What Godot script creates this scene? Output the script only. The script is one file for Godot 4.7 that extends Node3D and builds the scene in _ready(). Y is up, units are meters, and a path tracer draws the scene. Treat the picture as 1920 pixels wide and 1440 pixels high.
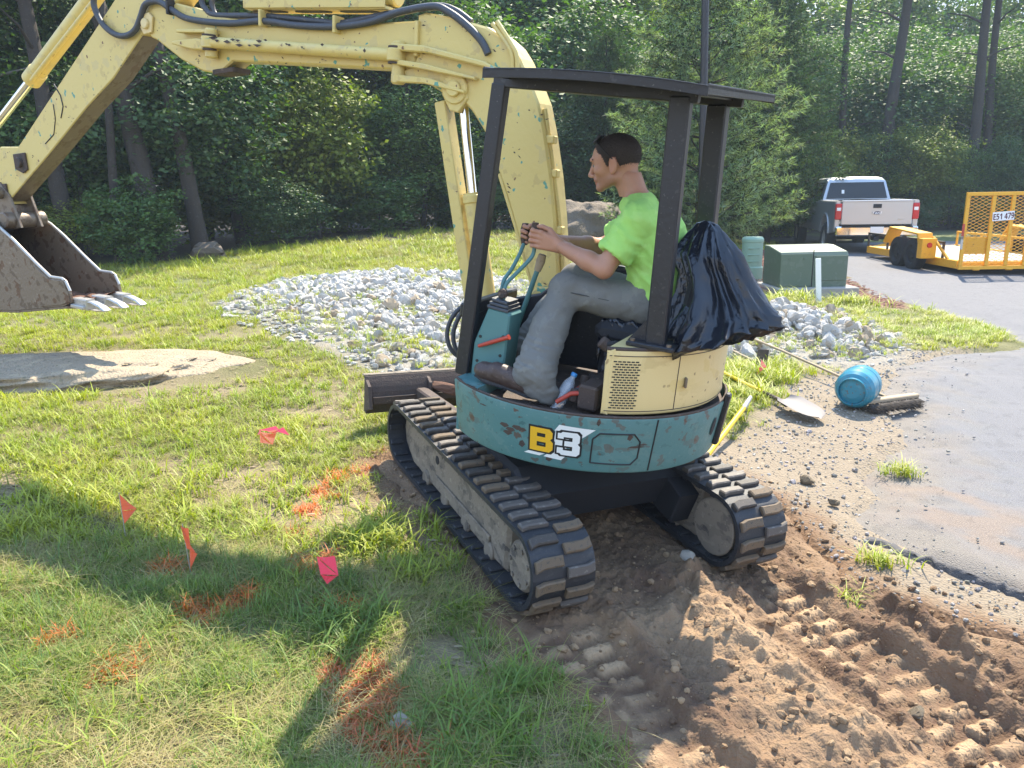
extends Node3D
# A small teal and yellow digger on a slope beside a drive, its driver at the levers, woods behind.

class G:
	var v := PackedVector3Array()
	var n := PackedVector3Array()
	var c := PackedColorArray()
	var uv := PackedVector2Array()
	var ix := PackedInt32Array()
	var tint := Color(1, 1, 1)
	func vert(p: Vector3, nn: Vector3, t := Vector2.ZERO) -> int:
		v.append(p); n.append(nn); c.append(tint); uv.append(t)
		return v.size() - 1
	func tri(a: Vector3, b: Vector3, d: Vector3) -> void: # counter-clockwise seen from outside
		var nn := (b - a).cross(d - a)
		if nn.length_squared() < 1e-18:
			return
		nn = nn.normalized()
		var i := vert(a, nn); vert(b, nn); vert(d, nn)
		ix.append(i); ix.append(i + 2); ix.append(i + 1)
	func quad(a: Vector3, b: Vector3, d: Vector3, e: Vector3) -> void:
		tri(a, b, d); tri(a, d, e)
	func itri(a: int, b: int, d: int) -> void:
		ix.append(a); ix.append(d); ix.append(b)
	func prism(poly: Array, z0: float, z1: float, xf := Transform3D.IDENTITY, bev := 0.0) -> void:
		var p: Array[Vector2] = []
		for q in poly:
			p.append(q)
		var area := 0.0
		for i in p.size():
			area += p[i].cross(p[(i + 1) % p.size()])
		if area < 0:
			p.reverse()
		var m := p.size()
		var ins := PackedVector2Array()
		for i in m:
			var d0 := (p[i] - p[(i + m - 1) % m]).normalized()
			var d1 := (p[(i + 1) % m] - p[i]).normalized()
			var n0 := Vector2(-d0.y, d0.x)
			var n1 := Vector2(-d1.y, d1.x)
			var k := (n0 + n1).normalized()
			ins.append(p[i] + k * bev / maxf(0.5, k.dot(n0)))
		var rings := [[ins, z0], [p, z0 + bev], [p, z1 - bev], [ins, z1]] if bev > 0 else [[p, z0], [p, z1]]
		for r in rings.size() - 1:
			for i in m:
				var j := (i + 1) % m
				var a: Vector2 = rings[r][0][i]
				var b: Vector2 = rings[r][0][j]
				var d: Vector2 = rings[r + 1][0][j]
				var e: Vector2 = rings[r + 1][0][i]
				var za: float = rings[r][1]
				var zb: float = rings[r + 1][1]
				quad(xf * Vector3(a.x, a.y, za), xf * Vector3(b.x, b.y, za), xf * Vector3(d.x, d.y, zb), xf * Vector3(e.x, e.y, zb))
		var t := Geometry2D.triangulate_polygon(ins)
		for i in range(0, t.size(), 3):
			var a := ins[t[i]]
			var b := ins[t[i + 1]]
			var d := ins[t[i + 2]]
			if (b - a).cross(d - a) < 0:
				var s := b; b = d; d = s
			tri(xf * Vector3(a.x, a.y, z1), xf * Vector3(b.x, b.y, z1), xf * Vector3(d.x, d.y, z1))
			tri(xf * Vector3(a.x, a.y, z0), xf * Vector3(d.x, d.y, z0), xf * Vector3(b.x, b.y, z0))
	func box(center: Vector3, size: Vector3, b := Basis.IDENTITY, bev := 0.0) -> void:
		var h := size / 2
		var k := minf(bev, minf(h.x, minf(h.y, h.z)) * 0.6)
		var p := [Vector2(h.x, -h.y), Vector2(h.x, h.y), Vector2(-h.x, h.y), Vector2(-h.x, -h.y)]
		if k > 0:
			p = [Vector2(h.x, -h.y + k), Vector2(h.x, h.y - k), Vector2(h.x - k, h.y), Vector2(k - h.x, h.y), Vector2(-h.x, h.y - k), Vector2(-h.x, k - h.y), Vector2(k - h.x, -h.y), Vector2(h.x - k, -h.y)]
		prism(p, -h.z, h.z, Transform3D(b, center), k)
	func bar(a: Vector3, b: Vector3, w: float, d: float, up := Vector3.UP, bev := 0.0) -> void: # a box from a to b; w across, d along up
		var z := (b - a).normalized()
		var x := up.cross(z).normalized()
		var y := z.cross(x)
		box((a + b) / 2, Vector3(w, d, a.distance_to(b)), Basis(x, y, z), bev)
	func tube(path: Array, r: Variant, sides := 8, caps := true, squash := 1.0) -> void:
		var m := path.size()
		var first := v.size()
		var x := Vector3.ZERO
		for i in m:
			var p: Vector3 = path[i]
			var q0: Vector3 = path[maxi(i - 1, 0)]
			var q1: Vector3 = path[mini(i + 1, m - 1)]
			var t := (q1 - q0).normalized()
			if i == 0:
				x = t.cross(Vector3.UP if absf(t.y) < 0.9 else Vector3.RIGHT).normalized()
			else:
				x = (x - t * x.dot(t)).normalized()
			var y := t.cross(x)
			var rr: float = r[i] if r is Array else r
			for s in sides + 1:
				var a := TAU * s / sides
				var d := x * cos(a) + y * sin(a) * squash
				vert(p + d * rr, d.normalized(), Vector2(float(s) / sides, float(i) / m))
		var w := sides + 1
		for i in m - 1:
			for s in sides:
				var a := first + i * w + s
				itri(a, a + 1, a + w + 1); itri(a, a + w + 1, a + w)
		if caps:
			for e in 2:
				var o := first + (0 if e == 0 else (m - 1) * w)
				var cc: Vector3 = path[0 if e == 0 else m - 1]
				for s in sides:
					if e == 0:
						tri(cc, v[o + s + 1], v[o + s])
					else:
						tri(cc, v[o + s], v[o + s + 1])
	func lathe(profile: Array, sides: int, xf := Transform3D.IDENTITY) -> void: # [radius, height] pairs from bottom to top about +y
		for i in profile.size() - 1:
			var a: Vector2 = profile[i]
			var b: Vector2 = profile[i + 1]
			var d := b - a
			var nn := Vector2(d.y, -d.x).normalized()
			var first := v.size()
			for s in sides + 1:
				var t := TAU * s / sides
				var e := Vector3(cos(t), 0, -sin(t))
				var no := (xf.basis * (e * nn.x + Vector3.UP * nn.y)).normalized()
				vert(xf * (e * a.x + Vector3.UP * a.y), no, Vector2(float(s) / sides, 0))
				vert(xf * (e * b.x + Vector3.UP * b.y), no, Vector2(float(s) / sides, 1))
			for s in sides:
				var o := first + s * 2
				itri(o, o + 2, o + 3); itri(o, o + 3, o + 1)
	func disc(a: Vector3, b: Vector3, r: float, sides := 16, bev := 0.0) -> void: # a capped cylinder from a to b
		var y := (b - a).normalized()
		var x := y.cross(Vector3.UP if absf(y.y) < 0.9 else Vector3.RIGHT).normalized()
		var l := a.distance_to(b)
		lathe([Vector2(0, 0), Vector2(r - bev, 0), Vector2(r, bev), Vector2(r, l - bev), Vector2(r - bev, l), Vector2(0, l)], sides, Transform3D(Basis(x, y, x.cross(y)), a))
	func surf(rows: Array, close := false, flip := false) -> void: # rows of points; normals averaged
		var hh := rows.size()
		var w: int = rows[0].size()
		var first := v.size()
		for i in hh:
			for j in w:
				var jm := (j + w - 1) % w if close else maxi(j - 1, 0)
				var jp := (j + 1) % w if close else mini(j + 1, w - 1)
				var du: Vector3 = rows[i][jp] - rows[i][jm]
				var dv: Vector3 = rows[mini(i + 1, hh - 1)][j] - rows[maxi(i - 1, 0)][j]
				var nn := du.cross(dv)
				if nn.length_squared() < 1e-18:
					nn = Vector3.UP
				vert(rows[i][j], nn.normalized() * (-1.0 if flip else 1.0), Vector2(float(j) / w, float(i) / hh))
		for i in hh - 1:
			for j in (w if close else w - 1):
				var k := (j + 1) % w
				var a := first + i * w + j
				var b := first + i * w + k
				var d := first + (i + 1) * w + k
				var e := first + (i + 1) * w + j
				if flip:
					itri(a, d, b); itri(a, e, d)
				else:
					itri(a, b, d); itri(a, d, e)
	func add(o: G, xf := Transform3D.IDENTITY) -> void:
		var first := v.size()
		for i in o.v.size():
			v.append(xf * o.v[i]); n.append((xf.basis * o.n[i]).normalized()); c.append(o.c[i]); uv.append(o.uv[i])
		for i in o.ix:
			ix.append(first + i)
	func mesh() -> ArrayMesh:
		var m := ArrayMesh.new()
		if v.is_empty():
			return m
		var a := []
		a.resize(Mesh.ARRAY_MAX)
		a[Mesh.ARRAY_VERTEX] = v; a[Mesh.ARRAY_NORMAL] = n; a[Mesh.ARRAY_COLOR] = c; a[Mesh.ARRAY_TEX_UV] = uv; a[Mesh.ARRAY_INDEX] = ix
		m.add_surface_from_arrays(Mesh.PRIMITIVE_TRIANGLES, a)
		return m

var rng := RandomNumberGenerator.new()
var taken := {}
var M := {}
var n1 := FastNoiseLite.new()
var n2 := FastNoiseLite.new()
var n3 := FastNoiseLite.new()

func numbered(called: String) -> String:
	var k: int = taken.get(called, -1) + 1
	taken[called] = k
	return called if k == 0 else "%s_%03d" % [called, k]

func tag(o: Node, label: String, category: String, group := "") -> void:
	o.set_meta("label", label)
	o.set_meta("category", category)
	if group:
		o.set_meta("group", group)

func thing(called: String, label: String, category: String, at := Transform3D.IDENTITY, group := "") -> Node3D:
	var o := Node3D.new()
	o.name = numbered(called)
	o.transform = at
	add_child(o, true)
	tag(o, label, category, group)
	return o

func build(called: String, g: Variant, m: Material, parent: Node = null) -> MeshInstance3D: # one named mesh, a part when it has a parent
	var o := MeshInstance3D.new()
	o.mesh = g.mesh() if g is G else g
	o.material_override = m
	if parent == null:
		o.name = numbered(called)
		add_child(o, true)
	else:
		var k := 0
		var called_2 := called
		while parent.has_node(called_2):
			k += 1
			called_2 = "%s_%03d" % [called, k]
		o.name = called_2
		parent.add_child(o, true)
	return o

func struct(called: String, g: Variant, m: Material) -> MeshInstance3D:
	var o := build(called, g, m)
	o.set_meta("kind", "structure")
	return o

func stuff(called: String, label: String, category: String, mm: Variant, m: Material, parent: Node = null) -> GeometryInstance3D:
	var o: GeometryInstance3D
	if mm is MultiMesh:
		var q := MultiMeshInstance3D.new()
		q.multimesh = mm
		o = q
	else:
		var q2 := MeshInstance3D.new()
		q2.mesh = mm.mesh() if mm is G else mm
		o = q2
	o.material_override = m
	o.name = numbered(called) if parent == null else called
	(self if parent == null else parent).add_child(o, true)
	o.set_meta("kind", "stuff")
	if parent == null:
		tag(o, label, category)
	return o

func scatter(mesh: Mesh, at: Array, colors: Array) -> MultiMesh:
	var mm := MultiMesh.new()
	mm.transform_format = MultiMesh.TRANSFORM_3D
	mm.use_colors = true
	mm.mesh = mesh
	mm.instance_count = at.size()
	for i in at.size():
		mm.set_instance_transform(i, at[i])
		mm.set_instance_color(i, colors[i])
	return mm

func lin(r: float, g: float, b: float) -> Color:
	return Color(r, g, b).linear_to_srgb()

func noise_bytes(seed_: int, freq: float, oct := 4, size := 512, type := FastNoiseLite.TYPE_SIMPLEX_SMOOTH) -> PackedByteArray:
	var f := FastNoiseLite.new()
	f.seed = seed_
	f.noise_type = type
	f.frequency = freq
	f.fractal_octaves = oct
	return f.get_seamless_image(size, size).get_data()

func bump_tex(seed_: int, freq: float, oct := 5, size := 512, type := FastNoiseLite.TYPE_SIMPLEX_SMOOTH) -> ImageTexture:
	return ImageTexture.create_from_image(Image.create_from_data(size, size, false, Image.FORMAT_L8, noise_bytes(seed_, freq, oct, size, type)))

func layered(base: Color, layers: Array, size := 512) -> ImageTexture: # base and [noise bytes, from, to, colour] layers, linear colours
	var out := PackedByteArray()
	out.resize(size * size * 3)
	var k := layers.size()
	for i in size * size:
		var q := base
		for j in k:
			var L: Array = layers[j]
			var t: float = clampf((L[0][i] - L[1]) / (L[2] - L[1]), 0.0, 1.0)
			if t > 0:
				q = q.lerp(L[3], t * L[3].a)
		q = q.linear_to_srgb()
		out[i * 3] = int(q.r * 255); out[i * 3 + 1] = int(q.g * 255); out[i * 3 + 2] = int(q.b * 255)
	return ImageTexture.create_from_image(Image.create_from_data(size, size, false, Image.FORMAT_RGB8, out))

func mat(color: Color, rough := 0.7, metal := 0.0, texture: Texture2D = null, scale := 1.0, bump: Texture2D = null, depth := 0.0, bscale := 0.0) -> StandardMaterial3D:
	var m := StandardMaterial3D.new()
	m.albedo_color = color
	m.roughness = rough
	m.metallic = metal
	if texture or bump:
		m.uv1_triplanar = true
		m.uv1_scale = Vector3.ONE * scale
	if texture:
		m.albedo_texture = texture
	if bump:
		m.heightmap_enabled = true
		m.heightmap_texture = bump
		m.heightmap_scale = depth
	return m

func ss(a: float, b: float, x: float) -> float:
	return smoothstep(a, b, x)

func height(x: float, z: float) -> float: # the lie of the land
	return -0.1425 - 0.27 * tanh((x - 0.26) / 3.0) + 0.24 * tanh(-(z + 4.2) / 4.0) + 0.45 * exp(-((x + 0.5) * (x + 0.5) / 40.0 + (z + 21.0) * (z + 21.0) / 50.0)) + 0.03 * n1.get_noise_2d(x * 9.0, z * 9.0)

func on(x: float, z: float, up := 0.0) -> Vector3:
	return Vector3(x, height(x, z) + up, z)

func inside(p: Vector2, poly: PackedVector2Array) -> float: # signed distance to a polygon, positive inside
	var d := 1e9
	for i in poly.size():
		var q := Geometry2D.get_closest_point_to_segment(p, poly[i], poly[(i + 1) % poly.size()])
		d = minf(d, p.distance_squared_to(q))
	return sqrt(d) * (1.0 if Geometry2D.is_point_in_polygon(p, poly) else -1.0)

func _ready() -> void:
	# --- camera, sky, sun, exposure
	var cam := Camera3D.new()
	cam.name = "camera"
	cam.fov = 53.0
	cam.near = 0.05
	cam.far = 400.0
	cam.position = Vector3(0, 1.65, 0)
	cam.rotation = Vector3(-0.2444, 0, 0)
	cam.rotate_object_local(Vector3(0, 0, 1), deg_to_rad(-1.0))
	cam.current = true
	add_child(cam)
	var env := Environment.new()
	env.background_mode = Environment.BG_SKY
	var sm := ProceduralSkyMaterial.new()
	sm.sky_top_color = lin(0.36, 0.58, 1.0)
	sm.sky_horizon_color = lin(1.0, 1.0, 0.96)
	sm.sky_curve = 0.18
	sm.ground_bottom_color = lin(0.12, 0.12, 0.08)
	sm.ground_horizon_color = lin(0.4, 0.42, 0.4)
	sm.sun_angle_max = 30.0
	sm.energy_multiplier = SKY_ENERGY
	env.sky = Sky.new()
	env.sky.sky_material = sm
	env.tonemap_mode = Environment.TONE_MAPPER_LINEAR
	env.tonemap_exposure = EXPOSURE
	env.fog_enabled = true
	env.fog_density = 0.0012
	env.fog_light_color = Color(0.86, 0.93, 0.98)
	env.sdfgi_enabled = true
	env.ssao_enabled = true
	env.ssil_enabled = true
	var we := WorldEnvironment.new()
	we.name = "world_environment"
	we.environment = env
	add_child(we)
	var sun := DirectionalLight3D.new()
	sun.name = "sun"
	sun.light_color = Color(1.0, 0.955, 0.87)
	sun.light_energy = SUN_ENERGY
	sun.light_angular_distance = 0.5
	sun.shadow_enabled = true
	add_child(sun)
	sun.look_at_from_position(Vector3.ZERO, Vector3(-0.42 * 0.616, -0.788, 0.907 * 0.616))
	rng.seed = 11
	n1.seed = 3; n1.frequency = 0.05; n1.fractal_octaves = 3
	n2.seed = 8; n2.frequency = 0.9; n2.fractal_octaves = 4
	n3.seed = 21; n3.frequency = 1.0; n3.noise_type = FastNoiseLite.TYPE_CELLULAR; n3.fractal_type = FastNoiseLite.FRACTAL_FBM; n3.fractal_octaves = 2
	n3.cellular_return_type = FastNoiseLite.RETURN_DISTANCE
	materials()
	land()
	machine()
	driver()
	bag_on_machine()
	yard()
	vehicles()
	woods()
	lawn()

const SKY_ENERGY := 0.85
const SUN_ENERGY := 1.6
const EXPOSURE := 2.7

func materials() -> void:
	var fine := noise_bytes(21, 0.05, 4)
	var mid := noise_bytes(22, 0.02, 4)
	var broad := noise_bytes(23, 0.008, 4)
	var spots := noise_bytes(24, 0.03, 2)
	var streak := noise_bytes(25, 0.012, 5)
	var soft := bump_tex(30, 0.03)
	var grit := bump_tex(31, 0.09)
	var rust := Color(0.13, 0.055, 0.025, 0.9)
	M.soft = soft
	M.grit = grit
	M.yellow = mat(Color.WHITE, 0.48, 0.0, layered(Color(0.62, 0.48, 0.165), [[broad, 110, 190, Color(0.55, 0.43, 0.18, 0.8)], [streak, 165, 200, Color(0.38, 0.27, 0.10, 0.35)], [spots, 220, 226, rust], [noise_bytes(26, 0.012, 4), 215, 220, Color(0.05, 0.27, 0.22, 0.9)]]), 1.1, soft, 0.15)
	M.cream = mat(Color.WHITE, 0.42, 0.0, layered(Color(0.66, 0.52, 0.24), [[broad, 100, 190, Color(0.62, 0.47, 0.18, 0.9)], [streak, 150, 200, Color(0.5, 0.36, 0.15, 0.5)], [spots, 218, 222, rust]]), 0.9, soft, 0.1)
	M.teal = mat(Color.WHITE, 0.45, 0.0, layered(Color(0.075, 0.185, 0.185), [[broad, 100, 180, Color(0.115, 0.215, 0.21, 0.8)], [mid, 165, 200, Color(0.035, 0.10, 0.10, 0.8)], [fine, 200, 215, Color(0.22, 0.27, 0.25, 0.7)], [noise_bytes(27, 0.012, 5), 186, 192, Color(0.10, 0.05, 0.035, 0.95)]]), 1.4, soft, 0.12)
	M.teal_clean = mat(lin(0.075, 0.19, 0.19), 0.5, 0.0, null, 1.0, soft, 0.06)
	M.black = mat(Color.WHITE, 0.42, 0.0, layered(Color(0.014, 0.014, 0.018), [[mid, 140, 200, Color(0.035, 0.033, 0.035)], [fine, 195, 215, Color(0.09, 0.085, 0.08)]]), 1.6, soft, 0.12)
	M.black_matt = mat(lin(0.012, 0.013, 0.017), 0.75)
	M.rubber = mat(Color.WHITE, 0.55, 0.0, layered(Color(0.02, 0.021, 0.025), [[mid, 110, 190, Color(0.055, 0.052, 0.05)], [fine, 170, 215, Color(0.12, 0.10, 0.08, 0.8)]]), 3.0, grit, 0.15)
	M.lug = mat(Color.WHITE, 0.6, 0.0, layered(Color(0.085, 0.072, 0.06), [[mid, 90, 190, Color(0.15, 0.13, 0.105)], [fine, 150, 215, Color(0.16, 0.13, 0.10, 0.8)]]), 3.0, grit, 0.1)
	M.lug_b = mat(lin(0.75, 0.70, 0.62), 0.75, 0.0, layered(Color(0.17, 0.125, 0.085), [[mid, 110, 180, Color(0.10, 0.085, 0.07)], [fine, 150, 215, Color(0.24, 0.18, 0.12, 0.8)]]), 4.0, grit, 0.25)
	M.lug_c = mat(lin(0.55, 0.54, 0.53), 0.6, 0.0, M.lug.albedo_texture, 5.0, grit, 0.15)
	M.mud_steel = mat(Color.WHITE, 0.85, 0.0, layered(Color(0.20, 0.165, 0.12), [[broad, 90, 180, Color(0.13, 0.105, 0.08)], [mid, 140, 190, Color(0.27, 0.23, 0.17, 0.9)], [streak, 150, 185, Color(0.05, 0.045, 0.04, 0.85)]]), 1.3, grit, 0.4)
	M.steel = mat(Color.WHITE, 0.5, 0.35, layered(Color(0.185, 0.145, 0.105), [[broad, 90, 180, Color(0.12, 0.088, 0.06)], [mid, 130, 200, Color(0.25, 0.205, 0.155, 0.8)], [noise_bytes(61, 0.006, 4), 135, 190, Color(0.12, 0.065, 0.036, 0.9)]]), 1.5, soft, 0.2)
	M.worn_steel = mat(Color.WHITE, 0.38, 0.5, layered(Color(0.45, 0.43, 0.40), [[mid, 130, 190, Color(0.25, 0.22, 0.19, 0.9)]]), 3.0)
	M.rusty = mat(Color.WHITE, 0.8, 0.1, layered(Color(0.075, 0.052, 0.042), [[broad, 100, 170, Color(0.05, 0.04, 0.035)], [mid, 150, 195, Color(0.15, 0.11, 0.08, 0.9)]]), 1.5, grit, 0.3)
	M.shovel = mat(lin(0.17, 0.15, 0.14), 0.7, 0.0)
	M.chrome = mat(lin(0.7, 0.7, 0.7), 0.12, 1.0)
	M.hose = mat(Color.WHITE, 0.55, 0.0, layered(Color(0.05, 0.055, 0.065), [[mid, 130, 200, Color(0.12, 0.115, 0.11)]]), 3.0)
	M.dirt_soil = mat(lin(0.2, 0.1, 0.06), 0.95, 0.0, null, 6.0, grit, 1.0)
	M.red = mat(lin(0.42, 0.05, 0.025), 0.5)
	M.white = mat(lin(0.75, 0.75, 0.73), 0.6)
	M.decal_yellow = mat(lin(0.75, 0.42, 0.02), 0.45)
	M.decal_white = mat(lin(0.72, 0.74, 0.72), 0.45)
	M.decal_black = mat(lin(0.015, 0.015, 0.017), 0.5)
	M.skin = mat(Color.WHITE, 0.5, 0.0, layered(Color(0.43, 0.225, 0.145), [[broad, 90, 180, Color(0.46, 0.235, 0.155)], [fine, 140, 215, Color(0.33, 0.17, 0.11, 0.7)]]), 2.5, grit, 0.03)
	M.skin.subsurf_scatter_enabled = true
	M.skin.subsurf_scatter_strength = 0.08
	M.hair = mat(Color.WHITE, 0.6, 0.0, layered(Color(0.035, 0.025, 0.022), [[fine, 110, 190, Color(0.075, 0.058, 0.05)]]), 8.0, grit, 0.3)
	M.stubble = mat(lin(0.17, 0.115, 0.09), 0.7)
	M.shirt = mat(Color.WHITE, 0.85, 0.0, layered(Color(0.37, 0.66, 0.15), [[broad, 110, 190, Color(0.41, 0.69, 0.19)], [mid, 180, 215, Color(0.20, 0.45, 0.08, 0.4)]]), 1.5, bump_tex(33, 0.2, 2), 0.03)
	M.jeans = mat(Color.WHITE, 0.9, 0.0, layered(Color(0.15, 0.148, 0.135), [[broad, 100, 180, Color(0.19, 0.185, 0.165)], [mid, 130, 210, Color(0.22, 0.21, 0.185, 0.3)], [streak, 165, 205, Color(0.09, 0.09, 0.088, 0.4)]]), 1.6, bump_tex(34, 0.25, 2), 0.05)
	M.seam = mat(lin(0.06, 0.06, 0.06), 0.9)
	M.boot = mat(Color.WHITE, 0.5, 0.0, layered(Color(0.06, 0.038, 0.03), [[mid, 130, 190, Color(0.11, 0.075, 0.06)], [fine, 190, 215, Color(0.25, 0.22, 0.2, 0.8)]]), 4.0, grit, 0.1)
	M.plastic = mat(lin(0.010, 0.012, 0.018), 0.22, 0.0, null, 5.0, bump_tex(35, 0.012, 3), 0.5)
	M.plastic.uv1_scale = Vector3.ONE * 3.0
	M.rock = mat(Color.WHITE, 0.9, 0.0, layered(Color(0.48, 0.46, 0.415), [[broad, 90, 180, Color(0.58, 0.56, 0.515)], [mid, 150, 200, Color(0.28, 0.25, 0.20, 0.85)], [fine, 180, 220, Color(0.62, 0.60, 0.56, 0.7)]]), 2.0, grit, 0.6)
	M.rock_b = mat(lin(0.88, 0.82, 0.74), 0.9, 0.0, M.rock.albedo_texture, 2.0, grit, 0.6)
	M.rock_c = mat(lin(0.76, 0.75, 0.74), 0.9, 0.0, M.rock.albedo_texture, 2.0, grit, 0.6)
	M.rock_d = mat(lin(0.80, 0.66, 0.50), 0.9, 0.0, M.rock.albedo_texture, 2.0, grit, 0.6)
	M.boulder = mat(Color.WHITE, 0.95, 0.0, layered(Color(0.30, 0.235, 0.16), [[broad, 90, 170, Color(0.37, 0.29, 0.19)], [mid, 150, 200, Color(0.20, 0.165, 0.13, 0.8)], [fine, 170, 220, Color(0.42, 0.37, 0.3, 0.7)], [spots, 185, 200, Color(0.12, 0.13, 0.07, 0.6)]]), 0.8, grit, 1.5)
	M.boulder_dark = mat(lin(0.55, 0.55, 0.6), 0.95, 0.0, M.boulder.albedo_texture, 0.5, grit, 2.0)
	M.ground = mat(Color.WHITE, 0.97, 0.0, layered(Color(0.78, 0.78, 0.78), [[mid, 110, 190, Color(1, 1, 1)], [fine, 150, 210, Color(0.55, 0.53, 0.5, 0.9)]]), 0.9, grit, 1.2)
	M.ground.uv1_world_triplanar = true
	M.ground.vertex_color_use_as_albedo = true
	M.dirt = mat(Color.WHITE, 0.97, 0.0, layered(Color(0.82, 0.82, 0.82), [[mid, 110, 190, Color(1, 1, 1)], [fine, 150, 210, Color(0.6, 0.57, 0.53, 0.9)]]), 1.4, grit, 0.8)
	M.dirt.uv1_world_triplanar = true
	M.dirt.vertex_color_use_as_albedo = true
	M.asphalt = mat(Color.WHITE, 0.9, 0.0, layered(Color(0.62, 0.62, 0.64), [[broad, 100, 180, Color(0.54, 0.54, 0.56)], [noise_bytes(40, 0.22, 2), 120, 190, Color(1, 1, 0.98)], [noise_bytes(41, 0.2, 2), 160, 200, Color(0.32, 0.32, 0.34, 0.9)]]), 1.0, bump_tex(42, 0.22, 2), 0.8)
	M.asphalt.uv1_world_triplanar = true
	M.asphalt.vertex_color_use_as_albedo = true
	M.bark = mat(Color.WHITE, 0.95, 0.0, layered(Color(0.055, 0.045, 0.037), [[mid, 120, 190, Color(0.09, 0.078, 0.065)], [fine, 150, 210, Color(0.03, 0.025, 0.02, 0.8)]]), 1.2, grit, 2.0)
	M.bark_pale = mat(lin(1.0, 1.0, 1.0), 0.95, 0.0, layered(Color(0.13, 0.12, 0.105), [[mid, 120, 190, Color(0.08, 0.072, 0.06)]]), 1.2, grit, 1.5)
	for k in 5:
		var m := mat([lin(0.13, 0.205, 0.048), lin(0.10, 0.175, 0.046), lin(0.17, 0.235, 0.04), lin(0.085, 0.15, 0.055), lin(0.22, 0.26, 0.04)][k], 0.62)
		m.vertex_color_use_as_albedo = true
		m.backlight_enabled = true
		m.backlight = Color(0.78, 0.88, 0.30)
		M["leaf_%d" % k] = m
	M.needle = mat(lin(0.36, 0.48, 0.31), 0.6)
	M.needle.vertex_color_use_as_albedo = true
	M.needle.backlight_enabled = true
	M.needle.backlight = Color(0.9, 0.96, 0.5)
	M.grass = mat(Color.WHITE, 0.55)
	M.grass.vertex_color_use_as_albedo = true
	M.grass.backlight_enabled = true
	M.grass.backlight = Color(0.86, 0.9, 0.4)
	M.pebble = mat(Color.WHITE, 0.9, 0.0, null, 8.0, grit, 0.3)
	M.pebble.vertex_color_use_as_albedo = true
	M.flag_orange = mat(lin(0.85, 0.10, 0.015), 0.5)
	M.flag_red = mat(lin(0.78, 0.015, 0.05), 0.45)
	M.flag_pink = mat(lin(0.85, 0.03, 0.10), 0.45)
	for k in ["flag_orange", "flag_red", "flag_pink"]:
		M[k].backlight_enabled = true
		M[k].backlight = Color(0.5, 0.45, 0.45)
	M.box_green = mat(Color.WHITE, 0.55, 0.0, layered(Color(0.085, 0.12, 0.085), [[broad, 100, 180, Color(0.10, 0.135, 0.10)]]), 1.0)
	M.pale_green = mat(lin(0.20, 0.31, 0.235), 0.5, 0.0, null, 1.0, soft, 0.05)
	M.concrete = mat(Color.WHITE, 0.95, 0.0, layered(Color(0.30, 0.28, 0.25), [[mid, 120, 190, Color(0.36, 0.34, 0.31)]]), 2.0, grit, 0.3)
	M.tank = mat(Color.WHITE, 0.3, 0.0, layered(Color(0.03, 0.20, 0.28), [[broad, 110, 190, Color(0.035, 0.235, 0.32)], [mid, 170, 200, Color(0.06, 0.16, 0.2, 0.8)], [spots, 196, 204, Color(0.12, 0.08, 0.06)]]), 2.0)
	M.wood = mat(Color.WHITE, 0.8, 0.0, layered(Color(0.34, 0.26, 0.17), [[mid, 120, 190, Color(0.25, 0.19, 0.13)]]), 3.0)
	M.fibre_yellow = mat(lin(0.75, 0.50, 0.02), 0.45)
	M.bristle = mat(lin(0.045, 0.035, 0.028), 0.9)
	M.trailer = mat(Color.WHITE, 0.4, 0.0, layered(Color(0.72, 0.36, 0.02), [[broad, 110, 190, Color(0.66, 0.31, 0.02)], [mid, 175, 205, Color(0.30, 0.14, 0.03, 0.8)]]), 1.5)
	M.truck = mat(lin(0.40, 0.41, 0.42), 0.30, 0.5)
	M.truck.clearcoat_enabled = true
	M.truck.clearcoat = 0.8
	M.glass_dark = mat(lin(0.01, 0.012, 0.015), 0.06)
	M.tyre = mat(lin(0.018, 0.018, 0.02), 0.85, 0.0, null, 6.0, grit, 0.3)
	M.lamp_red = mat(lin(0.45, 0.012, 0.02), 0.2)
	M.bed_wood = mat(Color.WHITE, 0.85, 0.0, layered(Color(0.42, 0.39, 0.34), [[mid, 120, 190, Color(0.30, 0.27, 0.23)]]), 1.5, grit, 0.3)
	M.leaf_litter = mat(lin(0.10, 0.07, 0.045), 0.95)
	M.eye_white = mat(lin(0.42, 0.36, 0.33), 0.3)
	M.ink = mat(lin(0.10, 0.015, 0.02), 0.6)
	M.blue = mat(lin(0.05, 0.25, 0.55), 0.4)
	M.clear = mat(Color(0.9, 0.95, 1.0, 0.25), 0.1)
	M.clear.transparency = BaseMaterial3D.TRANSPARENCY_ALPHA

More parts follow.
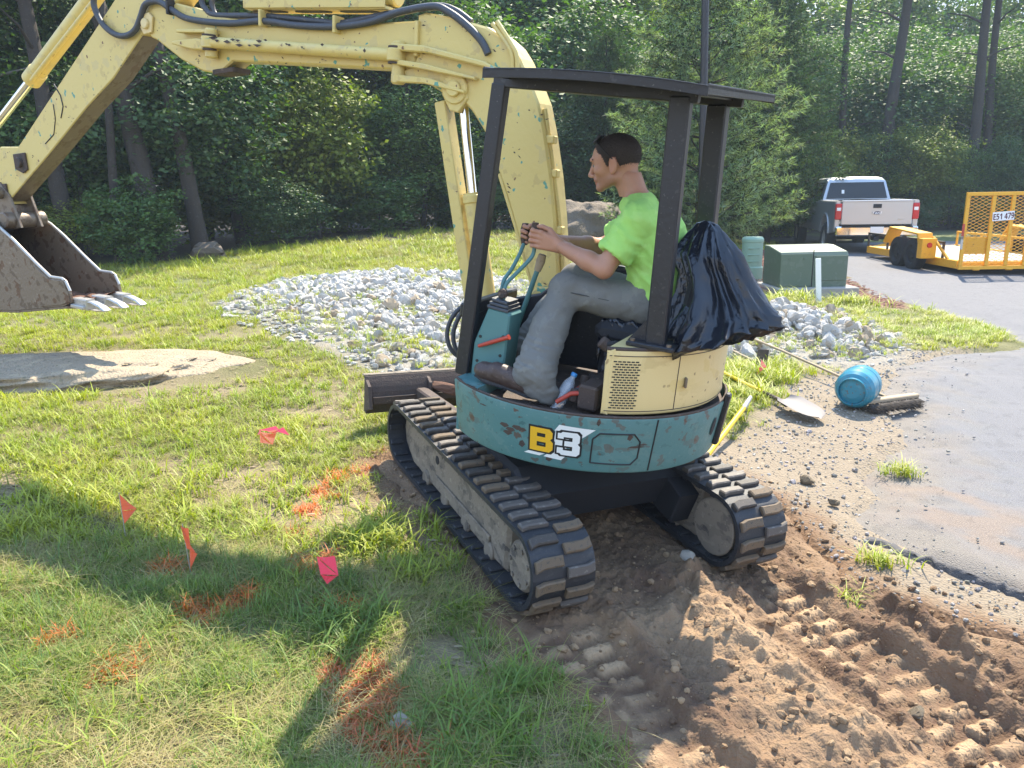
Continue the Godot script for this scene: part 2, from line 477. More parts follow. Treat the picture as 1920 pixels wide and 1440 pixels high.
var dirt_poly := PackedVector2Array([Vector2(0.50, -1.6), Vector2(0.45, -2.24), Vector2(0.32, -2.49), Vector2(0.15, -2.75), Vector2(-0.17, -3.31), Vector2(-0.32, -3.75), Vector2(-0.49, -4.03), Vector2(-0.80, -4.45), Vector2(-0.85, -4.75), Vector2(-0.4, -5.0), Vector2(0.5, -5.1), Vector2(1.3, -4.95), Vector2(1.66, -4.4), Vector2(1.70, -3.9), Vector2(1.72, -3.6), Vector2(2.0, -3.3), Vector2(2.45, -3.0), Vector2(3.3, -2.2), Vector2(3.5, -1.0), Vector2(0.8, -1.0)])
var gravel_poly := PackedVector2Array([Vector2(1.0, -5.2), Vector2(1.7, -5.6), Vector2(2.1, -6.1), Vector2(2.7, -7.0), Vector2(3.4, -7.8), Vector2(4.3, -8.5), Vector2(5.2, -8.5), Vector2(4.3, -6.5), Vector2(3.3, -5.2), Vector2(2.6, -4.2), Vector2(3.2, -3.3), Vector2(4.2, -2.4), Vector2(4.2, -1.0), Vector2(3.0, -1.4), Vector2(2.2, -2.9), Vector2(1.6, -3.6), Vector2(1.4, -4.6)])
var road_poly := PackedVector2Array([Vector2(4.6, -1.4), Vector2(2.9, -3.05), Vector2(2.12, -3.86), Vector2(2.03, -4.35), Vector2(2.45, -5.05), Vector2(3.05, -5.9), Vector2(3.3, -6.8), Vector2(3.9, -7.8), Vector2(4.8, -8.55), Vector2(5.86, -8.8), Vector2(6.3, -9.5), Vector2(6.35, -10.5), Vector2(6.17, -11.91), Vector2(6.2, -13.2), Vector2(6.5, -14.8), Vector2(7.0, -17.37), Vector2(7.8, -21.0), Vector2(8.6, -25.5), Vector2(13.0, -26.5), Vector2(24.0, -24.0), Vector2(40.0, -18.0), Vector2(40.0, 6.0), Vector2(9.0, 6.0)])
var mulch_poly := PackedVector2Array([Vector2(4.0, -13.0), Vector2(4.1, -15.5), Vector2(4.8, -18.5), Vector2(6.3, -21.5), Vector2(7.6, -21.5), Vector2(7.0, -17.4), Vector2(6.5, -14.8), Vector2(6.2, -13.2), Vector2(6.15, -11.8), Vector2(5.8, -11.3), Vector2(5.4, -11.9), Vector2(5.6, -12.6)])
var bed_left := PackedVector2Array([Vector2(-3.75, -9.7), Vector2(-3.5, -11.6), Vector2(-2.2, -12.8), Vector2(-0.7, -13.3), Vector2(0.3, -12.6), Vector2(0.4, -9.5), Vector2(-0.1, -6.9), Vector2(-0.6, -6.5), Vector2(-1.25, -6.75), Vector2(-1.9, -7.5), Vector2(-2.8, -8.7)])
var bed_right := PackedVector2Array([Vector2(1.7, -8.6), Vector2(2.2, -10.4), Vector2(3.4, -11.6), Vector2(4.4, -11.6), Vector2(4.75, -10.4), Vector2(4.7, -9.1), Vector2(4.0, -7.95), Vector2(3.5, -7.8), Vector2(3.0, -8.3), Vector2(2.2, -8.2)])
const PAINT := [[-1.11, -3.66, 0.06], [-1.12, -3.95, 0.07], [-1.12, -4.2, 0.07], [-1.08, -4.42, 0.06], [-1.33, -2.96, 0.09], [-1.22, -3.08, 0.08], [-0.64, -2.68, 0.11], [-0.56, -2.50, 0.11], [-0.47, -2.34, 0.11], [-0.34, -2.24, 0.12], [-0.93, -4.55, 0.08], [-0.82, -4.75, 0.09], [-1.62, -3.27, 0.07], [-1.55, -2.58, 0.08], [-1.46, -2.66, 0.05], [-1.82, -2.73, 0.05], [-0.74, -3.0, 0.10], [-0.95, -3.4, 0.08]] # orange marking paint: x, z, radius
const FWD := Vector2(-0.437, -0.8995) # the way the crawler points, on the map
const BESIDE := Vector2(-0.8995, 0.437) # to its left

func spaced(lo: float, hi: float, step: float, far_lo: float, far_hi: float, growth: float) -> PackedFloat32Array: # even lines between lo and hi, wider and wider beyond
	var out := PackedFloat32Array()
	var x := lo
	var s := step
	while x > far_lo:
		s *= growth
		x -= s
		out.append(x)
	out.reverse()
	x = lo
	while x < hi:
		out.append(x)
		x += step
	s = step
	while x < far_hi:
		out.append(x)
		s *= growth
		x += s
	return out

func sheet(xs: PackedFloat32Array, zs: PackedFloat32Array, at: Callable) -> G: # at(x, z) -> [height, colour, keep]
	var g := G.new()
	var w := xs.size()
	var hh := zs.size()
	var ys := PackedFloat32Array()
	var keep := PackedByteArray()
	ys.resize(w * hh); keep.resize(w * hh); g.c.resize(w * hh); g.v.resize(w * hh); g.n.resize(w * hh); g.uv.resize(w * hh)
	for j in hh:
		for i in w:
			var r: Array = at.call(xs[i], zs[j])
			var k := j * w + i
			ys[k] = r[0]; g.c[k] = r[1]; keep[k] = 1 if r[2] else 0
			g.v[k] = Vector3(xs[i], r[0], zs[j])
	for j in hh:
		for i in w:
			var a := maxi(i - 1, 0); var b := mini(i + 1, w - 1); var c := maxi(j - 1, 0); var d := mini(j + 1, hh - 1)
			g.n[j * w + i] = Vector3(-(ys[j * w + b] - ys[j * w + a]) / (xs[b] - xs[a]), 1, -(ys[d * w + i] - ys[c * w + i]) / (zs[d] - zs[c])).normalized()
	for j in hh - 1:
		for i in w - 1:
			var a := j * w + i
			if keep[a] or keep[a + 1] or keep[a + w] or keep[a + w + 1]:
				g.itri(a, a + w, a + w + 1); g.itri(a, a + w + 1, a + 1)
	return g

func relief(x: float, z: float) -> Array: # [height of the churned soil over the lie of the land, how dry and pale it is]
	var p := Vector2(x - 0.26, z + 4.2)
	var s := -p.dot(FWD)
	var t := p.dot(BESIDE)
	t += 0.05 * n1.get_noise_2d(x * 14, z * 14) # the tracks were not quite straight
	var y := 0.035 * n1.get_noise_2d(x * 22, z * 22) + 0.026 * n2.get_noise_2d(x * 3.5, z * 3.5)
	var lumps := absf(n2.get_noise_2d(x * 9 + 40, z * 9))
	y += 0.024 * (0.35 - lumps)
	y += 0.013 * n2.get_noise_2d(x * 28, z * 28) - 0.014 * clampf(n3.get_noise_2d(x * 20, z * 20), -1.0, 0.2)
	var dry := 0.27 + 0.55 * n2.get_noise_2d(x * 1.6 + 9, z * 1.6)
	var behind := ss(0.95, 1.25, s)
	for k in [-1.0, 1.0]:
		var u: float = t - k * 0.568
		var band := (1.0 - ss(0.13, 0.20, absf(u))) * behind
		var col := 1.0 if u > 0 else 0.0
		var ph: float = s / 0.105 + col * 0.5 + 0.16 * n1.get_noise_2d(x * 30, z * 30)
		var f := absf(ph - floorf(ph) - 0.5) * 2.0
		var across := (absf(u) - 0.085) / 0.068
		var rag := 0.12 * n2.get_noise_2d(x * 18, z * 18)
		var pad := (1.0 - ss(0.42, 0.66, f + rag)) * (1.0 - ss(0.80, 1.06, absf(across) + rag))
		var worn := ss(-0.45, 0.1, n1.get_noise_2d(x * 26 + 70, z * 26))
		pad *= 0.25 + 0.75 * worn
		y = lerpf(y, y * 0.42 - 0.046 + 0.034 * pad, band * 0.9)
		dry += band * (pad * 0.75 - 0.12)
		var ridge := exp(-pow((absf(u) - 0.235) / 0.05, 2)) * ss(0.75, 1.2, s)
		var rough := clampf(0.5 + 1.1 * n2.get_noise_2d(x * 4 + 11 * k, z * 4), 0.0, 1.3)
		y += ridge * rough * (0.075 if u * k > 0 else 0.06) + ridge * 0.03 * clampf(-n3.get_noise_2d(x * 16, z * 16), 0.0, 1.0)
		dry -= ridge * 0.25
	var clods := clampf(-n3.get_noise_2d(x * 11, z * 11), 0.0, 1.0) # crumbling lumps where soil was pushed up
	var heap := exp(-pow((t + 0.06 + 0.06 * n2.get_noise_2d(x * 2, z * 2)) / 0.145, 2)) * ss(0.95, 1.2, s)
	y += heap * (0.03 + 0.05 * clampf(n2.get_noise_2d(x * 3.5, z * 3.5) + 0.4, 0.0, 1.0) + 0.07 * clods)
	dry = lerpf(dry, 0.22 + 0.45 * clods + 0.4 * n2.get_noise_2d(x * 6, z * 6), heap * 0.8)
	var q := Vector2(x - 0.86, z + 3.42)
	var clod := exp(-q.length_squared() / 0.018)
	y += clod * (0.07 + 0.10 * n2.get_noise_2d(x * 8, z * 8))
	var edge := exp(-pow((t + 0.98 + 0.05 * n2.get_noise_2d(x * 3, z * 3)) / 0.06, 2)) * ss(0.9, 1.5, s) # the cut bank on the drive's side
	y += edge * (0.09 * clampf(0.6 + n2.get_noise_2d(x * 5, z * 5), 0.0, 1.2) + 0.04 * clods)
	dry -= edge * 0.2
	return [y, clampf(dry + y * 1.2, 0.0, 1.0)]

func dirt_mask(x: float, z: float) -> float: # metres inside the edge of the churned soil
	if x < -1.5 or x > 4 or z < -6 or z > -0.5:
		return -1.0
	return inside(Vector2(x, z), dirt_poly) + 0.09 * n2.get_noise_2d(x * 2.5, z * 2.5)

func road_mask(x: float, z: float) -> float:
	if x < 1.2:
		return -1.0
	return inside(Vector2(x, z), road_poly) + 0.14 * n2.get_noise_2d(x * 1.6, z * 1.6)

func bare(x: float, z: float) -> float: # where the lawn is thin
	return clampf(0.5 + 1.3 * n2.get_noise_2d(x * 0.7 + 3, z * 0.7), 0.0, 1.0)

func ground_at(x: float, z: float) -> Array:
	var p := Vector2(x, z)
	var y := height(x, z)
	var d := dirt_mask(x, z)
	var r := road_mask(x, z)
	var g := -1.0
	if x > 0.5 and x < 6 and z > -10 and z < 0:
		g = inside(p, gravel_poly)
	var c := Color(0.135, 0.125, 0.045).lerp(Color(0.24, 0.185, 0.105), bare(x, z)) # thatch and bare loam
	var v := n2.get_noise_2d(x * 4, z * 4)
	c = c.lerp(Color(0.12, 0.16, 0.035), ss(-5.5, -12.0, z) * 0.75)
	if z > -3.3 and x < 1:
		c = c.lerp(Color(0.29, 0.235, 0.13), 0.6 * ss(-3.4, -2.7, z) * clampf(0.6 + v, 0.0, 1.0))
	for sp in PAINT:
		if absf(x - sp[0]) < 0.3 and absf(z - sp[1]) < 0.3:
			c = c.lerp(Color(0.60, 0.14, 0.035), 0.7 * (1.0 - ss(sp[2] * 0.6, sp[2] * 1.5, p.distance_to(Vector2(sp[0], sp[1])) - 0.05 * v)))
	c = c.lerp(Color(0.27, 0.215, 0.15), ss(-0.5, 0.15, g + 0.25 * v))
	c = c.lerp(Color(0.20, 0.115, 0.06), ss(-0.28, 0.0, d + 0.1 * v))
	if x > 3 and z < -9 and z > -24:
		c = c.lerp(Color(0.19, 0.085, 0.06), ss(-0.15, 0.1, inside(p, mulch_poly) + 0.1 * v))
	for b in [bed_left, bed_right]:
		if z < -5 and z > -15 and x > -6 and x < 7:
			var q := inside(p, b)
			c = c.lerp(Color(0.30, 0.275, 0.235), ss(-0.35, 0.2, q))
			y += 0.10 * ss(-0.3, 1.2, q)
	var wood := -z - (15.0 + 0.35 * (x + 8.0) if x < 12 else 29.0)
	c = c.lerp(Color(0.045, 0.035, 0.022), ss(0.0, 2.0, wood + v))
	y -= 0.13 * ss(-0.02, 0.12, d) + 0.05 * ss(0.0, 0.1, r)
	y += 0.012 * v
	return [y, c, true]

func dirt_at(x: float, z: float) -> Array:
	var d := dirt_mask(x, z)
	var k := relief(x, z)
	var y: float = height(x, z) + k[0] * ss(-0.05, 0.2, d) - 0.04 * (1.0 - ss(-0.06, 0.10, d)) - 0.01
	var c := Color(0.115, 0.063, 0.035).lerp(Color(0.42, 0.28, 0.158), k[1])
	return [y, c, d > -0.06]

func road_at(x: float, z: float) -> Array:
	var r := road_mask(x, z)
	var y := height(x, z) + 0.012
	var lip := ss(-3.2, -4.4, z) # near the digger the edge breaks off in a step, farther on it is buried in grit
	y -= (0.05 if lip > 0.5 else 0.07) * (1.0 - ss(0.0, 0.05 + 0.5 * lip, r + 0.1 * lip * n2.get_noise_2d(x * 5, z * 5)))
	y += 0.022 * (1.0 - lip) * ss(0.02, 0.1, r)
	var v := n2.get_noise_2d(x * 2.2, z * 2.2)
	var c := Color(0.225, 0.223, 0.225).lerp(Color(0.30, 0.25, 0.19), (1.0 - ss(0.05, 0.8, r + 0.5 * v)) * 0.65 * ss(-9.0, -7.0, z))
	var spill := exp(-pow((x - 2.75) / 0.5, 2) - pow((z + 4.3) / 0.9, 2)) # soil dragged on to the drive
	c = c.lerp(Color(0.36, 0.245, 0.15), clampf(spill * (0.1 + 1.6 * v), 0.0, 0.5))
	if r < 0.05 and lip < 0.5:
		c = Color(0.05, 0.048, 0.048)
	return [y, c, r > -0.05]

func rock_mesh(seed_: int, sides := 9, rings := 6) -> G: # a stone with split faces
	var q := RandomNumberGenerator.new()
	q.seed = seed_
	var planes := []
	for i in 13:
		var d := Vector3(q.randfn(), q.randfn(), q.randfn()).normalized()
		planes.append([d, q.randf_range(0.55, 1.0)])
	var rows := []
	for i in rings + 1:
		var row := PackedVector3Array()
		var a := PI * i / rings
		for j in sides:
			var b := TAU * (j + 0.5 * (i % 2)) / sides
			var d := Vector3(sin(a) * cos(b), cos(a), sin(a) * sin(b))
			var r := 1.15
			for pl in planes:
				var k: float = d.dot(pl[0])
				if k > 0.05:
					r = minf(r, pl[1] / k)
			row.append(d * r)
		rows.append(row)
	var g := G.new()
	for i in rings:
		for j in sides:
			var k := (j + 1) % sides
			g.quad(rows[i][j], rows[i][k], rows[i + 1][k], rows[i + 1][j])
	return g

func boulder_mesh(seed_: int, size: Vector3, detail := 40) -> G: # a weathered hump, smooth with dents
	var f := FastNoiseLite.new()
	f.seed = seed_; f.frequency = 0.8; f.fractal_octaves = 5
	var rows := []
	for i in detail + 1:
		var row := PackedVector3Array()
		var a := PI * i / detail
		for j in detail * 2:
			var b := TAU * j / (detail * 2)
			var d := Vector3(sin(a) * cos(b), cos(a), sin(a) * sin(b))
			var k := 1.0 + 0.28 * f.get_noise_3dv(d * 1.2) + 0.12 * f.get_noise_3dv(d * 4.0)
			row.append(Vector3(signf(d.x) * pow(absf(d.x), 0.9), signf(d.y) * pow(absf(d.y), 0.8), d.z) * k * size)
		rows.append(row)
	var g := G.new()
	g.surf(rows, true, true)
	return g

func land() -> void:
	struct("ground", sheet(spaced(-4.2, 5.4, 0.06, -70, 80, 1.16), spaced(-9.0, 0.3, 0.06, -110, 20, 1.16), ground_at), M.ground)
	struct("dirt", sheet(spaced(-1.1, 3.3, 0.0125, -1.1, 3.3, 2), spaced(-5.2, -1.2, 0.0125, -5.2, -1.2, 2), dirt_at), M.dirt)
	var rows := []
	for i in 130: # the drive's broken edge, a low step of dark asphalt
		var u := i / 129.0
		var a := Vector2(1.98, -4.0).lerp(Vector2(2.9, -3.08), minf(1.0, u * 2.6)) if u < 0.385 else Vector2(2.9, -3.08).lerp(Vector2(4.6, -1.4), (u - 0.385) / 0.615)
		var nrm := Vector2(-0.70, 0.71)
		a += nrm * (0.07 * n2.get_noise_2d(u * 14, 3) + 0.045 * n2.get_noise_2d(u * 60, 5))
		var row := PackedVector3Array()
		var hgt := 0.022 * ss(0.0, 0.12, u) + 0.016 * n2.get_noise_2d(u * 60, 9)
		for e in [[0.035, -0.03], [0.022, 0.0], [0.008, hgt * 0.7], [0.0, hgt + 0.004], [-0.02, hgt + 0.002], [-0.07, -0.006]]:
			var p: Vector2 = a + nrm * (e[0] + 0.022 * n2.get_noise_2d(u * 130, e[0] * 200))
			row.append(on(p.x, p.y, e[1] + 0.008))
		rows.append(row)
	var edge := G.new()
	edge.tint = Color(0.13, 0.125, 0.12)
	edge.surf(rows, false, false)
	struct("road_edge", edge, M.asphalt)
	struct("road", sheet(spaced(1.9, 6.0, 0.05, 1.9, 40, 1.12), spaced(-9.5, -1.0, 0.05, -27, 6, 1.12), road_at), M.asphalt)

var EX := Transform3D() # the digger's upper works: x forward, y up, z to its right, from the swing centre on the ground

func V(f: float, u: float, l: float) -> Vector3: # forward, up, left
	return Vector3(f, u, -l)

func frame_of(heading: float) -> Basis:
	var u := Vector3(0.09, 0.994, 0.06).normalized()
	var f := Vector3(-sin(heading), 0, -cos(heading))
	f = (f - u * u.dot(f)).normalized()
	return Basis(f, u, f.cross(u))

func plate(poly: Array, l0: float, l1: float, bev := 0.006) -> G: # [forward, up] outline, standing upright between two sides
	var g := G.new()
	var p := []
	for q in poly:
		p.append(Vector2(q[0], q[1]))
	g.prism(p, -maxf(l0, l1), -minf(l0, l1), Transform3D.IDENTITY, bev)
	return g

func skirt_r(u: float) -> float:
	return lerpf(0.725, 0.76, clampf((u - 0.56) / 0.28, 0.0, 1.0))

func skirt_at(th: float, u: float, off := 0.0) -> Vector3: # a point of the round teal skirt
	var r := skirt_r(u) + off
	return V(-0.08 + r * cos(th), u, r * sin(th))

func pin(g: G, f: float, u: float, l: float, r: float, depth := 0.03) -> void: # a boss or pin head facing left
	g.disc(V(f, u, l), V(f, u, l + depth), r, 18, 0.006)

func machine() -> void:
	EX = Transform3D(frame_of(deg_to_rad(62.7)), Vector3(0.26, -0.1425, -4.2))
	var ex := thing("excavator", "small teal and yellow tracked excavator with black canopy, boom raised to the left", "excavator", EX)
	undercarriage(ex)
	body(ex)
	canopy(ex)
	boom(ex)

func loop_point(s: float, a: float, r: float, off: float) -> Array: # along a belt round two wheels: [point (f, u), outward normal]
	var total := 4 * a + TAU * r
	s = fposmod(s, total)
	if s < 2 * a:
		return [Vector2(a - s, -off), Vector2(0, -1)] # bottom, running backwards
	s -= 2 * a
	if s < PI * r:
		var t := s / r
		var d := Vector2(-sin(t), -cos(t))
		return [Vector2(-a, r) + d * (r + off), d]
	s -= PI * r
	if s < 2 * a:
		return [Vector2(-a + s, 2 * r + off), Vector2(0, 1)]
	s -= 2 * a
	var t2 := s / r
	var d2 := Vector2(sin(t2), cos(t2))
	return [Vector2(a, r) + d2 * (r + off), d2]

func undercarriage(ex: Node3D) -> void:
	var turn := Transform3D(Basis(Vector3.UP, deg_to_rad(-36.8)), Vector3.ZERO)
	var a := 0.833
	var r := 0.19
	var lift := 0.022
	var total := 4 * a + TAU * r
	var lug := G.new() # one rubber bar: x across the belt, y outward, z along it
	lug.prism([Vector2(-0.068, -0.026), Vector2(0.03, -0.026), Vector2(0.068, -0.014), Vector2(0.068, 0.034), Vector2(0.03, 0.022), Vector2(-0.068, 0.022)], -0.004, 0.024, Transform3D(Basis(Vector3(1, 0, 0), Vector3(0, 0, -1), Vector3(0, 1, 0)), Vector3.ZERO), 0.006)
	var lug_mesh := lug.mesh()
	for side in [1.0, -1.0]:
		var lc: float = side * 0.568
		var g := G.new()
		var rows := []
		var m := 120
		for i in m + 1:
			var q: Array = loop_point(total * i / m, a, r, 0.0)
			var p: Vector2 = q[0]
			var d: Vector2 = q[1]
			p.y += lift
			var row := PackedVector3Array()
			for e in [[0.156, 0.0], [0.156, -0.024], [-0.156, -0.024], [-0.156, 0.0]]:
				var pp: Vector2 = p + d * e[1]
				row.append(turn * V(pp.x, pp.y, lc + e[0]))
			rows.append(row)
		for i in m: # flat sides, so that the belt's edges stay sharp
			for k in 4:
				var k2 := (k + 1) % 4
				g.quad(rows[i][k], rows[i][k2], rows[i + 1][k2], rows[i + 1][k])
		var nb := 40
		for i in nb: # the ribs on the belt's inside
			var q: Array = loop_point(total * (i + 0.5) / nb, a, r, 0.0)
			var d: Vector2 = q[1]
			var p: Vector2 = q[0] - d * 0.031 + Vector2(0, lift)
			var b := turn.basis * Basis(Vector3(-d.y, d.x, 0).normalized() * -1.0, Vector3(d.x, d.y, 0), Vector3(0, 0, 1))
			if b.determinant() < 0:
				b.x = -b.x
			g.box(turn * V(p.x, p.y, lc + 0.105), Vector3(0.035, 0.016, 0.085), b, 0.004)
			g.box(turn * V(p.x, p.y, lc - 0.105), Vector3(0.035, 0.016, 0.085), b, 0.004)
			g.box(turn * V(p.x - d.x * 0.015, p.y - d.y * 0.015, lc + 0.03), Vector3(0.04, 0.035, 0.03), b, 0.006)
			g.box(turn * V(p.x - d.x * 0.015, p.y - d.y * 0.015, lc - 0.03), Vector3(0.04, 0.035, 0.03), b, 0.006)
		var track := build("rubber_track", g, M.rubber, ex)
		var n := 46
		for i in n:
			for row in 2:
				var q: Array = loop_point(total * (i + 0.5 * row) / n, a, r, 0.0)
				var d: Vector2 = q[1]
				var p: Vector2 = q[0] + Vector2(0, lift)
				var out := turn.basis * Vector3(d.x, d.y, 0)
				var along := turn.basis * Vector3(d.y, -d.x, 0)
				var across := out.cross(along)
				var o := build("tread_lug", lug_mesh, [M.lug, M.lug_b, M.lug, M.lug_c, M.lug_b][(i * 7 + row * 3 + i / 5) % 5], track)
				o.transform = Transform3D(Basis(across, out, along) * (Basis.IDENTITY if row == 0 else Basis(Vector3(-1, 0, 0), Vector3(0, 1, 0), Vector3(0, 0, -1))), turn * V(p.x, p.y, lc + (0.076 if row == 0 else -0.076)))
		# the frame inside the belt, muddy
		var fr := G.new()
		var outline := [[0.70, 0.06], [0.79, 0.12], [0.80, 0.25], [0.72, 0.33], [0.25, 0.372], [-0.55, 0.372], [-0.64, 0.36], [-0.62, 0.05], [-0.50, 0.045]]
		var pf := plate(outline, lc - 0.075, lc + 0.085, 0.02)
		fr.add(pf, turn)
		fr.add(plate([[0.30, 0.10], [0.30, 0.16], [-0.45, 0.16], [-0.45, 0.10]], lc + 0.086, lc + 0.098, 0.004), turn)
		var part := build("track_frame", fr, M.mud_steel, ex)
		var ho := G.new()
		ho.disc(turn * V(0.30, 0.25, lc + 0.080), turn * V(0.30, 0.25, lc + 0.088), 0.026, 12)
		build("hole", ho, M.black_matt, part)
		var ro := G.new()
		ro.disc(turn * V(0.06, 0.375, lc + 0.03), turn * V(0.06, 0.375, lc + 0.13), 0.035, 14, 0.008)
		build("top_roller", ro, M.mud_steel, part)
		for k in 4:
			var rl := G.new()
			rl.disc(turn * V(0.45 - 0.3 * k, 0.075, lc - 0.1), turn * V(0.45 - 0.3 * k, 0.075, lc + 0.1), 0.05, 14, 0.008)
			build("bottom_roller", rl, M.mud_steel, part)
		var hub := G.new()
		hub.disc(turn * V(-a, r + lift, lc - 0.12), turn * V(-a, r + lift, lc + 0.125), 0.118, 28, 0.014)
		if side < 0: # on the far track the drive motor's round cover faces us
			hub.disc(turn * V(-a + 0.02, r + lift, lc + 0.125), turn * V(-a + 0.02, r + lift, lc + 0.14), 0.15, 28, 0.006)
		var hb := build("drive_hub", hub, M.mud_steel, ex)
		for k in 7:
			var bo := G.new()
			var e := Vector2.from_angle(TAU * k / 7) * 0.085
			bo.disc(turn * V(-a + e.x, r + lift + e.y, lc + 0.124), turn * V(-a + e.x, r + lift + e.y, lc + 0.133), 0.011, 6)
			if side > 0:
				build("bolt", bo, M.mud_steel, hb)
		var idl := G.new()
		idl.disc(turn * V(a - 0.01, r + lift, lc - 0.05), turn * V(a - 0.01, r + lift, lc + 0.05), 0.15, 24, 0.01)
		build("idler_wheel", idl, M.mud_steel, ex)
	var cb := G.new()
	cb.add(plate([[0.45, 0.2], [0.5, 0.36], [0.35, 0.46], [-0.35, 0.46], [-0.5, 0.36], [-0.42, 0.18]], -0.5, 0.5, 0.02), turn)
	for s in [1.0, -1.0]: # sloping legs down to the far and near frames
		cb.add(plate([[-0.30, 0.44], [-0.22, 0.46], [-0.40, 0.15], [-0.56, 0.12], [-0.62, 0.30]], s * 0.36, s * 0.49, 0.008), turn)
	cb.disc(V(0, 0.42, 0), V(0, 0.57, 0), 0.34, 28, 0.01)
	build("centre_frame", cb, M.black_matt, ex)
	# dozer blade in front
	var bl := G.new()
	var bp := []
	for i in 9:
		var t := i / 8.0
		bp.append(Vector2(1.50 + 0.055 * sin(t * PI) * -1.0 + 0.03 * t, 0.115 + 0.265 * t))
	for i in 9:
		var t := 1.0 - i / 8.0
		bp.append(Vector2(1.535 + 0.055 * sin(t * PI) * -1.0 + 0.03 * t, 0.115 + 0.265 * t))
	bl.prism(bp, -0.73, 0.73, turn, 0.004)
	bl.add(plate([[1.44, 0.20], [1.50, 0.20], [1.50, 0.25], [1.44, 0.25]], -0.7, 0.7, 0.008), turn)
	for s in [0.72, 0.27, -0.27, -0.72]:
		bl.add(plate([[1.54, 0.12], [1.54, 0.37], [1.45, 0.33], [1.40, 0.18]], s - 0.012, s + 0.012, 0.003), turn)
	var blade := build("dozer_blade", bl, M.rusty, ex)
	var ed := G.new()
	ed.bar(turn * V(1.56, 0.383, 0.735), turn * V(1.56, 0.383, -0.735), 0.04, 0.012, Vector3.UP, 0.003)
	build("top_edge", ed, M.mud_steel, blade)
	for s in [0.33, -0.33]:
		var ar := G.new()
		ar.bar(turn * V(0.6, 0.30, s), turn * V(1.47, 0.24, s), 0.09, 0.10, Vector3.UP, 0.012)
		build("blade_arm", ar, M.rusty, blade)
	var mud := rock_mesh(77, 11, 8)
	for i in mud.v.size():
		mud.v[i] *= Vector3(0.16, 0.035, 0.05)
	var md := build("caked_mud", mud, M.dirt_soil, blade)
	md.position = turn * V(1.38, 0.30, 0.18)

func arc_wall(g: G, th0: float, th1: float, u0: float, u1: float, r: Callable, steps: int, thick := 0.0) -> void:
	var rows := []
	for u in [u0, u0 + 0.012, lerpf(u0, u1, 0.33), lerpf(u0, u1, 0.66), u1 - 0.012, u1]:
		var row := PackedVector3Array()
		for i in steps + 1:
			var th := lerpf(th0, th1, float(i) / steps)
			var rr: float = r.call(th, u) - (0.012 if u == u0 or u == u1 else 0.0)
			row.append(V(-0.08 + rr * cos(th), u, rr * sin(th)))
		rows.append(row)
	g.surf(rows, false, true)

func decal_rect(g: G, th0: float, u0: float, x0: float, y0: float, x1: float, y1: float, off: float, cut := 0.0, corners := "") -> void: # a patch bent round the skirt; x runs backwards along it
	var pts := [Vector2(x0, y0), Vector2(x1, y0), Vector2(x1, y1), Vector2(x0, y1)]
	if cut > 0:
		pts = []
		for k in 4:
			var p := [Vector2(x0, y0), Vector2(x1, y0), Vector2(x1, y1), Vector2(x0, y1)]
			var c: Vector2 = p[k]
			if corners.contains(str(k)):
				pts.append(c + (p[(k + 3) % 4] - c).normalized() * cut)
				pts.append(c + (p[(k + 1) % 4] - c).normalized() * cut)
			else:
				pts.append(c)
	decal_poly(g, th0, u0, pts, off)

func decal_poly(g: G, th0: float, u0: float, pts: Array, off: float) -> void: # convex outline, cut into strips so that it follows the curve
	var lo := 1e9
	var hi := -1e9
	for p in pts:
		lo = minf(lo, p.x); hi = maxf(hi, p.x)
	var n := maxi(2, int((hi - lo) / 0.02))
	for i in n:
		var a := lerpf(lo, hi, float(i) / n)
		var b := lerpf(lo, hi, (i + 1.0) / n)
		for piece in Geometry2D.intersect_polygons(PackedVector2Array(pts), PackedVector2Array([Vector2(a, -9), Vector2(b, -9), Vector2(b, 9), Vector2(a, 9)])):
			var c := Vector2.ZERO
			for p in piece:
				c += p / piece.size()
			for k in piece.size():
				var p0: Vector2 = piece[k]
				var p1: Vector2 = piece[(k + 1) % piece.size()]
				var t := [c, p0, p1]
				var q := []
				for e in t:
					q.append(skirt_at(th0 + e.x / 0.74, u0 + e.y, off))
				var mid := skirt_at(th0 + c.x / 0.74, u0 + c.y, off + 1.0)
				if (q[1] - q[0]).cross(q[2] - q[0]).dot(mid - q[0]) < 0:
					g.tri(q[0], q[2], q[1])
				else:
					g.tri(q[0], q[1], q[2])

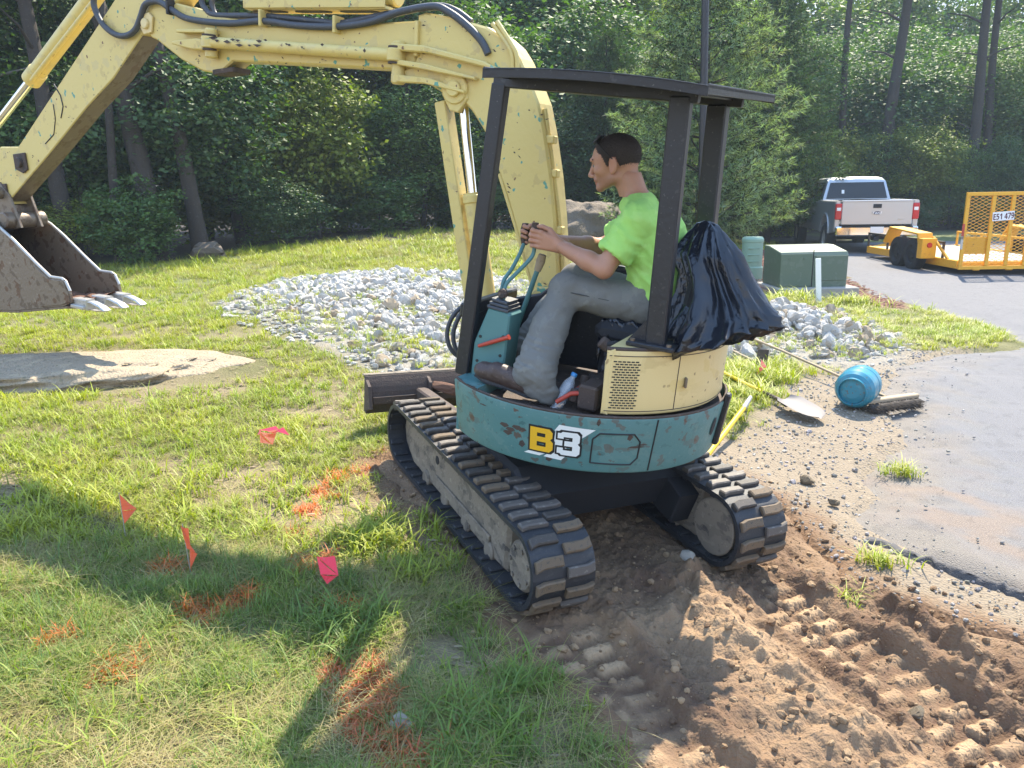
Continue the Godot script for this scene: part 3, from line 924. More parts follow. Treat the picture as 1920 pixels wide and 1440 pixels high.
func body(ex: Node3D) -> void:
	var th_front := deg_to_rad(50.0)
	var sk := G.new()
	arc_wall(sk, th_front, TAU - th_front, 0.56, 0.85, func(_t, u): return skirt_r(u), 72)
	# the rolled lower lip, the deck and the closed front
	var deck := []
	var deck_low := []
	for i in 73:
		var th := lerpf(th_front, TAU - th_front, i / 72.0)
		deck.append(Vector2(-0.08 + 0.735 * cos(th), -0.735 * sin(th)))
		deck_low.append(Vector2(-0.08 + 0.715 * cos(th), -0.715 * sin(th)))
	var flat := Transform3D(Basis(Vector3(1, 0, 0), Vector3(0, 0, 1), Vector3(0, -1, 0)), Vector3.ZERO) # outline on the map, thickness downwards
	sk.prism(deck_low, -0.60, -0.562, flat, 0.004)
	var fl: Vector3 = skirt_at(th_front, 0.7)
	sk.box(Vector3(fl.x - 0.01, 0.705, 0), Vector3(0.02, 0.28, fl.z * -2 - 0.01), Basis.IDENTITY, 0.004)
	var skirt := build("skirt", sk, M.teal, ex)
	var dk := G.new()
	dk.prism(deck, -0.800, -0.78, flat, 0.003)
	build("floor_plate", dk, M.rusty, ex)
	var lip := G.new()
	var lp := []
	for i in 41:
		var q := skirt_at(lerpf(th_front, deg_to_rad(200), i / 40.0), 0.85, -0.01)
		lp.append(q)
	lip.tube(lp, 0.007, 6)
	build("rim", lip, M.rusty, skirt)
	var plate_front := G.new() # the sloping teal cover in the front left corner
	plate_front.quad(V(0.395, 0.854, 0.575), V(0.21, 0.86, 0.70), V(0.22, 0.858, 0.42), V(0.395, 0.85, 0.42))
	plate_front.tri(V(0.395, 0.854, 0.575), V(0.30, 0.858, 0.655), V(0.21, 0.86, 0.70))
	plate_front.quad(V(0.22, 0.858, 0.42), V(0.21, 0.86, 0.70), V(0.21, 0.80, 0.69), V(0.22, 0.80, 0.42))
	build("corner_cover", plate_front, M.teal, skirt)
	# the outline of the inspection panel, a groove in the skirt
	var pn := G.new()
	var po := [Vector2(0.195, -0.09), Vector2(0.195, 0.035), Vector2(0.225, 0.065), Vector2(0.385, 0.065), Vector2(0.42, 0.025), Vector2(0.42, -0.06), Vector2(0.39, -0.095)]
	for i in po.size():
		var p0: Vector2 = po[i]
		var p1: Vector2 = po[(i + 1) % po.size()]
		var pt := []
		for k in 9:
			var q := p0.lerp(p1, k / 8.0)
			pt.append(skirt_at(deg_to_rad(100) + q.x / 0.74, 0.705 + q.y, 0.001))
		pn.tube(pt, 0.004, 5)
	pn.tube([skirt_at(deg_to_rad(138), 0.575, 0.001), skirt_at(deg_to_rad(138), 0.84, 0.001)], 0.004, 5)
	build("panel_seam", pn, M.decal_black, skirt)
	var vh := G.new()
	for i in 12:
		var a := TAU * i / 12
		var b := TAU * (i + 1) / 12
		vh.tri(skirt_at(deg_to_rad(172), 0.73, 0.004), skirt_at(deg_to_rad(172) + 0.035 * cos(b), 0.73 + 0.05 * sin(b), 0.004), skirt_at(deg_to_rad(172) + 0.035 * cos(a), 0.73 + 0.05 * sin(a), 0.004))
	build("lifting_hole", vh, M.black_matt, skirt)
	var cw := G.new() # the dark rubber strip down the tail
	cw.bar(skirt_at(deg_to_rad(181), 0.60, 0.012), skirt_at(deg_to_rad(181), 0.88, 0.012), 0.06, 0.03, V(-1, 0, 0), 0.008)
	build("tail_guard", cw, M.black, skirt)
	# B3: a white slash behind, then the letters with black borders
	var th := deg_to_rad(92.5)
	var dw := G.new()
	decal_poly(dw, th, 0.70, [Vector2(-0.03, -0.085), Vector2(0.05, -0.085), Vector2(0.10, -0.055), Vector2(0.02, -0.052)], 0.0015)
	decal_poly(dw, th, 0.70, [Vector2(0.07, -0.085), Vector2(0.155, -0.09), Vector2(0.185, -0.055), Vector2(0.10, -0.055)], 0.0015)
	decal_poly(dw, th, 0.70, [Vector2(0.115, 0.06), Vector2(0.135, 0.092), Vector2(0.30, 0.085), Vector2(0.235, 0.03)], 0.0015)
	decal_poly(dw, th, 0.70, [Vector2(0.11, -0.06), Vector2(0.12, 0.06), Vector2(0.19, 0.06), Vector2(0.17, -0.06)], 0.0015)
	build("decal_slash", dw, M.decal_white, skirt)
	for pass_ in 2:
		var e := 0.009 if pass_ == 0 else 0.0
		var o := 0.003 if pass_ == 0 else 0.0045
		var gb := G.new()
		var gt := G.new()
		for q in [[0.0, -0.06, 0.034, 0.06, ""], [0.034, -0.06, 0.098, -0.034, ""], [0.034, 0.034, 0.094, 0.06, ""], [0.034, -0.011, 0.092, 0.015, ""], [0.078, -0.06, 0.112, 0.008, "12"], [0.074, 0.0, 0.108, 0.06, "12"]]:
			decal_rect(gb, th, 0.70, q[0] - e, q[1] - e, q[2] + e, q[3] + e, o, 0.016, q[4])
		for q in [[0.14, -0.06, 0.225, -0.034, "0"], [0.14, 0.034, 0.22, 0.06, "3"], [0.165, -0.012, 0.215, 0.014, ""], [0.203, -0.06, 0.238, 0.006, "12"], [0.201, -0.002, 0.234, 0.06, "12"], [0.132, -0.052, 0.16, -0.022, ""], [0.132, 0.024, 0.16, 0.052, ""]]:
			decal_rect(gt, th, 0.70, q[0] - e, q[1] - e, q[2] + e, q[3] + e, o, 0.014, q[4])
		build("decal_border" if pass_ == 0 else "decal_letter", gb, M.decal_black if pass_ == 0 else M.decal_yellow, skirt)
		build("decal_border" if pass_ == 0 else "decal_number", gt, M.decal_black if pass_ == 0 else M.decal_white, skirt)
	# scraped paint on the skirt
	var scr := G.new()
	for q in [[0.0, 0.03], [0.035, 0.015], [0.07, 0.035], [0.02, -0.005], [0.095, 0.03]]:
		var o := Vector2(q[0] - 0.17, q[1] - 0.005)
		decal_poly(scr, th, 0.70, [o, o + Vector2(0.03, -0.012), o + Vector2(0.055, 0.004), o + Vector2(0.042, 0.014), o + Vector2(0.012, 0.012)], 0.001)
	for q in [[0.46, 0.0, 0.09, 0.010], [0.45, 0.045, 0.028, 0.03], [0.50, 0.012, 0.06, 0.007], [-0.06, -0.055, 0.035, 0.03], [0.08, -0.10, 0.035, 0.025], [-0.30, 0.09, 0.05, 0.006], [0.30, 0.115, 0.02, 0.03]]:
		var o := Vector2(q[0], q[1])
		decal_poly(scr, th, 0.70, [o, o + Vector2(q[2] * 0.55, -q[3] * 0.3), o + Vector2(q[2], q[3] * 0.35), o + Vector2(q[2] * 0.6, q[3]), o + Vector2(q[2] * 0.15, q[3] * 0.7)], 0.0012)
	build("scraped_paint", scr, M.rusty, skirt)
	# engine cowl
	var cowl := G.new()
	var t0 := deg_to_rad(117)
	arc_wall(cowl, t0, TAU - t0, 0.852, 1.165, func(_t, _u): return 0.722, 48)
	var top := []
	for i in 49:
		var t := lerpf(t0, TAU - t0, i / 48.0)
		top.append(Vector2(-0.08 + 0.708 * cos(t), -0.708 * sin(t)))
	cowl.prism(top, -1.168, -1.14, flat, 0.006)
	var ff := -0.08 + 0.725 * cos(t0)
	var lf := 0.725 * sin(t0)
	cowl.prism([Vector2(ff + 0.004, 0.852), Vector2(ff + 0.012, 1.10), Vector2(ff - 0.01, 1.165), Vector2(ff - 0.03, 1.165), Vector2(ff - 0.025, 0.852)], -lf + 0.012, lf - 0.012, Transform3D.IDENTITY, 0.006)
	var cw2 := build("engine_cowl", cowl, M.cream, ex)
	var rm := G.new()
	var rp := []
	for i in 41:
		var t := lerpf(t0, deg_to_rad(190), i / 40.0)
		rp.append(V(-0.08 + 0.712 * cos(t), 1.163, 0.712 * sin(t)))
	rm.tube(rp, 0.010, 6)
	build("rusty_rim", rm, M.rusty, cw2)
	for row in 19: # the rows of cooling slots, each cut shown by its dark bottom
		var sl := G.new()
		for col in 6:
			var tt := deg_to_rad(119.5) + (col * 0.0285 + (0.0142 if row % 2 else 0.0)) + 0.002 * row / 19.0
			var u := 0.885 + row * 0.0122
			var q := []
			for e in [[0, 0], [0.022, 0], [0.022, 0.0062], [0, 0.0062]]:
				var r := 0.7238
				q.append(V(-0.08 + r * cos(tt + e[0]), u + e[1], r * sin(tt + e[0])))
			sl.quad(q[0], q[1], q[2], q[3])
		build("cooling_slots", sl, M.black_matt, cw2)
	var cap := G.new()
	cap.disc(V(-0.38, 1.10, 0.44), V(-0.31, 1.15, 0.47), 0.03, 12, 0.006)
	build("filler_cap", cap, M.rusty, cw2)
	var seam := G.new()
	for k in 2: # the lid line below the cowl's top and the door line down its side
		var sp := []
		for i in 25:
			var t := lerpf(deg_to_rad(118), deg_to_rad(225), i / 24.0)
			sp.append(V(-0.08 + 0.723 * cos(t), 0.872 + 0.262 * k, 0.723 * sin(t)))
		seam.tube(sp, 0.0022, 5)
	seam.tube([V(-0.08 + 0.723 * cos(2.55), 0.875, 0.723 * sin(2.55)), V(-0.08 + 0.723 * cos(2.55), 1.13, 0.723 * sin(2.55))], 0.0022, 5)
	build("cowl_seam", seam, M.rusty, cw2)
	var la := G.new()
	la.box(V(-0.08 + 0.727 * cos(2.62), 1.0, 0.727 * sin(2.62)), Vector3(0.012, 0.05, 0.03), Basis(Vector3.UP, -2.62), 0.004)
	build("latch", la, M.steel, cw2)
	# what shows under the seat
	var ub := G.new()
	ub.box(V(-0.30, 0.88, 0.30), Vector3(0.10, 0.12, 0.5), Basis.IDENTITY, 0.01)
	for k in 5:
		ub.disc(V(-0.22 - 0.03 * (k % 2), 0.84 + 0.02 * (k % 3), 0.52 - 0.06 * k), V(-0.22 - 0.03 * (k % 2), 0.90 + 0.02 * (k % 3), 0.50 - 0.06 * k), 0.024, 8, 0.004)
	var vb := build("valve_block", ub, M.rusty, ex)
	for k in 4:
		var hp := G.new()
		hp.tube([V(-0.16, 0.84, 0.58 - 0.07 * k), V(-0.22, 0.89, 0.56 - 0.07 * k), V(-0.30, 0.90 + 0.01 * k, 0.5 - 0.07 * k), V(-0.36, 0.86, 0.44 - 0.05 * k)], 0.012, 7)
		build("hydraulic_pipe", hp, M.hose if k % 2 else M.red, vb)
	var seat := G.new()
	seat.box(V(-0.45, 1.15, 0.04), Vector3(0.50, 0.10, 0.5), Basis.IDENTITY, 0.04)
	seat.box(V(-0.36, 0.98, 0.04), Vector3(0.26, 0.26, 0.46), Basis.IDENTITY, 0.03)
	seat.box(V(-0.66, 1.36, 0.04), Vector3(0.08, 0.40, 0.46), Basis(Vector3(0, 0, 1), 0.12), 0.035)
	var st := build("seat", seat, M.black_matt, ex)
	var cover := drape(V(-0.40, 1.215, 0.10), 5)
	build("seat_cover", cover, M.plastic, st)
	var bel := G.new()
	for k in 6:
		bel.tube([V(-0.40 + 0.01 * k, 1.16 - 0.025 * k, 0.50), V(-0.33 - 0.006 * k, 1.13 - 0.022 * k, 0.46), V(-0.28 - 0.012 * k, 1.12 - 0.024 * k, 0.34)], 0.014, 7)
	build("bellows", bel, M.black_matt, st)
	# lever console
	var con := plate([[0.198, 0.80], [0.186, 0.92], [0.172, 1.19], [0.185, 1.205], [0.295, 1.215], [0.368, 1.02], [0.378, 0.80]], 0.34, 0.48, 0.008)
	var cs := build("lever_console", con, M.teal_clean, ex)
	var bt := G.new()
	for k in 3:
		bt.prism([Vector2(0.185 + 0.006 * k, 1.202 + 0.018 * k), Vector2(0.300 - 0.008 * k, 1.212 + 0.018 * k), Vector2(0.302 - 0.008 * k, 1.228 + 0.018 * k), Vector2(0.183 + 0.006 * k, 1.218 + 0.018 * k)], -0.485 + 0.006 * k, -0.335 - 0.006 * k, Transform3D.IDENTITY, 0.004)
	build("rubber_boot", bt, M.hose, cs)
	for q in [[[0.262, 1.24, 0.41], [0.268, 1.335, 0.39], [0.250, 1.40, 0.34], [0.237, 1.47, 0.29], [0.232, 1.535, 0.25]], [[0.238, 1.24, 0.43], [0.243, 1.325, 0.41], [0.213, 1.38, 0.37], [0.165, 1.45, 0.33], [0.150, 1.49, 0.31], [0.148, 1.55, 0.31]]]:
		var lv := G.new()
		var pt := []
		for e in q:
			pt.append(V(e[0], e[1], e[2]))
		lv.tube(smooth_path(pt, 4), 0.0105, 8)
		var lev := build("control_lever", lv, M.teal_clean, cs)
		var gp := G.new()
		var e0: Vector3 = pt[-1]
		gp.tube([e0 - Vector3(0, 0.02, 0), e0 + Vector3(0.003, 0.01, 0), e0 + Vector3(0.004, 0.06, 0), e0 + Vector3(0.004, 0.09, 0)], [0.015, 0.021, 0.023, 0.016], 10)
		build("grip", gp, M.rusty, lev)
	var kn := G.new()
	kn.disc(V(0.240, 1.288, 0.425), V(0.240, 1.288, 0.455), 0.026, 8, 0.006)
	build("clamp_knob", kn, M.rusty, cs)
	var rl := G.new()
	rl.tube([V(0.328, 1.012, 0.495), V(0.26, 1.043, 0.50), V(0.175, 1.082, 0.51), V(0.152, 1.093, 0.51)], [0.009, 0.011, 0.011, 0.014], 8)
	build("red_lever", rl, M.red, cs)
	var bolts := [[0.34, 0.93], [0.21, 0.98], [0.33, 1.06], [0.20, 1.08]]
	for b in bolts:
		var bo := G.new()
		bo.disc(V(b[0], b[1], 0.478), V(b[0], b[1], 0.484), 0.008, 8)
		build("bolt", bo, M.decal_black, cs)
	var dl := G.new()
	dl.tube([V(0.315, 0.82, 0.22), V(0.24, 1.12, 0.22), V(0.16, 1.40, 0.22)], 0.014, 8)
	var dlv := build("drive_lever", dl, M.teal_clean, ex)
	var dg := G.new()
	dg.tube([V(0.162, 1.39, 0.22), V(0.148, 1.44, 0.22), V(0.14, 1.475, 0.22)], [0.018, 0.024, 0.020], 10)
	build("grip", dg, M.wood, dlv)
	# black right-hand side and the bar across the front
	var rs := plate([[0.60, 0.80], [0.58, 1.10], [0.45, 1.155], [0.30, 1.20], [0.08, 1.385], [-0.10, 1.42], [-0.55, 1.40], [-0.55, 0.83]], -0.19, -0.14, 0.01)
	rs.bar(V(0.44, 1.175, 0.47), V(0.52, 1.15, -0.25), 0.05, 0.07, Vector3.UP, 0.008)
	rs.add(plate([[0.46, 0.86], [0.44, 1.14], [0.465, 1.14], [0.485, 0.86]], -0.20, 0.42, 0.004))
	build("front_guard", rs, M.black, ex)

func smooth_path(pt: Array, k: int) -> Array: # Catmull-Rom through the points
	var out := []
	for i in pt.size() - 1:
		var a: Vector3 = pt[maxi(i - 1, 0)]
		var b: Vector3 = pt[i]
		var c: Vector3 = pt[i + 1]
		var d: Vector3 = pt[mini(i + 2, pt.size() - 1)]
		for j in k:
			out.append(b.cubic_interpolate(c, a, d, float(j) / k))
	out.append(pt[-1])
	return out

func drape(at: Vector3, seed_: int) -> G: # crumpled sheeting over the seat's edge
	var f := FastNoiseLite.new()
	f.seed = seed_; f.frequency = 3.0; f.noise_type = FastNoiseLite.TYPE_SIMPLEX; f.fractal_type = FastNoiseLite.FRACTAL_RIDGED
	var rows := []
	for i in 26:
		var t := i / 25.0
		var row := PackedVector3Array()
		for j in 40:
			var s := j / 39.0
			var l := 0.20 * (1.0 - 2.0 * maxf(0.0, 0.5 - t)) + 0.10 * t
			var y := -0.26 * ss(0.45, 1.0, t) * (0.7 + 0.5 * f.get_noise_2d(s * 2, 7))
			var k := f.get_noise_2d(s * 0.9, t * 1.3 + 0.3 * s)
			row.append(at + V(0.17 - 0.42 * s, y + 0.018 * k, l - 0.1 + 0.05 * k * t))
		rows.append(row)
	var g := G.new()
	g.surf(rows, false, false)
	return g

func canopy(ex: Node3D) -> void:
	for q in [[0.47, 1.175, 2.245, 0.065, 0.09], [-0.40, 1.16, 2.27, 0.095, 0.10]]:
		var po := G.new()
		var b: Vector3 = V(-0.575 if q[0] > 0 else -0.55, q[1], q[0])
		var t: Vector3 = V(-0.545 if q[0] > 0 else -0.50, q[2], q[0])
		po.bar(b, t, q[3], q[4], Vector3(1, 0, 0), 0.008)
		var pp := build("rear_post", po, M.black, ex)
		var bs := G.new()
		bs.box(b + Vector3(0.01, 0.006, 0), Vector3(0.22, 0.022, 0.15), Basis.IDENTITY, 0.005)
		bs.prism([Vector2(-0.53, 1.18), Vector2(-0.44, 1.18), Vector2(-0.53, 1.30)], -q[0] - 0.008, -q[0] + 0.008, Transform3D.IDENTITY, 0.002)
		var fpl := build("foot_plate", bs, M.black, pp)
		for e in [[0.085, 0.055], [0.085, -0.055], [-0.085, 0.055], [-0.085, -0.055]]:
			var bo := G.new()
			bo.disc(b + Vector3(0.01 + e[0], 0.016, e[1]), b + Vector3(0.01 + e[0], 0.028, e[1]), 0.012, 6)
			build("bolt", bo, M.steel, fpl)
	for l in [0.47, -0.41]:
		var fp := G.new()
		fp.bar(V(0.425, 0.84, l), V(0.31, 2.265, l), 0.055, 0.075, Vector3(1, 0, 0), 0.006)
		if l > 0:
			build("front_post", fp, M.black, ex)
	var rf := G.new() # the sheet roof with turned-down edges
	var tilt := Transform3D(Basis(Vector3(0, 0, 1), 0.035) * Basis(Vector3(1, 0, 0), -0.055), V(-0.23, 2.325, 0.01))
	var sheet_top := []
	var skirt_low := []
	for k in 13: # the sheet is a little bowed
		var x := 0.49 * (k / 6.0 - 1.0)
		sheet_top.append(Vector2(x, 0.022 - 0.085 * x * x))
		skirt_low.append(Vector2(x, 0.020 - 0.085 * x * x))
	for k in 13:
		var p: Vector2 = sheet_top[12 - k]
		sheet_top.append(p - Vector2(0, 0.010))
		skirt_low.append(p - Vector2(0, 0.040))
	rf.prism(sheet_top, -0.73, 0.73, tilt, 0.002)
	for s in [1.0, -1.0]:
		rf.prism(skirt_low, s * 0.727 - 0.003, s * 0.727 + 0.003, tilt, 0.001)
		rf.box(tilt * Vector3(s * 0.487, -0.012, 0), Vector3(0.006, 0.04, 1.448), tilt.basis, 0.002)
	var roof := build("canopy_roof", rf, M.black, ex)
	for s in [0.47, -0.41]:
		var be := G.new()
		be.bar(V(0.34, 2.30 - 0.05 * s, s), V(-0.62, 2.27 - 0.05 * s, s), 0.05, 0.055, Vector3.UP, 0.004)
		build("roof_beam", be, M.black, roof)
	for f in [0.31, -0.545]:
		var be := G.new()
		be.bar(V(f, 2.275, 0.45), V(f, 2.315, -0.39), 0.05, 0.04, Vector3.UP, 0.004)
		build("roof_beam", be, M.black, roof)

func boom(ex: Node3D) -> void:
	var LC := -0.36 # the boom's centre line lies to the driver's right
	# lower boom, the tall curved piece
	var goose := [[1.281, 2.671], [1.23, 2.688], [1.077, 2.666], [0.942, 2.641], [0.823, 2.614], [0.724, 2.566], [0.65, 2.515], [0.599, 2.456], [0.507, 2.31], [0.46, 2.226], [0.409, 2.071], [0.347, 1.837], [0.302, 1.615], [0.263, 1.389], [0.213, 1.10], [0.36, 1.08], [0.482, 1.382], [0.544, 1.536], [0.618, 1.709], [0.677, 1.83], [0.765, 2.02], [0.808, 2.076], [0.886, 2.166], [0.953, 2.218], [1.094, 2.257], [1.174, 2.295], [1.265, 2.312], [1.36, 2.335], [1.385, 2.37], [1.30, 2.40], [1.281, 2.45]]
	var gp := plate(goose, LC - 0.095, LC + 0.095, 0.012)
	var gs := build("lower_boom", gp, M.yellow, ex)
	var rib := plate([[1.43, 2.475], [1.43, 2.515], [1.20, 2.505], [0.80, 2.43], [0.72, 2.40], [0.72, 2.385], [1.18, 2.465]], LC + 0.09, LC + 0.15, 0.008)
	rib.add(plate([[1.42, 2.40], [1.42, 2.43], [1.18, 2.405], [0.85, 2.345], [0.85, 2.33], [1.20, 2.375]], LC + 0.09, LC + 0.15, 0.006))
	rib.add(plate([[1.43, 2.30], [1.43, 2.345], [1.15, 2.33], [0.92, 2.27], [0.92, 2.255], [1.20, 2.30]], LC + 0.09, LC + 0.14, 0.006))
	rib.add(plate([[1.285, 2.64], [1.285, 2.45], [1.26, 2.45], [1.26, 2.64]], LC + 0.09, LC + 0.12, 0.004))
	build("bracket_rib", rib, M.yellow, gs)
	var ps := G.new()
	ps.disc(V(1.40, 2.29, LC + 0.10), V(1.40, 2.53, LC + 0.10), 0.042, 18, 0.01)
	build("hinge_pin", ps, M.yellow, gs)
	var b2 := G.new()
	pin(b2, 0.999, 2.28, LC + 0.09, 0.085, 0.025)
	pin(b2, 0.999, 2.28, LC + 0.11, 0.045, 0.025)
	build("pin_boss", b2, M.yellow, gs)
	var ear := plate([[0.93, 2.31], [1.06, 2.33], [1.09, 2.25], [1.03, 2.16], [0.97, 2.15], [0.91, 2.23]], LC + 0.06, LC + 0.105, 0.006)
	build("cylinder_ear", ear, M.yellow, gs)
	for k in 2: # pipes clipped to its back and side
		var pg := G.new()
		var o := 0.02 + 0.028 * k
		pg.tube(smooth_path([V(0.80 - o, 2.62 + o * 0.4, LC + 0.10), V(0.70 - o, 2.53, LC + 0.11), V(0.66 - o, 2.47, LC + 0.11), V(0.65 - o, 2.40, LC + 0.105)], 5), 0.013, 8)
		build("steel_pipe", pg, M.yellow, gs)
		var pb := G.new()
		pb.tube(smooth_path([V(0.47 - 0.03 * k, 2.20, LC + 0.05), V(0.37 - 0.02 * k, 1.85, LC + 0.05), V(0.30 - 0.02 * k, 1.55, LC + 0.05), V(0.25 - 0.02 * k, 1.25, LC + 0.05)], 5), 0.014, 8)
		build("steel_pipe", pb, M.yellow, gs)
	for q in [[0.395, 2.04], [0.36, 1.86], [0.30, 1.55]]:
		var cl := G.new()
		cl.box(V(q[0] - 0.01, q[1], LC + 0.055), Vector3(0.06, 0.045, 0.05), Basis.IDENTITY, 0.006)
		build("pipe_clip", cl, M.yellow, gs)
	var fl := G.new() # stiffening strip along the inside curve
	var fp := []
	for q in [[0.38, 1.14], [0.482, 1.382], [0.544, 1.536], [0.677, 1.83]]:
		fp.append(V(q[0] + 0.004, q[1], LC + 0.085))
	fl.tube(fp, 0.012, 6)
	build("weld_strip", fl, M.yellow, gs)
	var foot := G.new()
	for s in [0.12, -0.12]:
		foot.add(plate([[0.52, 0.85], [0.46, 1.10], [0.36, 1.22], [0.22, 1.23], [0.12, 1.12], [0.05, 0.85]], LC + s - 0.02, LC + s + 0.02, 0.006))
	pin(foot, 0.29, 1.13, LC + 0.13, 0.05, 0.03)
	build("boom_foot", foot, M.yellow, ex)
	# lift cylinder
	var lr := G.new()
	lr.tube([V(0.999, 2.27, LC + 0.02), V(0.885, 1.66, LC + 0.02)], 0.030, 14)
	build("lift_rod", lr, M.chrome, ex)
	var lb := G.new()
	lb.tube([V(0.895, 1.70, LC + 0.02), V(0.878, 1.62, LC + 0.02), V(0.72, 0.98, LC + 0.02)], 0.055, 18)
	lb.disc(V(0.892, 1.69, LC + 0.02), V(0.882, 1.64, LC + 0.02), 0.062, 18, 0.006)
	build("lift_barrel", lb, M.yellow, ex)
	var lg := G.new()
	lg.bar(V(1.125, 2.21, LC + 0.02), V(0.845, 1.06, LC + 0.02), 0.10, 0.075, Vector3(1, 0.2, 0), 0.006)
	build("rod_guard", lg, M.yellow, ex)
	# upper boom
	var up := [[1.27, 2.646], [1.599, 2.63], [1.924, 2.60], [2.448, 2.61], [2.821, 2.668], [3.267, 2.75], [3.513, 2.72], [3.60, 2.66], [3.605, 2.60], [3.54, 2.53], [3.482, 2.513], [3.252, 2.392], [3.05, 2.321], [2.894, 2.309], [2.76, 2.39], [2.454, 2.39], [2.008, 2.385], [1.594, 2.377], [1.30, 2.375]]
	var ub := plate(up, LC - 0.085, LC + 0.085, 0.010)
	var upb := build("upper_boom", ub, M.yellow, ex)
	var foot_lip := G.new()
	foot_lip.box(V(2.83, 2.325, LC + 0.03), Vector3(0.20, 0.035, 0.16), Basis(Vector3(0, 0, 1), -0.12), 0.006)
	build("rusty_lip", foot_lip, M.rusty, upb)
	var hp := G.new()
	hp.disc(V(2.905, 2.40, LC + 0.13), V(2.90, 2.585, LC + 0.13), 0.042, 18, 0.01)
	build("hinge_pin", hp, M.yellow, upb)
	var hb := plate([[2.87, 2.45], [2.87, 2.50], [3.02, 2.52], [3.25, 2.50], [3.25, 2.48], [3.05, 2.45]], LC + 0.08, LC + 0.16, 0.006)
	hb.add(plate([[2.87, 2.555], [2.87, 2.575], [3.20, 2.575], [3.20, 2.555]], LC + 0.08, LC + 0.16, 0.004))
	build("bracket_rib", hb, M.yellow, upb)
	var hx := G.new()
	hx.add(plate([[3.49, 2.66], [3.53, 2.69], [3.61, 2.67], [3.63, 2.60], [3.59, 2.545], [3.51, 2.56]], LC + 0.088, LC + 0.105, 0.004))
	pin(hx, 3.56, 2.615, LC + 0.10, 0.035, 0.025)
	build("pivot_pin", hx, M.cream, upb)
	var link := G.new()
	link.tube([V(2.90, 2.497, LC + 0.15), V(1.40, 2.452, LC + 0.12)], 0.036, 16)
	for e in [[2.90, 2.497, 0.15], [1.41, 2.452, 0.12]]:
		link.disc(V(e[0], e[1] - 0.036, LC + e[2]), V(e[0], e[1] + 0.036, LC + e[2]), 0.052, 18, 0.006)
	build("link_rod", link, M.yellow, ex)
	# dipper arm
	var arm := [[2.95, 3.25], [3.252, 3.063], [3.911, 2.774], [5.234, 1.673], [5.478, 1.656], [5.60, 1.58], [5.63, 1.25], [5.579, 1.159], [5.43, 1.215], [4.851, 1.624], [4.3, 2.031], [3.975, 2.245], [3.632, 2.545], [3.389, 2.669], [2.75, 3.15]]
	var ag := plate(arm, LC - 0.08, LC + 0.08, 0.010)
	var dip := build("dipper_arm", ag, M.yellow, ex)
	var wear := G.new() # its scraped, dirty underside
	var edge := [[5.579, 1.159], [5.43, 1.215], [4.851, 1.624], [4.3, 2.031], [3.975, 2.245], [3.632, 2.545]]
	for i in edge.size() - 1:
		var e0: Array = edge[i]
		var e1: Array = edge[i + 1]
		wear.quad(V(e0[0], e0[1] - 0.003, LC - 0.078), V(e1[0], e1[1] - 0.003, LC - 0.078), V(e1[0], e1[1] - 0.003, LC + 0.078), V(e0[0], e0[1] - 0.003, LC + 0.078))
	build("underside", wear, M.steel, dip)
	for q in [[5.197, 1.547, 0.075], [5.508, 1.27, 0.085]]:
		var pn := G.new()
		pn.add(plate([[q[0] - 0.085, q[1] - 0.05], [q[0] - 0.02, q[1] - 0.085], [q[0] + 0.08, q[1] - 0.06], [q[0] + 0.09, q[1] + 0.06], [q[0] - 0.07, q[1] + 0.085]], LC + 0.082, LC + 0.098, 0.004))
		pin(pn, q[0], q[1], LC + 0.095, q[2] * 0.55, 0.03)
		build("pivot_pin", pn, M.rusty, dip)
	var sc := G.new() # dark scratches
	sc.tube([V(4.63, 1.93, LC + 0.081), V(4.59, 2.02, LC + 0.081), V(4.61, 2.10, LC + 0.081), V(4.68, 2.18, LC + 0.081)], 0.006, 5)
	sc.tube([V(4.86, 1.72, LC + 0.081), V(4.74, 1.80, LC + 0.081), V(4.70, 1.92, LC + 0.081), V(4.71, 2.03, LC + 0.081)], 0.005, 5)
	build("scratch", sc, M.decal_black, dip)
	# bucket cylinder on the arm's back
	var bc := G.new()
	bc.tube([V(3.75, 3.17, LC), V(4.28, 2.775, LC), V(5.05, 2.225, LC)], 0.066, 20)
	bc.disc(V(4.98, 2.275, LC), V(5.09, 2.197, LC), 0.074, 20, 0.01)
	var bcp := build("bucket_cylinder", bc, M.yellow, ex)
	var bt := G.new()
	bt.tube(smooth_path([V(3.80, 3.02, LC + 0.06), V(4.24, 2.70, LC + 0.07), V(4.85, 2.28, LC + 0.07), V(4.98, 2.20, LC + 0.06)], 4), 0.018, 8)
	build("steel_pipe", bt, M.yellow, bcp)
	var br := G.new()
	br.tube([V(5.05, 2.225, LC), V(5.95, 1.60, LC)], 0.036, 16)
	build("bucket_rod", br, M.chrome, bcp)
	var lk := G.new()
	lk.add(plate([[5.90, 1.66], [6.02, 1.62], [5.62, 1.20], [5.45, 1.18]], LC - 0.1, LC + 0.1, 0.006))
	build("bucket_link", lk, M.yellow, ex)
	# arm cylinder on top of the boom
	var ac := G.new()
	ac.tube([V(3.2, 2.90, LC), V(1.52, 2.80, LC)], 0.062, 20)
	ac.disc(V(1.60, 2.805, LC), V(1.48, 2.798, LC), 0.07, 20, 0.01)
	var acp := build("arm_cylinder", ac, M.yellow, ex)
	var at := G.new()
	at.bar(V(1.50, 2.712, LC + 0.02), V(2.62, 2.715, LC + 0.02), 0.18, 0.02, Vector3.UP, 0.004)
	at.bar(V(1.50, 2.745, LC + 0.115), V(2.62, 2.745, LC + 0.115), 0.012, 0.07, Vector3.UP, 0.003)
	build("guard_plate", at, M.yellow, acp)
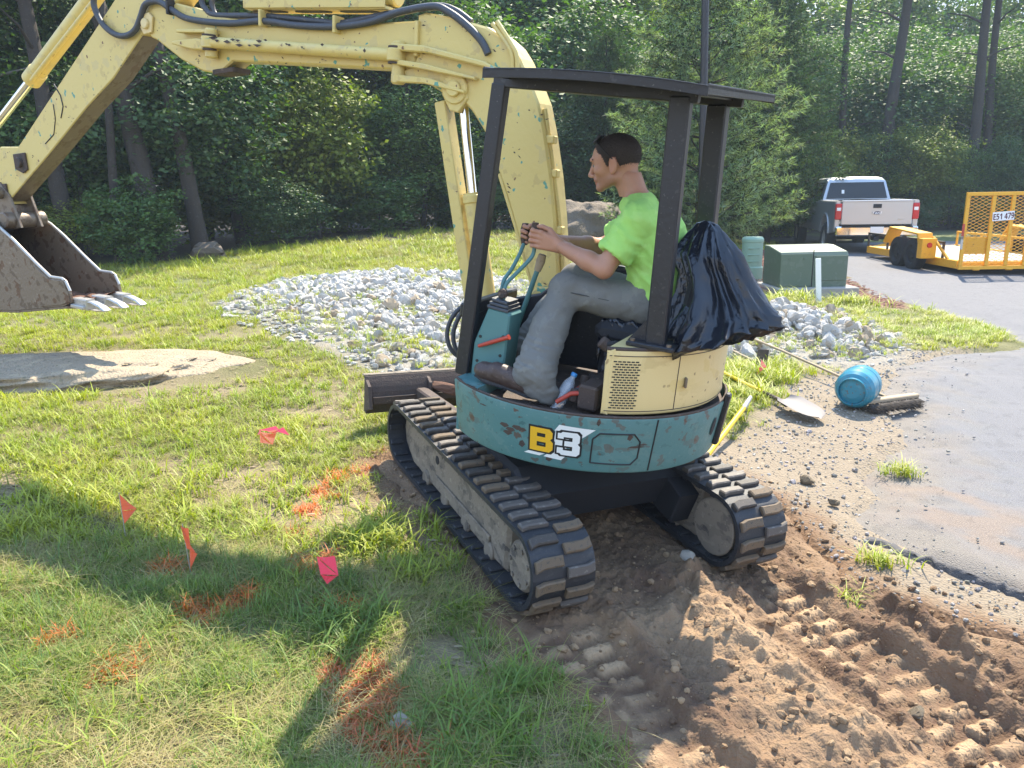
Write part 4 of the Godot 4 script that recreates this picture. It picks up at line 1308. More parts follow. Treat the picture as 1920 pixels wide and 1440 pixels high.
	for k in 3:
		var so := G.new()
		so.prism([Vector2(-0.12, -0.035), Vector2(0.12, -0.035), Vector2(0.15, 0), Vector2(0.12, 0.035), Vector2(-0.12, 0.035), Vector2(-0.15, 0)], 0, 0.002, Transform3D(Basis(Vector3(1, 0, 0), Vector3(0, 0, 1), Vector3(0, -1, 0)), V(1.75 + 0.36 * k, 2.701, LC + 0.03)))
		build("slot", so, M.black_matt, acp)
	# rust showing through the paint
	var rr_ := RandomNumberGenerator.new()
	rr_.seed = 19
	for m in [[2.72, 2.505, 0.19, 0.10, 0.014, 9], [2.45, 2.49, 0.187, 0.10, 0.016, 5], [2.05, 2.475, 0.18, 0.06, 0.01, 5], [1.62, 2.463, 0.16, 0.05, 0.016, 4]]:
		var rg := G.new()
		for k in m[5]:
			var o := Vector3(m[0] + rr_.randf_range(-0.16, 0.16), m[1] + rr_.randf_range(-0.012, 0.022), -(LC + m[2]))
			var l: float = m[3] * rr_.randf_range(0.2, 0.8)
			rg.tri(o, o + Vector3(l * 0.5, -m[4] * rr_.randf(), 0), o + Vector3(l, m[4] * 0.2, 0))
			rg.tri(o, o + Vector3(l, m[4] * 0.2, 0), o + Vector3(l * 0.45, m[4] * rr_.randf(), 0))
		build("rust_mark", rg, M.rusty, get_node("excavator/link_rod"))
	for e in [[2.90, 2.497, 0.15], [1.41, 2.452, 0.12]]:
		for h in [0.043, -0.045]:
			var rr := G.new()
			rr.disc(V(e[0], e[1] + h - 0.006, LC + e[2]), V(e[0], e[1] + h + 0.006, LC + e[2]), 0.046, 18, 0.002)
			build("rusty_washer", rr, M.rusty, get_node("excavator/link_rod"))
	for m in [["lower_boom", 0.096, [[1.26, 2.60], [1.24, 2.44], [0.90, 2.60], [0.72, 2.50], [0.58, 1.95], [0.40, 1.55], [0.35, 1.25], [0.45, 2.15], [0.62, 1.75]]], ["upper_boom", 0.086, [[2.0, 2.41], [2.35, 2.40], [1.7, 2.40], [3.1, 2.38], [3.3, 2.45], [2.6, 2.55], [3.42, 2.62]]], ["dipper_arm", 0.081, [[3.9, 2.34], [4.2, 2.12], [4.5, 1.93], [5.0, 1.58], [5.3, 1.40], [4.0, 2.68], [3.6, 2.62], [5.35, 1.60]]]]:
		var rg := G.new()
		for p in m[2]:
			for k in 3:
				var o := Vector3(p[0] + rr_.randfn() * 0.03, p[1] + rr_.randfn() * 0.025, -(LC + m[1]))
				var a := rr_.randf_range(-0.7, 0.7)
				var d := Vector3(cos(a), sin(a), 0) * rr_.randf_range(0.004, 0.016)
				var w := Vector3(-sin(a), cos(a), 0) * rr_.randf_range(0.002, 0.005)
				rg.quad(o - d - w * 0.3, o + w * -1.0, o + d, o + w)
		build("rust_mark", rg, M.rusty, get_node("excavator/" + m[0]))
	# hoses
	var lh := LC + 0.11
	var paths := [
		[[4.02, 2.86], [4.09, 2.75], [4.02, 2.62], [3.89, 2.545], [3.76, 2.535], [3.66, 2.58], [3.60, 2.66], [3.54, 2.74], [3.41, 2.755], [3.28, 2.70], [3.12, 2.645], [2.76, 2.62], [2.46, 2.635], [2.18, 2.61], [1.88, 2.605], [1.62, 2.63], [1.40, 2.685], [1.17, 2.715], [1.07, 2.69], [0.95, 2.625], [0.84, 2.54], [0.79, 2.47]],
		[[3.02, 2.90], [3.04, 2.77], [3.00, 2.71], [2.90, 2.675], [2.46, 2.67], [2.02, 2.64], [1.86, 2.63], [1.62, 2.665], [1.38, 2.70], [1.16, 2.725], [1.04, 2.70], [0.93, 2.64]],
		[[2.95, 2.85], [2.98, 2.74], [2.88, 2.655], [2.46, 2.645], [2.10, 2.625], [1.84, 2.60], [1.60, 2.61]]]
	for i in paths.size():
		var pt := []
		for q in paths[i]:
			pt.append(V(q[0], q[1], lh - 0.035 * i))
		var hg := G.new()
		hg.tube(smooth_path(pt, 5), 0.021 if i == 0 else 0.018, 10)
		build("hydraulic_hose", hg, M.hose, ex)
	for q in [[2.46, 2.65], [1.86, 2.615], [3.30, 2.72]]:
		var tie := G.new()
		tie.box(V(q[0], q[1], LC + 0.095), Vector3(0.02, 0.10, 0.10), Basis.IDENTITY, 0.005)
		build("hose_tie", tie, M.decal_black if q[0] > 3 else M.yellow, ex)
	for k in 2: # slack hoses in front of the console
		var sl := G.new()
		sl.tube(smooth_path([V(0.50, 1.18, 0.10 - 0.05 * k), V(0.58 + 0.03 * k, 1.12, 0.22), V(0.62 + 0.04 * k, 0.98, 0.26), V(0.58 + 0.03 * k, 0.86, 0.24), V(0.50, 0.80, 0.12)], 6), 0.013, 8)
		build("hydraulic_hose", sl, M.hose, ex)
	bucket(ex, LC)

func bucket(ex: Node3D, LC: float) -> void:
	var side := [[6.10, 0.97], [5.60, 1.06], [5.38, 1.00], [5.196, 0.91], [4.75, 0.66], [4.557, 0.67], [4.511, 0.575], [4.49, 0.489], [4.60, 0.44], [5.27, 0.295], [6.023, 0.193], [6.40, 0.33], [6.45, 0.7]]
	var bk := G.new()
	for s in [0.225, -0.225]:
		bk.add(plate(side, LC + s - 0.012, LC + s + 0.012, 0.004))
	var shell := [[4.40, 0.462], [4.60, 0.43], [5.27, 0.285], [6.023, 0.18], [6.40, 0.31], [6.47, 0.7], [6.12, 0.985], [5.60, 1.075]]
	for i in shell.size() - 1:
		var e0: Array = shell[i]
		var e1: Array = shell[i + 1]
		bk.bar(V(e0[0], e0[1], LC), V(e1[0], e1[1], LC), 0.46, 0.022, Vector3(0.3, 1, 0) if i < 4 else Vector3(-1, 0.2, 0), 0.003)
	var root := build("bucket", bk, M.steel, ex)
	for s in [0.24, -0.24]:
		var cut := plate([[4.93, 0.74], [4.75, 0.65], [4.57, 0.66], [4.52, 0.575], [4.50, 0.495], [4.62, 0.45], [4.90, 0.39]], LC + s - 0.006, LC + s + 0.006, 0.003)
		build("side_cutter", cut, M.steel, root)
		var rimg := G.new()
		var rp := []
		for q in [[5.60, 1.065], [5.38, 1.005], [5.196, 0.915], [4.93, 0.76], [4.75, 0.665], [4.60, 0.672], [4.555, 0.655], [4.51, 0.58]]:
			rp.append(V(q[0], q[1], LC + s * 0.94))
		rimg.tube(rp, 0.013, 6)
		build("worn_edge", rimg, M.worn_steel, root)
	var lip := G.new()
	lip.bar(V(4.43, 0.462, LC + 0.24), V(4.43, 0.462, LC - 0.24), 0.16, 0.03, Vector3.UP, 0.006)
	build("cutting_lip", lip, M.worn_steel, root)
	for k in 3:
		var l := LC + 0.17 - 0.17 * k
		var tg := G.new()
		tg.prism([Vector2(4.40, 0.445), Vector2(4.40, 0.515), Vector2(4.30, 0.52), Vector2(4.20, 0.50), Vector2(4.14, 0.472), Vector2(4.14, 0.463), Vector2(4.25, 0.446)], -l - 0.035, -l + 0.035, Transform3D.IDENTITY, 0.010)
		tg.prism([Vector2(4.52, 0.44), Vector2(4.52, 0.52), Vector2(4.34, 0.53), Vector2(4.34, 0.44)], -l - 0.042, -l + 0.042, Transform3D.IDENTITY, 0.008)
		var tooth := build("tooth", tg, M.worn_steel, root)
		var bo := G.new()
		pin(bo, 4.37, 0.485, l + 0.036, 0.013, 0.006)
		build("tooth_pin", bo, M.rusty, tooth)
	var hang := G.new()
	for s in [0.09, -0.09]:
		hang.add(plate([[5.78, 1.0], [5.66, 1.30], [5.52, 1.36], [5.40, 1.26], [5.28, 1.0], [5.5, 0.95]], LC + s - 0.012, LC + s + 0.012, 0.004))
	hang.disc(V(5.508, 1.27, LC - 0.15), V(5.508, 1.27, LC + 0.15), 0.05, 16, 0.006)
	hang.disc(V(5.40, 1.05, LC - 0.18), V(5.40, 1.05, LC + 0.18), 0.07, 16, 0.008)
	build("bucket_hanger", hang, M.steel, root)
	var soil := []
	for i in 16:
		var row := PackedVector3Array()
		for j in 16:
			var f := 4.45 + 0.95 * i / 15.0
			var l := LC - 0.21 + 0.42 * j / 15.0
			var rim := minf(1.0, minf(j, 15 - j) / 3.0)
			row.append(V(f, 0.46 - 0.165 * (f - 4.45) + 0.03 + 0.06 * rim * (0.5 + n2.get_noise_2d(f * 6, l * 6)), l))
		soil.append(row)
	var sg := G.new()
	sg.surf(soil, false, true)
	build("soil", sg, M.dirt_soil, root)

class Field: # a distance field on a grid, joined smoothly, meshed as surface nets
	var o: Vector3
	var h: float
	var nx: int
	var ny: int
	var nz: int
	var d := PackedFloat32Array()
	func _init(lo: Vector3, hi: Vector3, cell: float) -> void:
		o = lo; h = cell
		nx = int((hi.x - lo.x) / cell) + 2; ny = int((hi.y - lo.y) / cell) + 2; nz = int((hi.z - lo.z) / cell) + 2
		d.resize(nx * ny * nz)
		d.fill(1.0)
	func span(lo: Vector3, hi: Vector3) -> Array:
		return [clampi(int((lo.x - o.x) / h), 0, nx - 1), clampi(int((hi.x - o.x) / h) + 1, 0, nx - 1), clampi(int((lo.y - o.y) / h), 0, ny - 1), clampi(int((hi.y - o.y) / h) + 1, 0, ny - 1), clampi(int((lo.z - o.z) / h), 0, nz - 1), clampi(int((hi.z - o.z) / h) + 1, 0, nz - 1)]
	func cap(a: Vector3, b: Vector3, ra: float, rb: float, k: float, flat := Vector3.ONE) -> void: # a tapered limb; flat scales space about a to b's middle
		var r := maxf(ra, rb) + k + h * 2
		var m := Vector3(r / flat.x, r / flat.y, r / flat.z)
		var s := span(a.min(b) - m, a.max(b) + m)
		var c := (a + b) / 2
		var aa := (a - c) * flat
		var ba := (b - a) * flat
		var l2 := maxf(ba.length_squared(), 1e-9)
		for z in range(s[4], s[5] + 1):
			for y in range(s[2], s[3] + 1):
				var at := (z * ny + y) * nx
				for x in range(s[0], s[1] + 1):
					var p := (o + Vector3(x, y, z) * h - c) * flat - aa
					var t := clampf(p.dot(ba) / l2, 0.0, 1.0)
					var q := (p - ba * t).length() - lerpf(ra, rb, t)
					var e := d[at + x]
					var w := clampf(0.5 + 0.5 * (e - q) / k, 0.0, 1.0)
					d[at + x] = lerpf(e, q, w) - k * w * (1.0 - w)
	func ell(c: Vector3, r: Vector3, b: Basis, k: float, carve := false) -> void:
		var big := maxf(r.x, maxf(r.y, r.z)) + k + h * 2
		var s := span(c - Vector3.ONE * big, c + Vector3.ONE * big)
		var inv := b.inverse()
		var small := minf(r.x, minf(r.y, r.z))
		for z in range(s[4], s[5] + 1):
			for y in range(s[2], s[3] + 1):
				var at := (z * ny + y) * nx
				for x in range(s[0], s[1] + 1):
					var p := inv * (o + Vector3(x, y, z) * h - c)
					var n := (p / r).length()
					var g := (p / (r * r)).length()
					var q := n * (n - 1.0) / g if g > 1e-6 else -small
					var e := d[at + x]
					if carve:
						var w2 := clampf(0.5 + 0.5 * (-e - q) / k, 0.0, 1.0)
						d[at + x] = -(lerpf(-e, q, w2) - k * w2 * (1.0 - w2))
					else:
						var w := clampf(0.5 + 0.5 * (e - q) / k, 0.0, 1.0)
						d[at + x] = lerpf(e, q, w) - k * w * (1.0 - w)
	func cut(f: Callable) -> void: # keep where f(point) < 0
		for z in nz:
			for y in ny:
				var at := (z * ny + y) * nx
				for x in nx:
					if d[at + x] < 3 * h:
						d[at + x] = maxf(d[at + x], f.call(o + Vector3(x, y, z) * h))
	func grown(by: float) -> Field:
		var f := Field.new(o, o + Vector3.ONE * h, h)
		f.nx = nx; f.ny = ny; f.nz = nz
		f.d = d.duplicate()
		for i in d.size():
			f.d[i] -= by
		return f
	func mesh_into(g: G, xf: Transform3D, tint: Variant = null, bend: Variant = null) -> void:
		var at := {}
		var pos := PackedVector3Array()
		var offs := [0, 1, nx, nx + 1, nx * ny, nx * ny + 1, nx * ny + nx, nx * ny + nx + 1]
		var corner := [Vector3(0, 0, 0), Vector3(1, 0, 0), Vector3(0, 1, 0), Vector3(1, 1, 0), Vector3(0, 0, 1), Vector3(1, 0, 1), Vector3(0, 1, 1), Vector3(1, 1, 1)]
		var edges := [[0, 1], [2, 3], [4, 5], [6, 7], [0, 2], [1, 3], [4, 6], [5, 7], [0, 4], [1, 5], [2, 6], [3, 7]]
		for z in nz - 1:
			for y in ny - 1:
				var row := (z * ny + y) * nx
				for x in nx - 1:
					var i := row + x
					var v0 := d[i]
					if absf(v0) > 3.0 * h:
						continue
					var n := 0
					for k in 8:
						if d[i + offs[k]] < 0:
							n += 1
					if n == 0 or n == 8:
						continue
					var c := Vector3.ZERO
					var m := 0
					for e in edges:
						var a := d[i + offs[e[0]]]
						var b := d[i + offs[e[1]]]
						if (a < 0) != (b < 0):
							c += (corner[e[0]] as Vector3).lerp(corner[e[1]], a / (a - b))
							m += 1
					at[i] = pos.size()
					pos.append(o + (Vector3(x, y, z) + c / m) * h)
		var norm := PackedVector3Array()
		norm.resize(pos.size())
		var tris := PackedInt32Array()
		for i in at:
			var x: int = i % nx
			var y: int = (i / nx) % ny
			var z: int = i / (nx * ny)
			if x < 1 or y < 1 or z < 1:
				continue
			for ax in 3:
				var st: int = [1, nx, nx * ny][ax]
				var u: int = [nx, nx * ny, 1][ax]
				var w: int = [nx * ny, 1, nx][ax]
				var a := d[i]
				var b := d[i + st]
				if (a < 0) == (b < 0):
					continue
				if not (at.has(i - u) and at.has(i - w) and at.has(i - u - w)):
					continue
				var q0: int = at[i - u - w]
				var q1: int = at[i - w]
				var q2: int = at[i]
				var q3: int = at[i - u]
				if a < 0:
					tris.append_array([q0, q1, q2, q0, q2, q3])
				else:
					tris.append_array([q0, q2, q1, q0, q3, q2])
		for t in range(0, tris.size(), 3):
			var nn := (pos[tris[t + 1]] - pos[tris[t]]).cross(pos[tris[t + 2]] - pos[tris[t]])
			for k in 3:
				norm[tris[t + k]] += nn
		var first := g.v.size()
		for i in pos.size():
			var nn := norm[i].normalized()
			var p := pos[i]
			if bend != null:
				p += nn * bend.call(p, nn)
			if tint != null:
				g.tint = tint.call(p)
			g.vert(xf * p, (xf.basis * nn).normalized())
		if bend != null: # the folds show in the shading too
			for i in pos.size():
				norm[i] = Vector3.ZERO
			for t in range(0, tris.size(), 3):
				var a := g.v[first + tris[t]]
				var nn := (g.v[first + tris[t + 1]] - a).cross(g.v[first + tris[t + 2]] - a)
				for k in 3:
					norm[tris[t + k]] += nn
			for i in pos.size():
				g.n[first + i] = norm[i].normalized()
		for t in range(0, tris.size(), 3):
			g.itri(first + tris[t], first + tris[t + 1], first + tris[t + 2])

func hand(g: G, wrist: Vector3, knuckle: Vector3, grip: Vector3, up: Vector3, side: float, tint: Callable) -> void:
	# fingers close round an upright grip; side is +1 when the back of the hand faces left
	var fwd := (knuckle - wrist).normalized()
	var out := Vector3(0, 0, -side)
	out = (out - up * out.dot(up)).normalized()
	var f := Field.new(wrist.min(grip) - Vector3(0.08, 0.085, 0.085), wrist.max(grip) + Vector3(0.085, 0.085, 0.085), 0.0038)
	var s := 1.12
	for k in 4: # palm, a fan of four bones
		var e := (1.5 - k) * 0.0195 * s
		f.cap(wrist + up * e * 0.55, knuckle + up * e + fwd * (-0.006 if k == 3 else 0.004 if k == 1 else 0.0), 0.0165 * s, 0.0125 * s, 0.014)
	f.cap(wrist - fwd * 0.05, wrist + fwd * 0.01, 0.028 * s, 0.026 * s, 0.015, Vector3(1, 1, 1.25))
	for k in 4:
		var e := up * (1.5 - k) * 0.0205 * s
		var len: float = [0.040, 0.044, 0.041, 0.032][k] * s
		var r: float = [0.0098, 0.0102, 0.0096, 0.0086][k] * s
		var p0 := knuckle + e
		var p1 := p0 + (fwd + out * 0.15 - up * 0.04 * k).normalized() * len
		var p2 := p1 + (fwd * 0.35 - out * 0.95).normalized() * len * 0.72
		var p3 := p2 + (fwd * -0.75 - out * 0.5).normalized() * len * 0.55
		f.cap(p0, p1, r * 1.12, r, 0.005)
		f.cap(p1, p2, r, r * 0.93, 0.003)
		f.cap(p2, p3, r * 0.93, r * 0.8, 0.003)
		f.ell(p0 + out * 0.003, Vector3.ONE * r * 1.22, Basis.IDENTITY, 0.006)
	var t0 := wrist + fwd * 0.028 * s + up * 0.026 * s - out * 0.010
	var t1 := t0 + (fwd * 0.8 + up * 0.55 - out * 0.3).normalized() * 0.042 * s
	var t2 := t1 + (fwd * 1.0 + up * 0.10 - out * 0.10).normalized() * 0.036 * s
	var t3 := t2 + (fwd * 0.9 - up * 0.22 - out * 0.1).normalized() * 0.028 * s
	f.cap(t0, t1, 0.0175 * s, 0.0125 * s, 0.012)
	f.cap(t1, t2, 0.0122 * s, 0.0108 * s, 0.004)
	f.cap(t2, t3, 0.0112 * s, 0.0088 * s, 0.003)
	f.mesh_into(g, Transform3D.IDENTITY, tint)

func driver() -> void:
	var base := V(-0.40, 1.20, 0.05)
	var who := thing("person", "man in lime green t-shirt and grey jeans sitting at the levers of the excavator", "person", EX * Transform3D(Basis.IDENTITY, base))
	var off := -base
	# joints
	var pelvis := V(-0.41, 1.29, 0.05)
	var waist := V(-0.415, 1.42, 0.045)
	var chest := V(-0.355, 1.60, 0.045)
	var collar := V(-0.285, 1.755, 0.05)
	var neck := V(-0.245, 1.83, 0.055)
	var sh_n := V(-0.345, 1.70, 0.235)
	var el_n := V(-0.235, 1.465, 0.325)
	var wr_n := V(0.022, 1.540, 0.290)
	var kn_n := V(0.112, 1.562, 0.330)
	var sh_f := V(-0.27, 1.69, -0.135)
	var el_f := V(-0.03, 1.50, -0.20)
	var wr_f := V(0.108, 1.545, 0.155)
	var kn_f := V(0.190, 1.565, 0.215)
	var hip_n := V(-0.38, 1.29, 0.15)
	var knee_n := V(-0.035, 1.325, 0.285)
	var ank_n := V(0.015, 0.935, 0.545)
	var hip_f := V(-0.38, 1.28, -0.05)
	var knee_f := V(0.055, 1.325, -0.06)
	var ank_f := V(0.30, 0.90, 0.02)
	# head
	var hs := 1.19
	var hb := Basis(Vector3.UP, deg_to_rad(8)) * Basis(Vector3(0, 0, 1), deg_to_rad(-13))
	var hx := Transform3D(hb.scaled(Vector3.ONE * hs), V(-0.138, 1.962, 0.052))
	var beard := func(p: Vector3) -> Color:
		var k := ss(-0.045, -0.07, p.y) * ss(-0.03, 0.03, p.x)
		var lips := 1.0 - ss(0.010, 0.016, (p - Vector3(0.1, -0.075, 0)).length() - 0.012)
		var c := Color(1, 1, 1).lerp(Color(0.72, 0.70, 0.72), k * 0.75)
		c = c.lerp(Color(0.95, 0.72, 0.66), lips * 0.5)
		return c.lerp(Color(1.05, 0.82, 0.76), (1.0 - ss(0.0, 0.03, absf(p.x - 0.005))) * ss(0.068, 0.075, absf(p.z)) * 0.5)
	var plain_tint := func(p: Vector3) -> Color: return Color(0.95, 0.92, 0.9).lerp(Color(1.0, 0.97, 0.95), clampf(n2.get_noise_3dv(p * 12.0) + 0.5, 0.0, 1.0))
	M.skin.vertex_color_use_as_albedo = true
	var sk := G.new()
	var fh := Field.new(Vector3(-0.115, -0.15, -0.10), Vector3(0.135, 0.125, 0.10), 0.0036)
	fh.ell(Vector3(-0.008, 0.022, 0), Vector3(0.097, 0.083, 0.076), Basis.IDENTITY, 0.01)
	fh.ell(Vector3(0.035, 0.012, 0), Vector3(0.058, 0.062, 0.068), Basis.IDENTITY, 0.02)
	fh.ell(Vector3(0.045, -0.040, 0), Vector3(0.047, 0.062, 0.056), Basis.IDENTITY, 0.025)
	fh.cap(Vector3(0.0, -0.066, 0.046), Vector3(0.072, -0.098, 0.014), 0.018, 0.015, 0.02)
	fh.cap(Vector3(0.0, -0.066, -0.046), Vector3(0.072, -0.098, -0.014), 0.018, 0.015, 0.02)
	fh.ell(Vector3(0.078, -0.100, 0), Vector3(0.017, 0.016, 0.021), Basis.IDENTITY, 0.014)
	fh.cap(Vector3(0.085, 0.016, 0.036), Vector3(0.092, 0.014, -0.036), 0.010, 0.010, 0.014) # brow
	for s in [1.0, -1.0]:
		fh.ell(Vector3(0.094, -0.007, s * 0.033), Vector3(0.018, 0.012, 0.019), Basis.IDENTITY, 0.010, true)
		fh.ell(Vector3(0.066, -0.032, s * 0.046), Vector3(0.020, 0.016, 0.015), Basis.IDENTITY, 0.018)
		fh.ell(Vector3(0.075, -0.007, s * 0.032), Vector3(0.0135, 0.0125, 0.0135), Basis.IDENTITY, 0.003)
		fh.cap(Vector3(0.083, 0.001, s * 0.022), Vector3(0.082, 0.001, s * 0.042), 0.0055, 0.005, 0.004) # lid
	fh.cap(Vector3(0.090, 0.004, 0), Vector3(0.112, -0.040, 0), 0.009, 0.0105, 0.010)
	fh.ell(Vector3(0.111, -0.045, 0), Vector3(0.013, 0.010, 0.012), Basis.IDENTITY, 0.006)
	for s in [1.0, -1.0]:
		fh.ell(Vector3(0.100, -0.049, s * 0.012), Vector3(0.010, 0.008, 0.008), Basis.IDENTITY, 0.005)
	fh.cap(Vector3(0.090, -0.066, 0.018), Vector3(0.090, -0.066, -0.018), 0.008, 0.008, 0.010)
	fh.cap(Vector3(0.091, -0.070, 0.012), Vector3(0.091, -0.070, -0.012), 0.0065, 0.0065, 0.004)
	fh.cap(Vector3(0.089, -0.081, 0.012), Vector3(0.089, -0.081, -0.012), 0.0065, 0.0065, 0.004)
	fh.ell(Vector3(0.101, -0.0757, 0), Vector3(0.010, 0.0016, 0.022), Basis.IDENTITY, 0.003, true)
	var hair_f := fh.grown(0.0035)
	for s in [1.0, -1.0]:
		var eb := Basis(Vector3.UP, s * 0.45) * Basis(Vector3(0, 0, 1), 0.18)
		fh.ell(Vector3(-0.002, -0.020, s * 0.079), Vector3(0.020, 0.034, 0.008), eb, 0.004)
		fh.ell(Vector3(0.002, -0.020, s * 0.088), Vector3(0.012, 0.021, 0.006), eb, 0.004, true)
		fh.cap(Vector3(0.006, -0.046, s * 0.076), Vector3(0.008, -0.050, s * 0.076), 0.007, 0.006, 0.005)
	fh.cap(Vector3(-0.028, -0.03, 0), Vector3(-0.055, -0.15, 0), 0.051, 0.054, 0.03)
	fh.mesh_into(sk, hx, beard)
	# body under the clothes, arms bare from the sleeves on
	var fb := Field.new(V(-0.62, 0.78, 0.62), V(0.36, 1.92, -0.32), 0.012)
	fb.cap(pelvis, waist, 0.125, 0.12, 0.04, Vector3(1, 1, 0.80))
	fb.cap(waist, chest, 0.12, 0.125, 0.05, Vector3(1, 1, 0.74))
	fb.cap(chest, collar, 0.12, 0.07, 0.05, Vector3(1, 1, 0.72))
	fb.cap(collar - Vector3(0.01, 0.03, 0), neck + Vector3(0.02, 0.05, 0), 0.066, 0.060, 0.03)
	for q in [[sh_n, el_n, wr_n], [sh_f, el_f, wr_f]]:
		fb.cap(collar.lerp(q[0], 0.4), q[0], 0.06, 0.062, 0.05)
		fb.cap(q[0], q[1], 0.060, 0.047, 0.03)
		fb.cap(q[1], q[1].lerp(q[2], 0.35), 0.046, 0.047, 0.02)
		fb.cap(q[1].lerp(q[2], 0.35), q[2], 0.047, 0.030, 0.02)
	for q in [[hip_n, knee_n, ank_n], [hip_f, knee_f, ank_f]]:
		fb.cap(q[0], q[1], 0.085, 0.058, 0.04)
		fb.cap(q[1], q[1].lerp(q[2], 0.4), 0.056, 0.055, 0.03)
		fb.cap(q[1].lerp(q[2], 0.4), q[2], 0.055, 0.038, 0.03)
	fb.mesh_into(sk, Transform3D.IDENTITY, plain_tint)
	hand(sk, wr_n, kn_n, V(0.150, 1.55, 0.31), Vector3(-0.10, 1, 0).normalized(), 1.0, plain_tint)
	hand(sk, wr_f, kn_f, V(0.232, 1.57, 0.25), Vector3(-0.10, 1, 0).normalized(), -1.0, plain_tint)
	build("body", sk, M.skin, who).position += off
	# hair, cropped short
	hair_f.cut(func(p: Vector3) -> float:
		var line := 0.066
		if p.x < 0.072:
			line = lerpf(0.030, 0.066, ss(0.046, 0.078, p.x))
		if p.x < 0.046:
			line = lerpf(-0.022, 0.030, ss(0.022, 0.046, p.x))
		if p.x < 0.02:
			line = lerpf(0.012, -0.022, ss(0.008, 0.022, p.x))
		if p.x < -0.015:
			line = lerpf(-0.080, 0.012, ss(-0.040, -0.012, p.x))
		line += 0.007 * n2.get_noise_3dv(p * 90.0)
		return (line - p.y) * 0.8)
	var hg := G.new()
	hair_f.mesh_into(hg, hx, func(p: Vector3) -> Color: return Color(1, 1, 1).lerp(Color(2.6, 2.5, 2.5), (1.0 - ss(0.0, 0.05, p.y)) * ss(0.0, 0.03, p.x)), func(p: Vector3, _n: Vector3) -> float: return 0.002 * n2.get_noise_3dv(p * 180.0))
	M.hair.vertex_color_use_as_albedo = true
	var hq := RandomNumberGenerator.new()
	hq.seed = 2
	for i in hg.v.size(): # short strands standing off the crop
		if hq.randf() < 0.55:
			var p := hg.v[i]
			var nn := hg.n[i]
			hg.tint = hg.c[i] * hq.randf_range(0.7, 1.7)
			var d := (nn * 0.55 + Vector3(hq.randfn() * 0.35, -0.5 + hq.randfn() * 0.3, hq.randfn() * 0.35)).normalized() * 0.007
			var w := nn.cross(d).normalized() * 0.0011
			hg.tri(p - w, p + w, p + d)
	build("hair", hg, M.hair, who).position += off
	for s in [1.0, -1.0]:
		var eg := G.new()
		for k in 2:
			var rr := 0.0112 if k == 0 else 0.0068
			var c := Vector3(0.0785 if k == 0 else 0.0858, -0.0085, s * 0.0325)
			var rows := []
			for i in 9:
				var row := PackedVector3Array()
				for j in 12:
					row.append(hx * (c + Vector3(cos(PI * i / 8.0), sin(PI * i / 8.0) * cos(TAU * j / 12), sin(PI * i / 8.0) * sin(TAU * j / 12)) * rr))
				rows.append(row)
			if k == 0:
				eg.surf(rows, true, false)
				build("eye", eg, M.eye_white, who).position += off
			else:
				var ig := G.new()
				ig.surf(rows, true, false)
				build("iris", ig, M.decal_black, who).position += off
		var bg := G.new()
		bg.tube([hx * Vector3(0.095, 0.016, s * 0.014), hx * Vector3(0.0955, 0.019, s * 0.03), hx * Vector3(0.086, 0.015, s * 0.050)], [0.004, 0.005, 0.003], 6)
		build("eyebrow", bg, M.hair, who).position += off
	# sunglasses pushed up on the head
	var sg := G.new()
	for s in [1.0, -1.0]:
		sg.tube([hx * Vector3(-0.012, -0.004, s * 0.083), hx * Vector3(0.012, 0.022, s * 0.085), hx * Vector3(0.060, 0.082, s * 0.070)], [0.0035, 0.003, 0.003], 6)
		sg.box(hx * Vector3(0.058, 0.094, s * 0.036), Vector3(0.012, 0.05, 0.06), hb * Basis(Vector3(0, 0, 1), 0.85), 0.005)
	build("sunglasses", sg, M.decal_black, who).position += off
	# t-shirt
	var ft := Field.new(V(-0.66, 1.20, 0.46), V(-0.02, 1.90, -0.36), 0.0105)
	ft.cap(pelvis + Vector3(-0.02, 0.03, 0), waist + Vector3(-0.02, 0, 0), 0.142, 0.140, 0.04, Vector3(1, 1, 0.82))
	ft.cap(waist + Vector3(-0.03, 0, 0), chest + Vector3(-0.022, 0, 0), 0.146, 0.152, 0.05, Vector3(1, 1, 0.76))
	ft.cap(chest + Vector3(-0.015, 0, 0), collar + Vector3(0, -0.01, 0), 0.144, 0.082, 0.05, Vector3(1, 1, 0.72))
	for q in [[sh_n, el_n], [sh_f, el_f]]:
		ft.cap(collar.lerp(q[0], 0.4), q[0], 0.070, 0.078, 0.05)
		ft.cap(q[0], q[0].lerp(q[1], 0.82), 0.076, 0.084, 0.035)
	ft.cut(func(p: Vector3) -> float:
		var a: float = 1.0
		for q in [[sh_n, el_n], [sh_f, el_f]]: # open the sleeves above the elbow
			var ax: Vector3 = (q[1] - q[0]).normalized()
			var al: float = (p - q[0]).dot(ax) - q[0].distance_to(q[1]) * 0.72
			var near: float = (p - q[0] - ax * (p - q[0]).dot(ax)).length()
			if near < 0.14 and (p.z < -0.2 or p.z > 0.08 or p.x > -0.2):
				a = al if a == 1.0 else maxf(a, al)
		var hem := 1.245 + 0.10 * ss(-0.40, -0.22, p.x) - p.y
		return maxf(hem, a if a < 1.0 else -1.0))
	ft.ell(neck + Vector3(0.025, 0.028, 0), Vector3(0.082, 0.062, 0.075), Basis(Vector3(0, 0, 1), -0.5), 0.012, true)
	var folds := FastNoiseLite.new()
	folds.seed = 4; folds.frequency = 1.0; folds.fractal_octaves = 3; folds.fractal_type = FastNoiseLite.FRACTAL_RIDGED
	var tg := G.new()
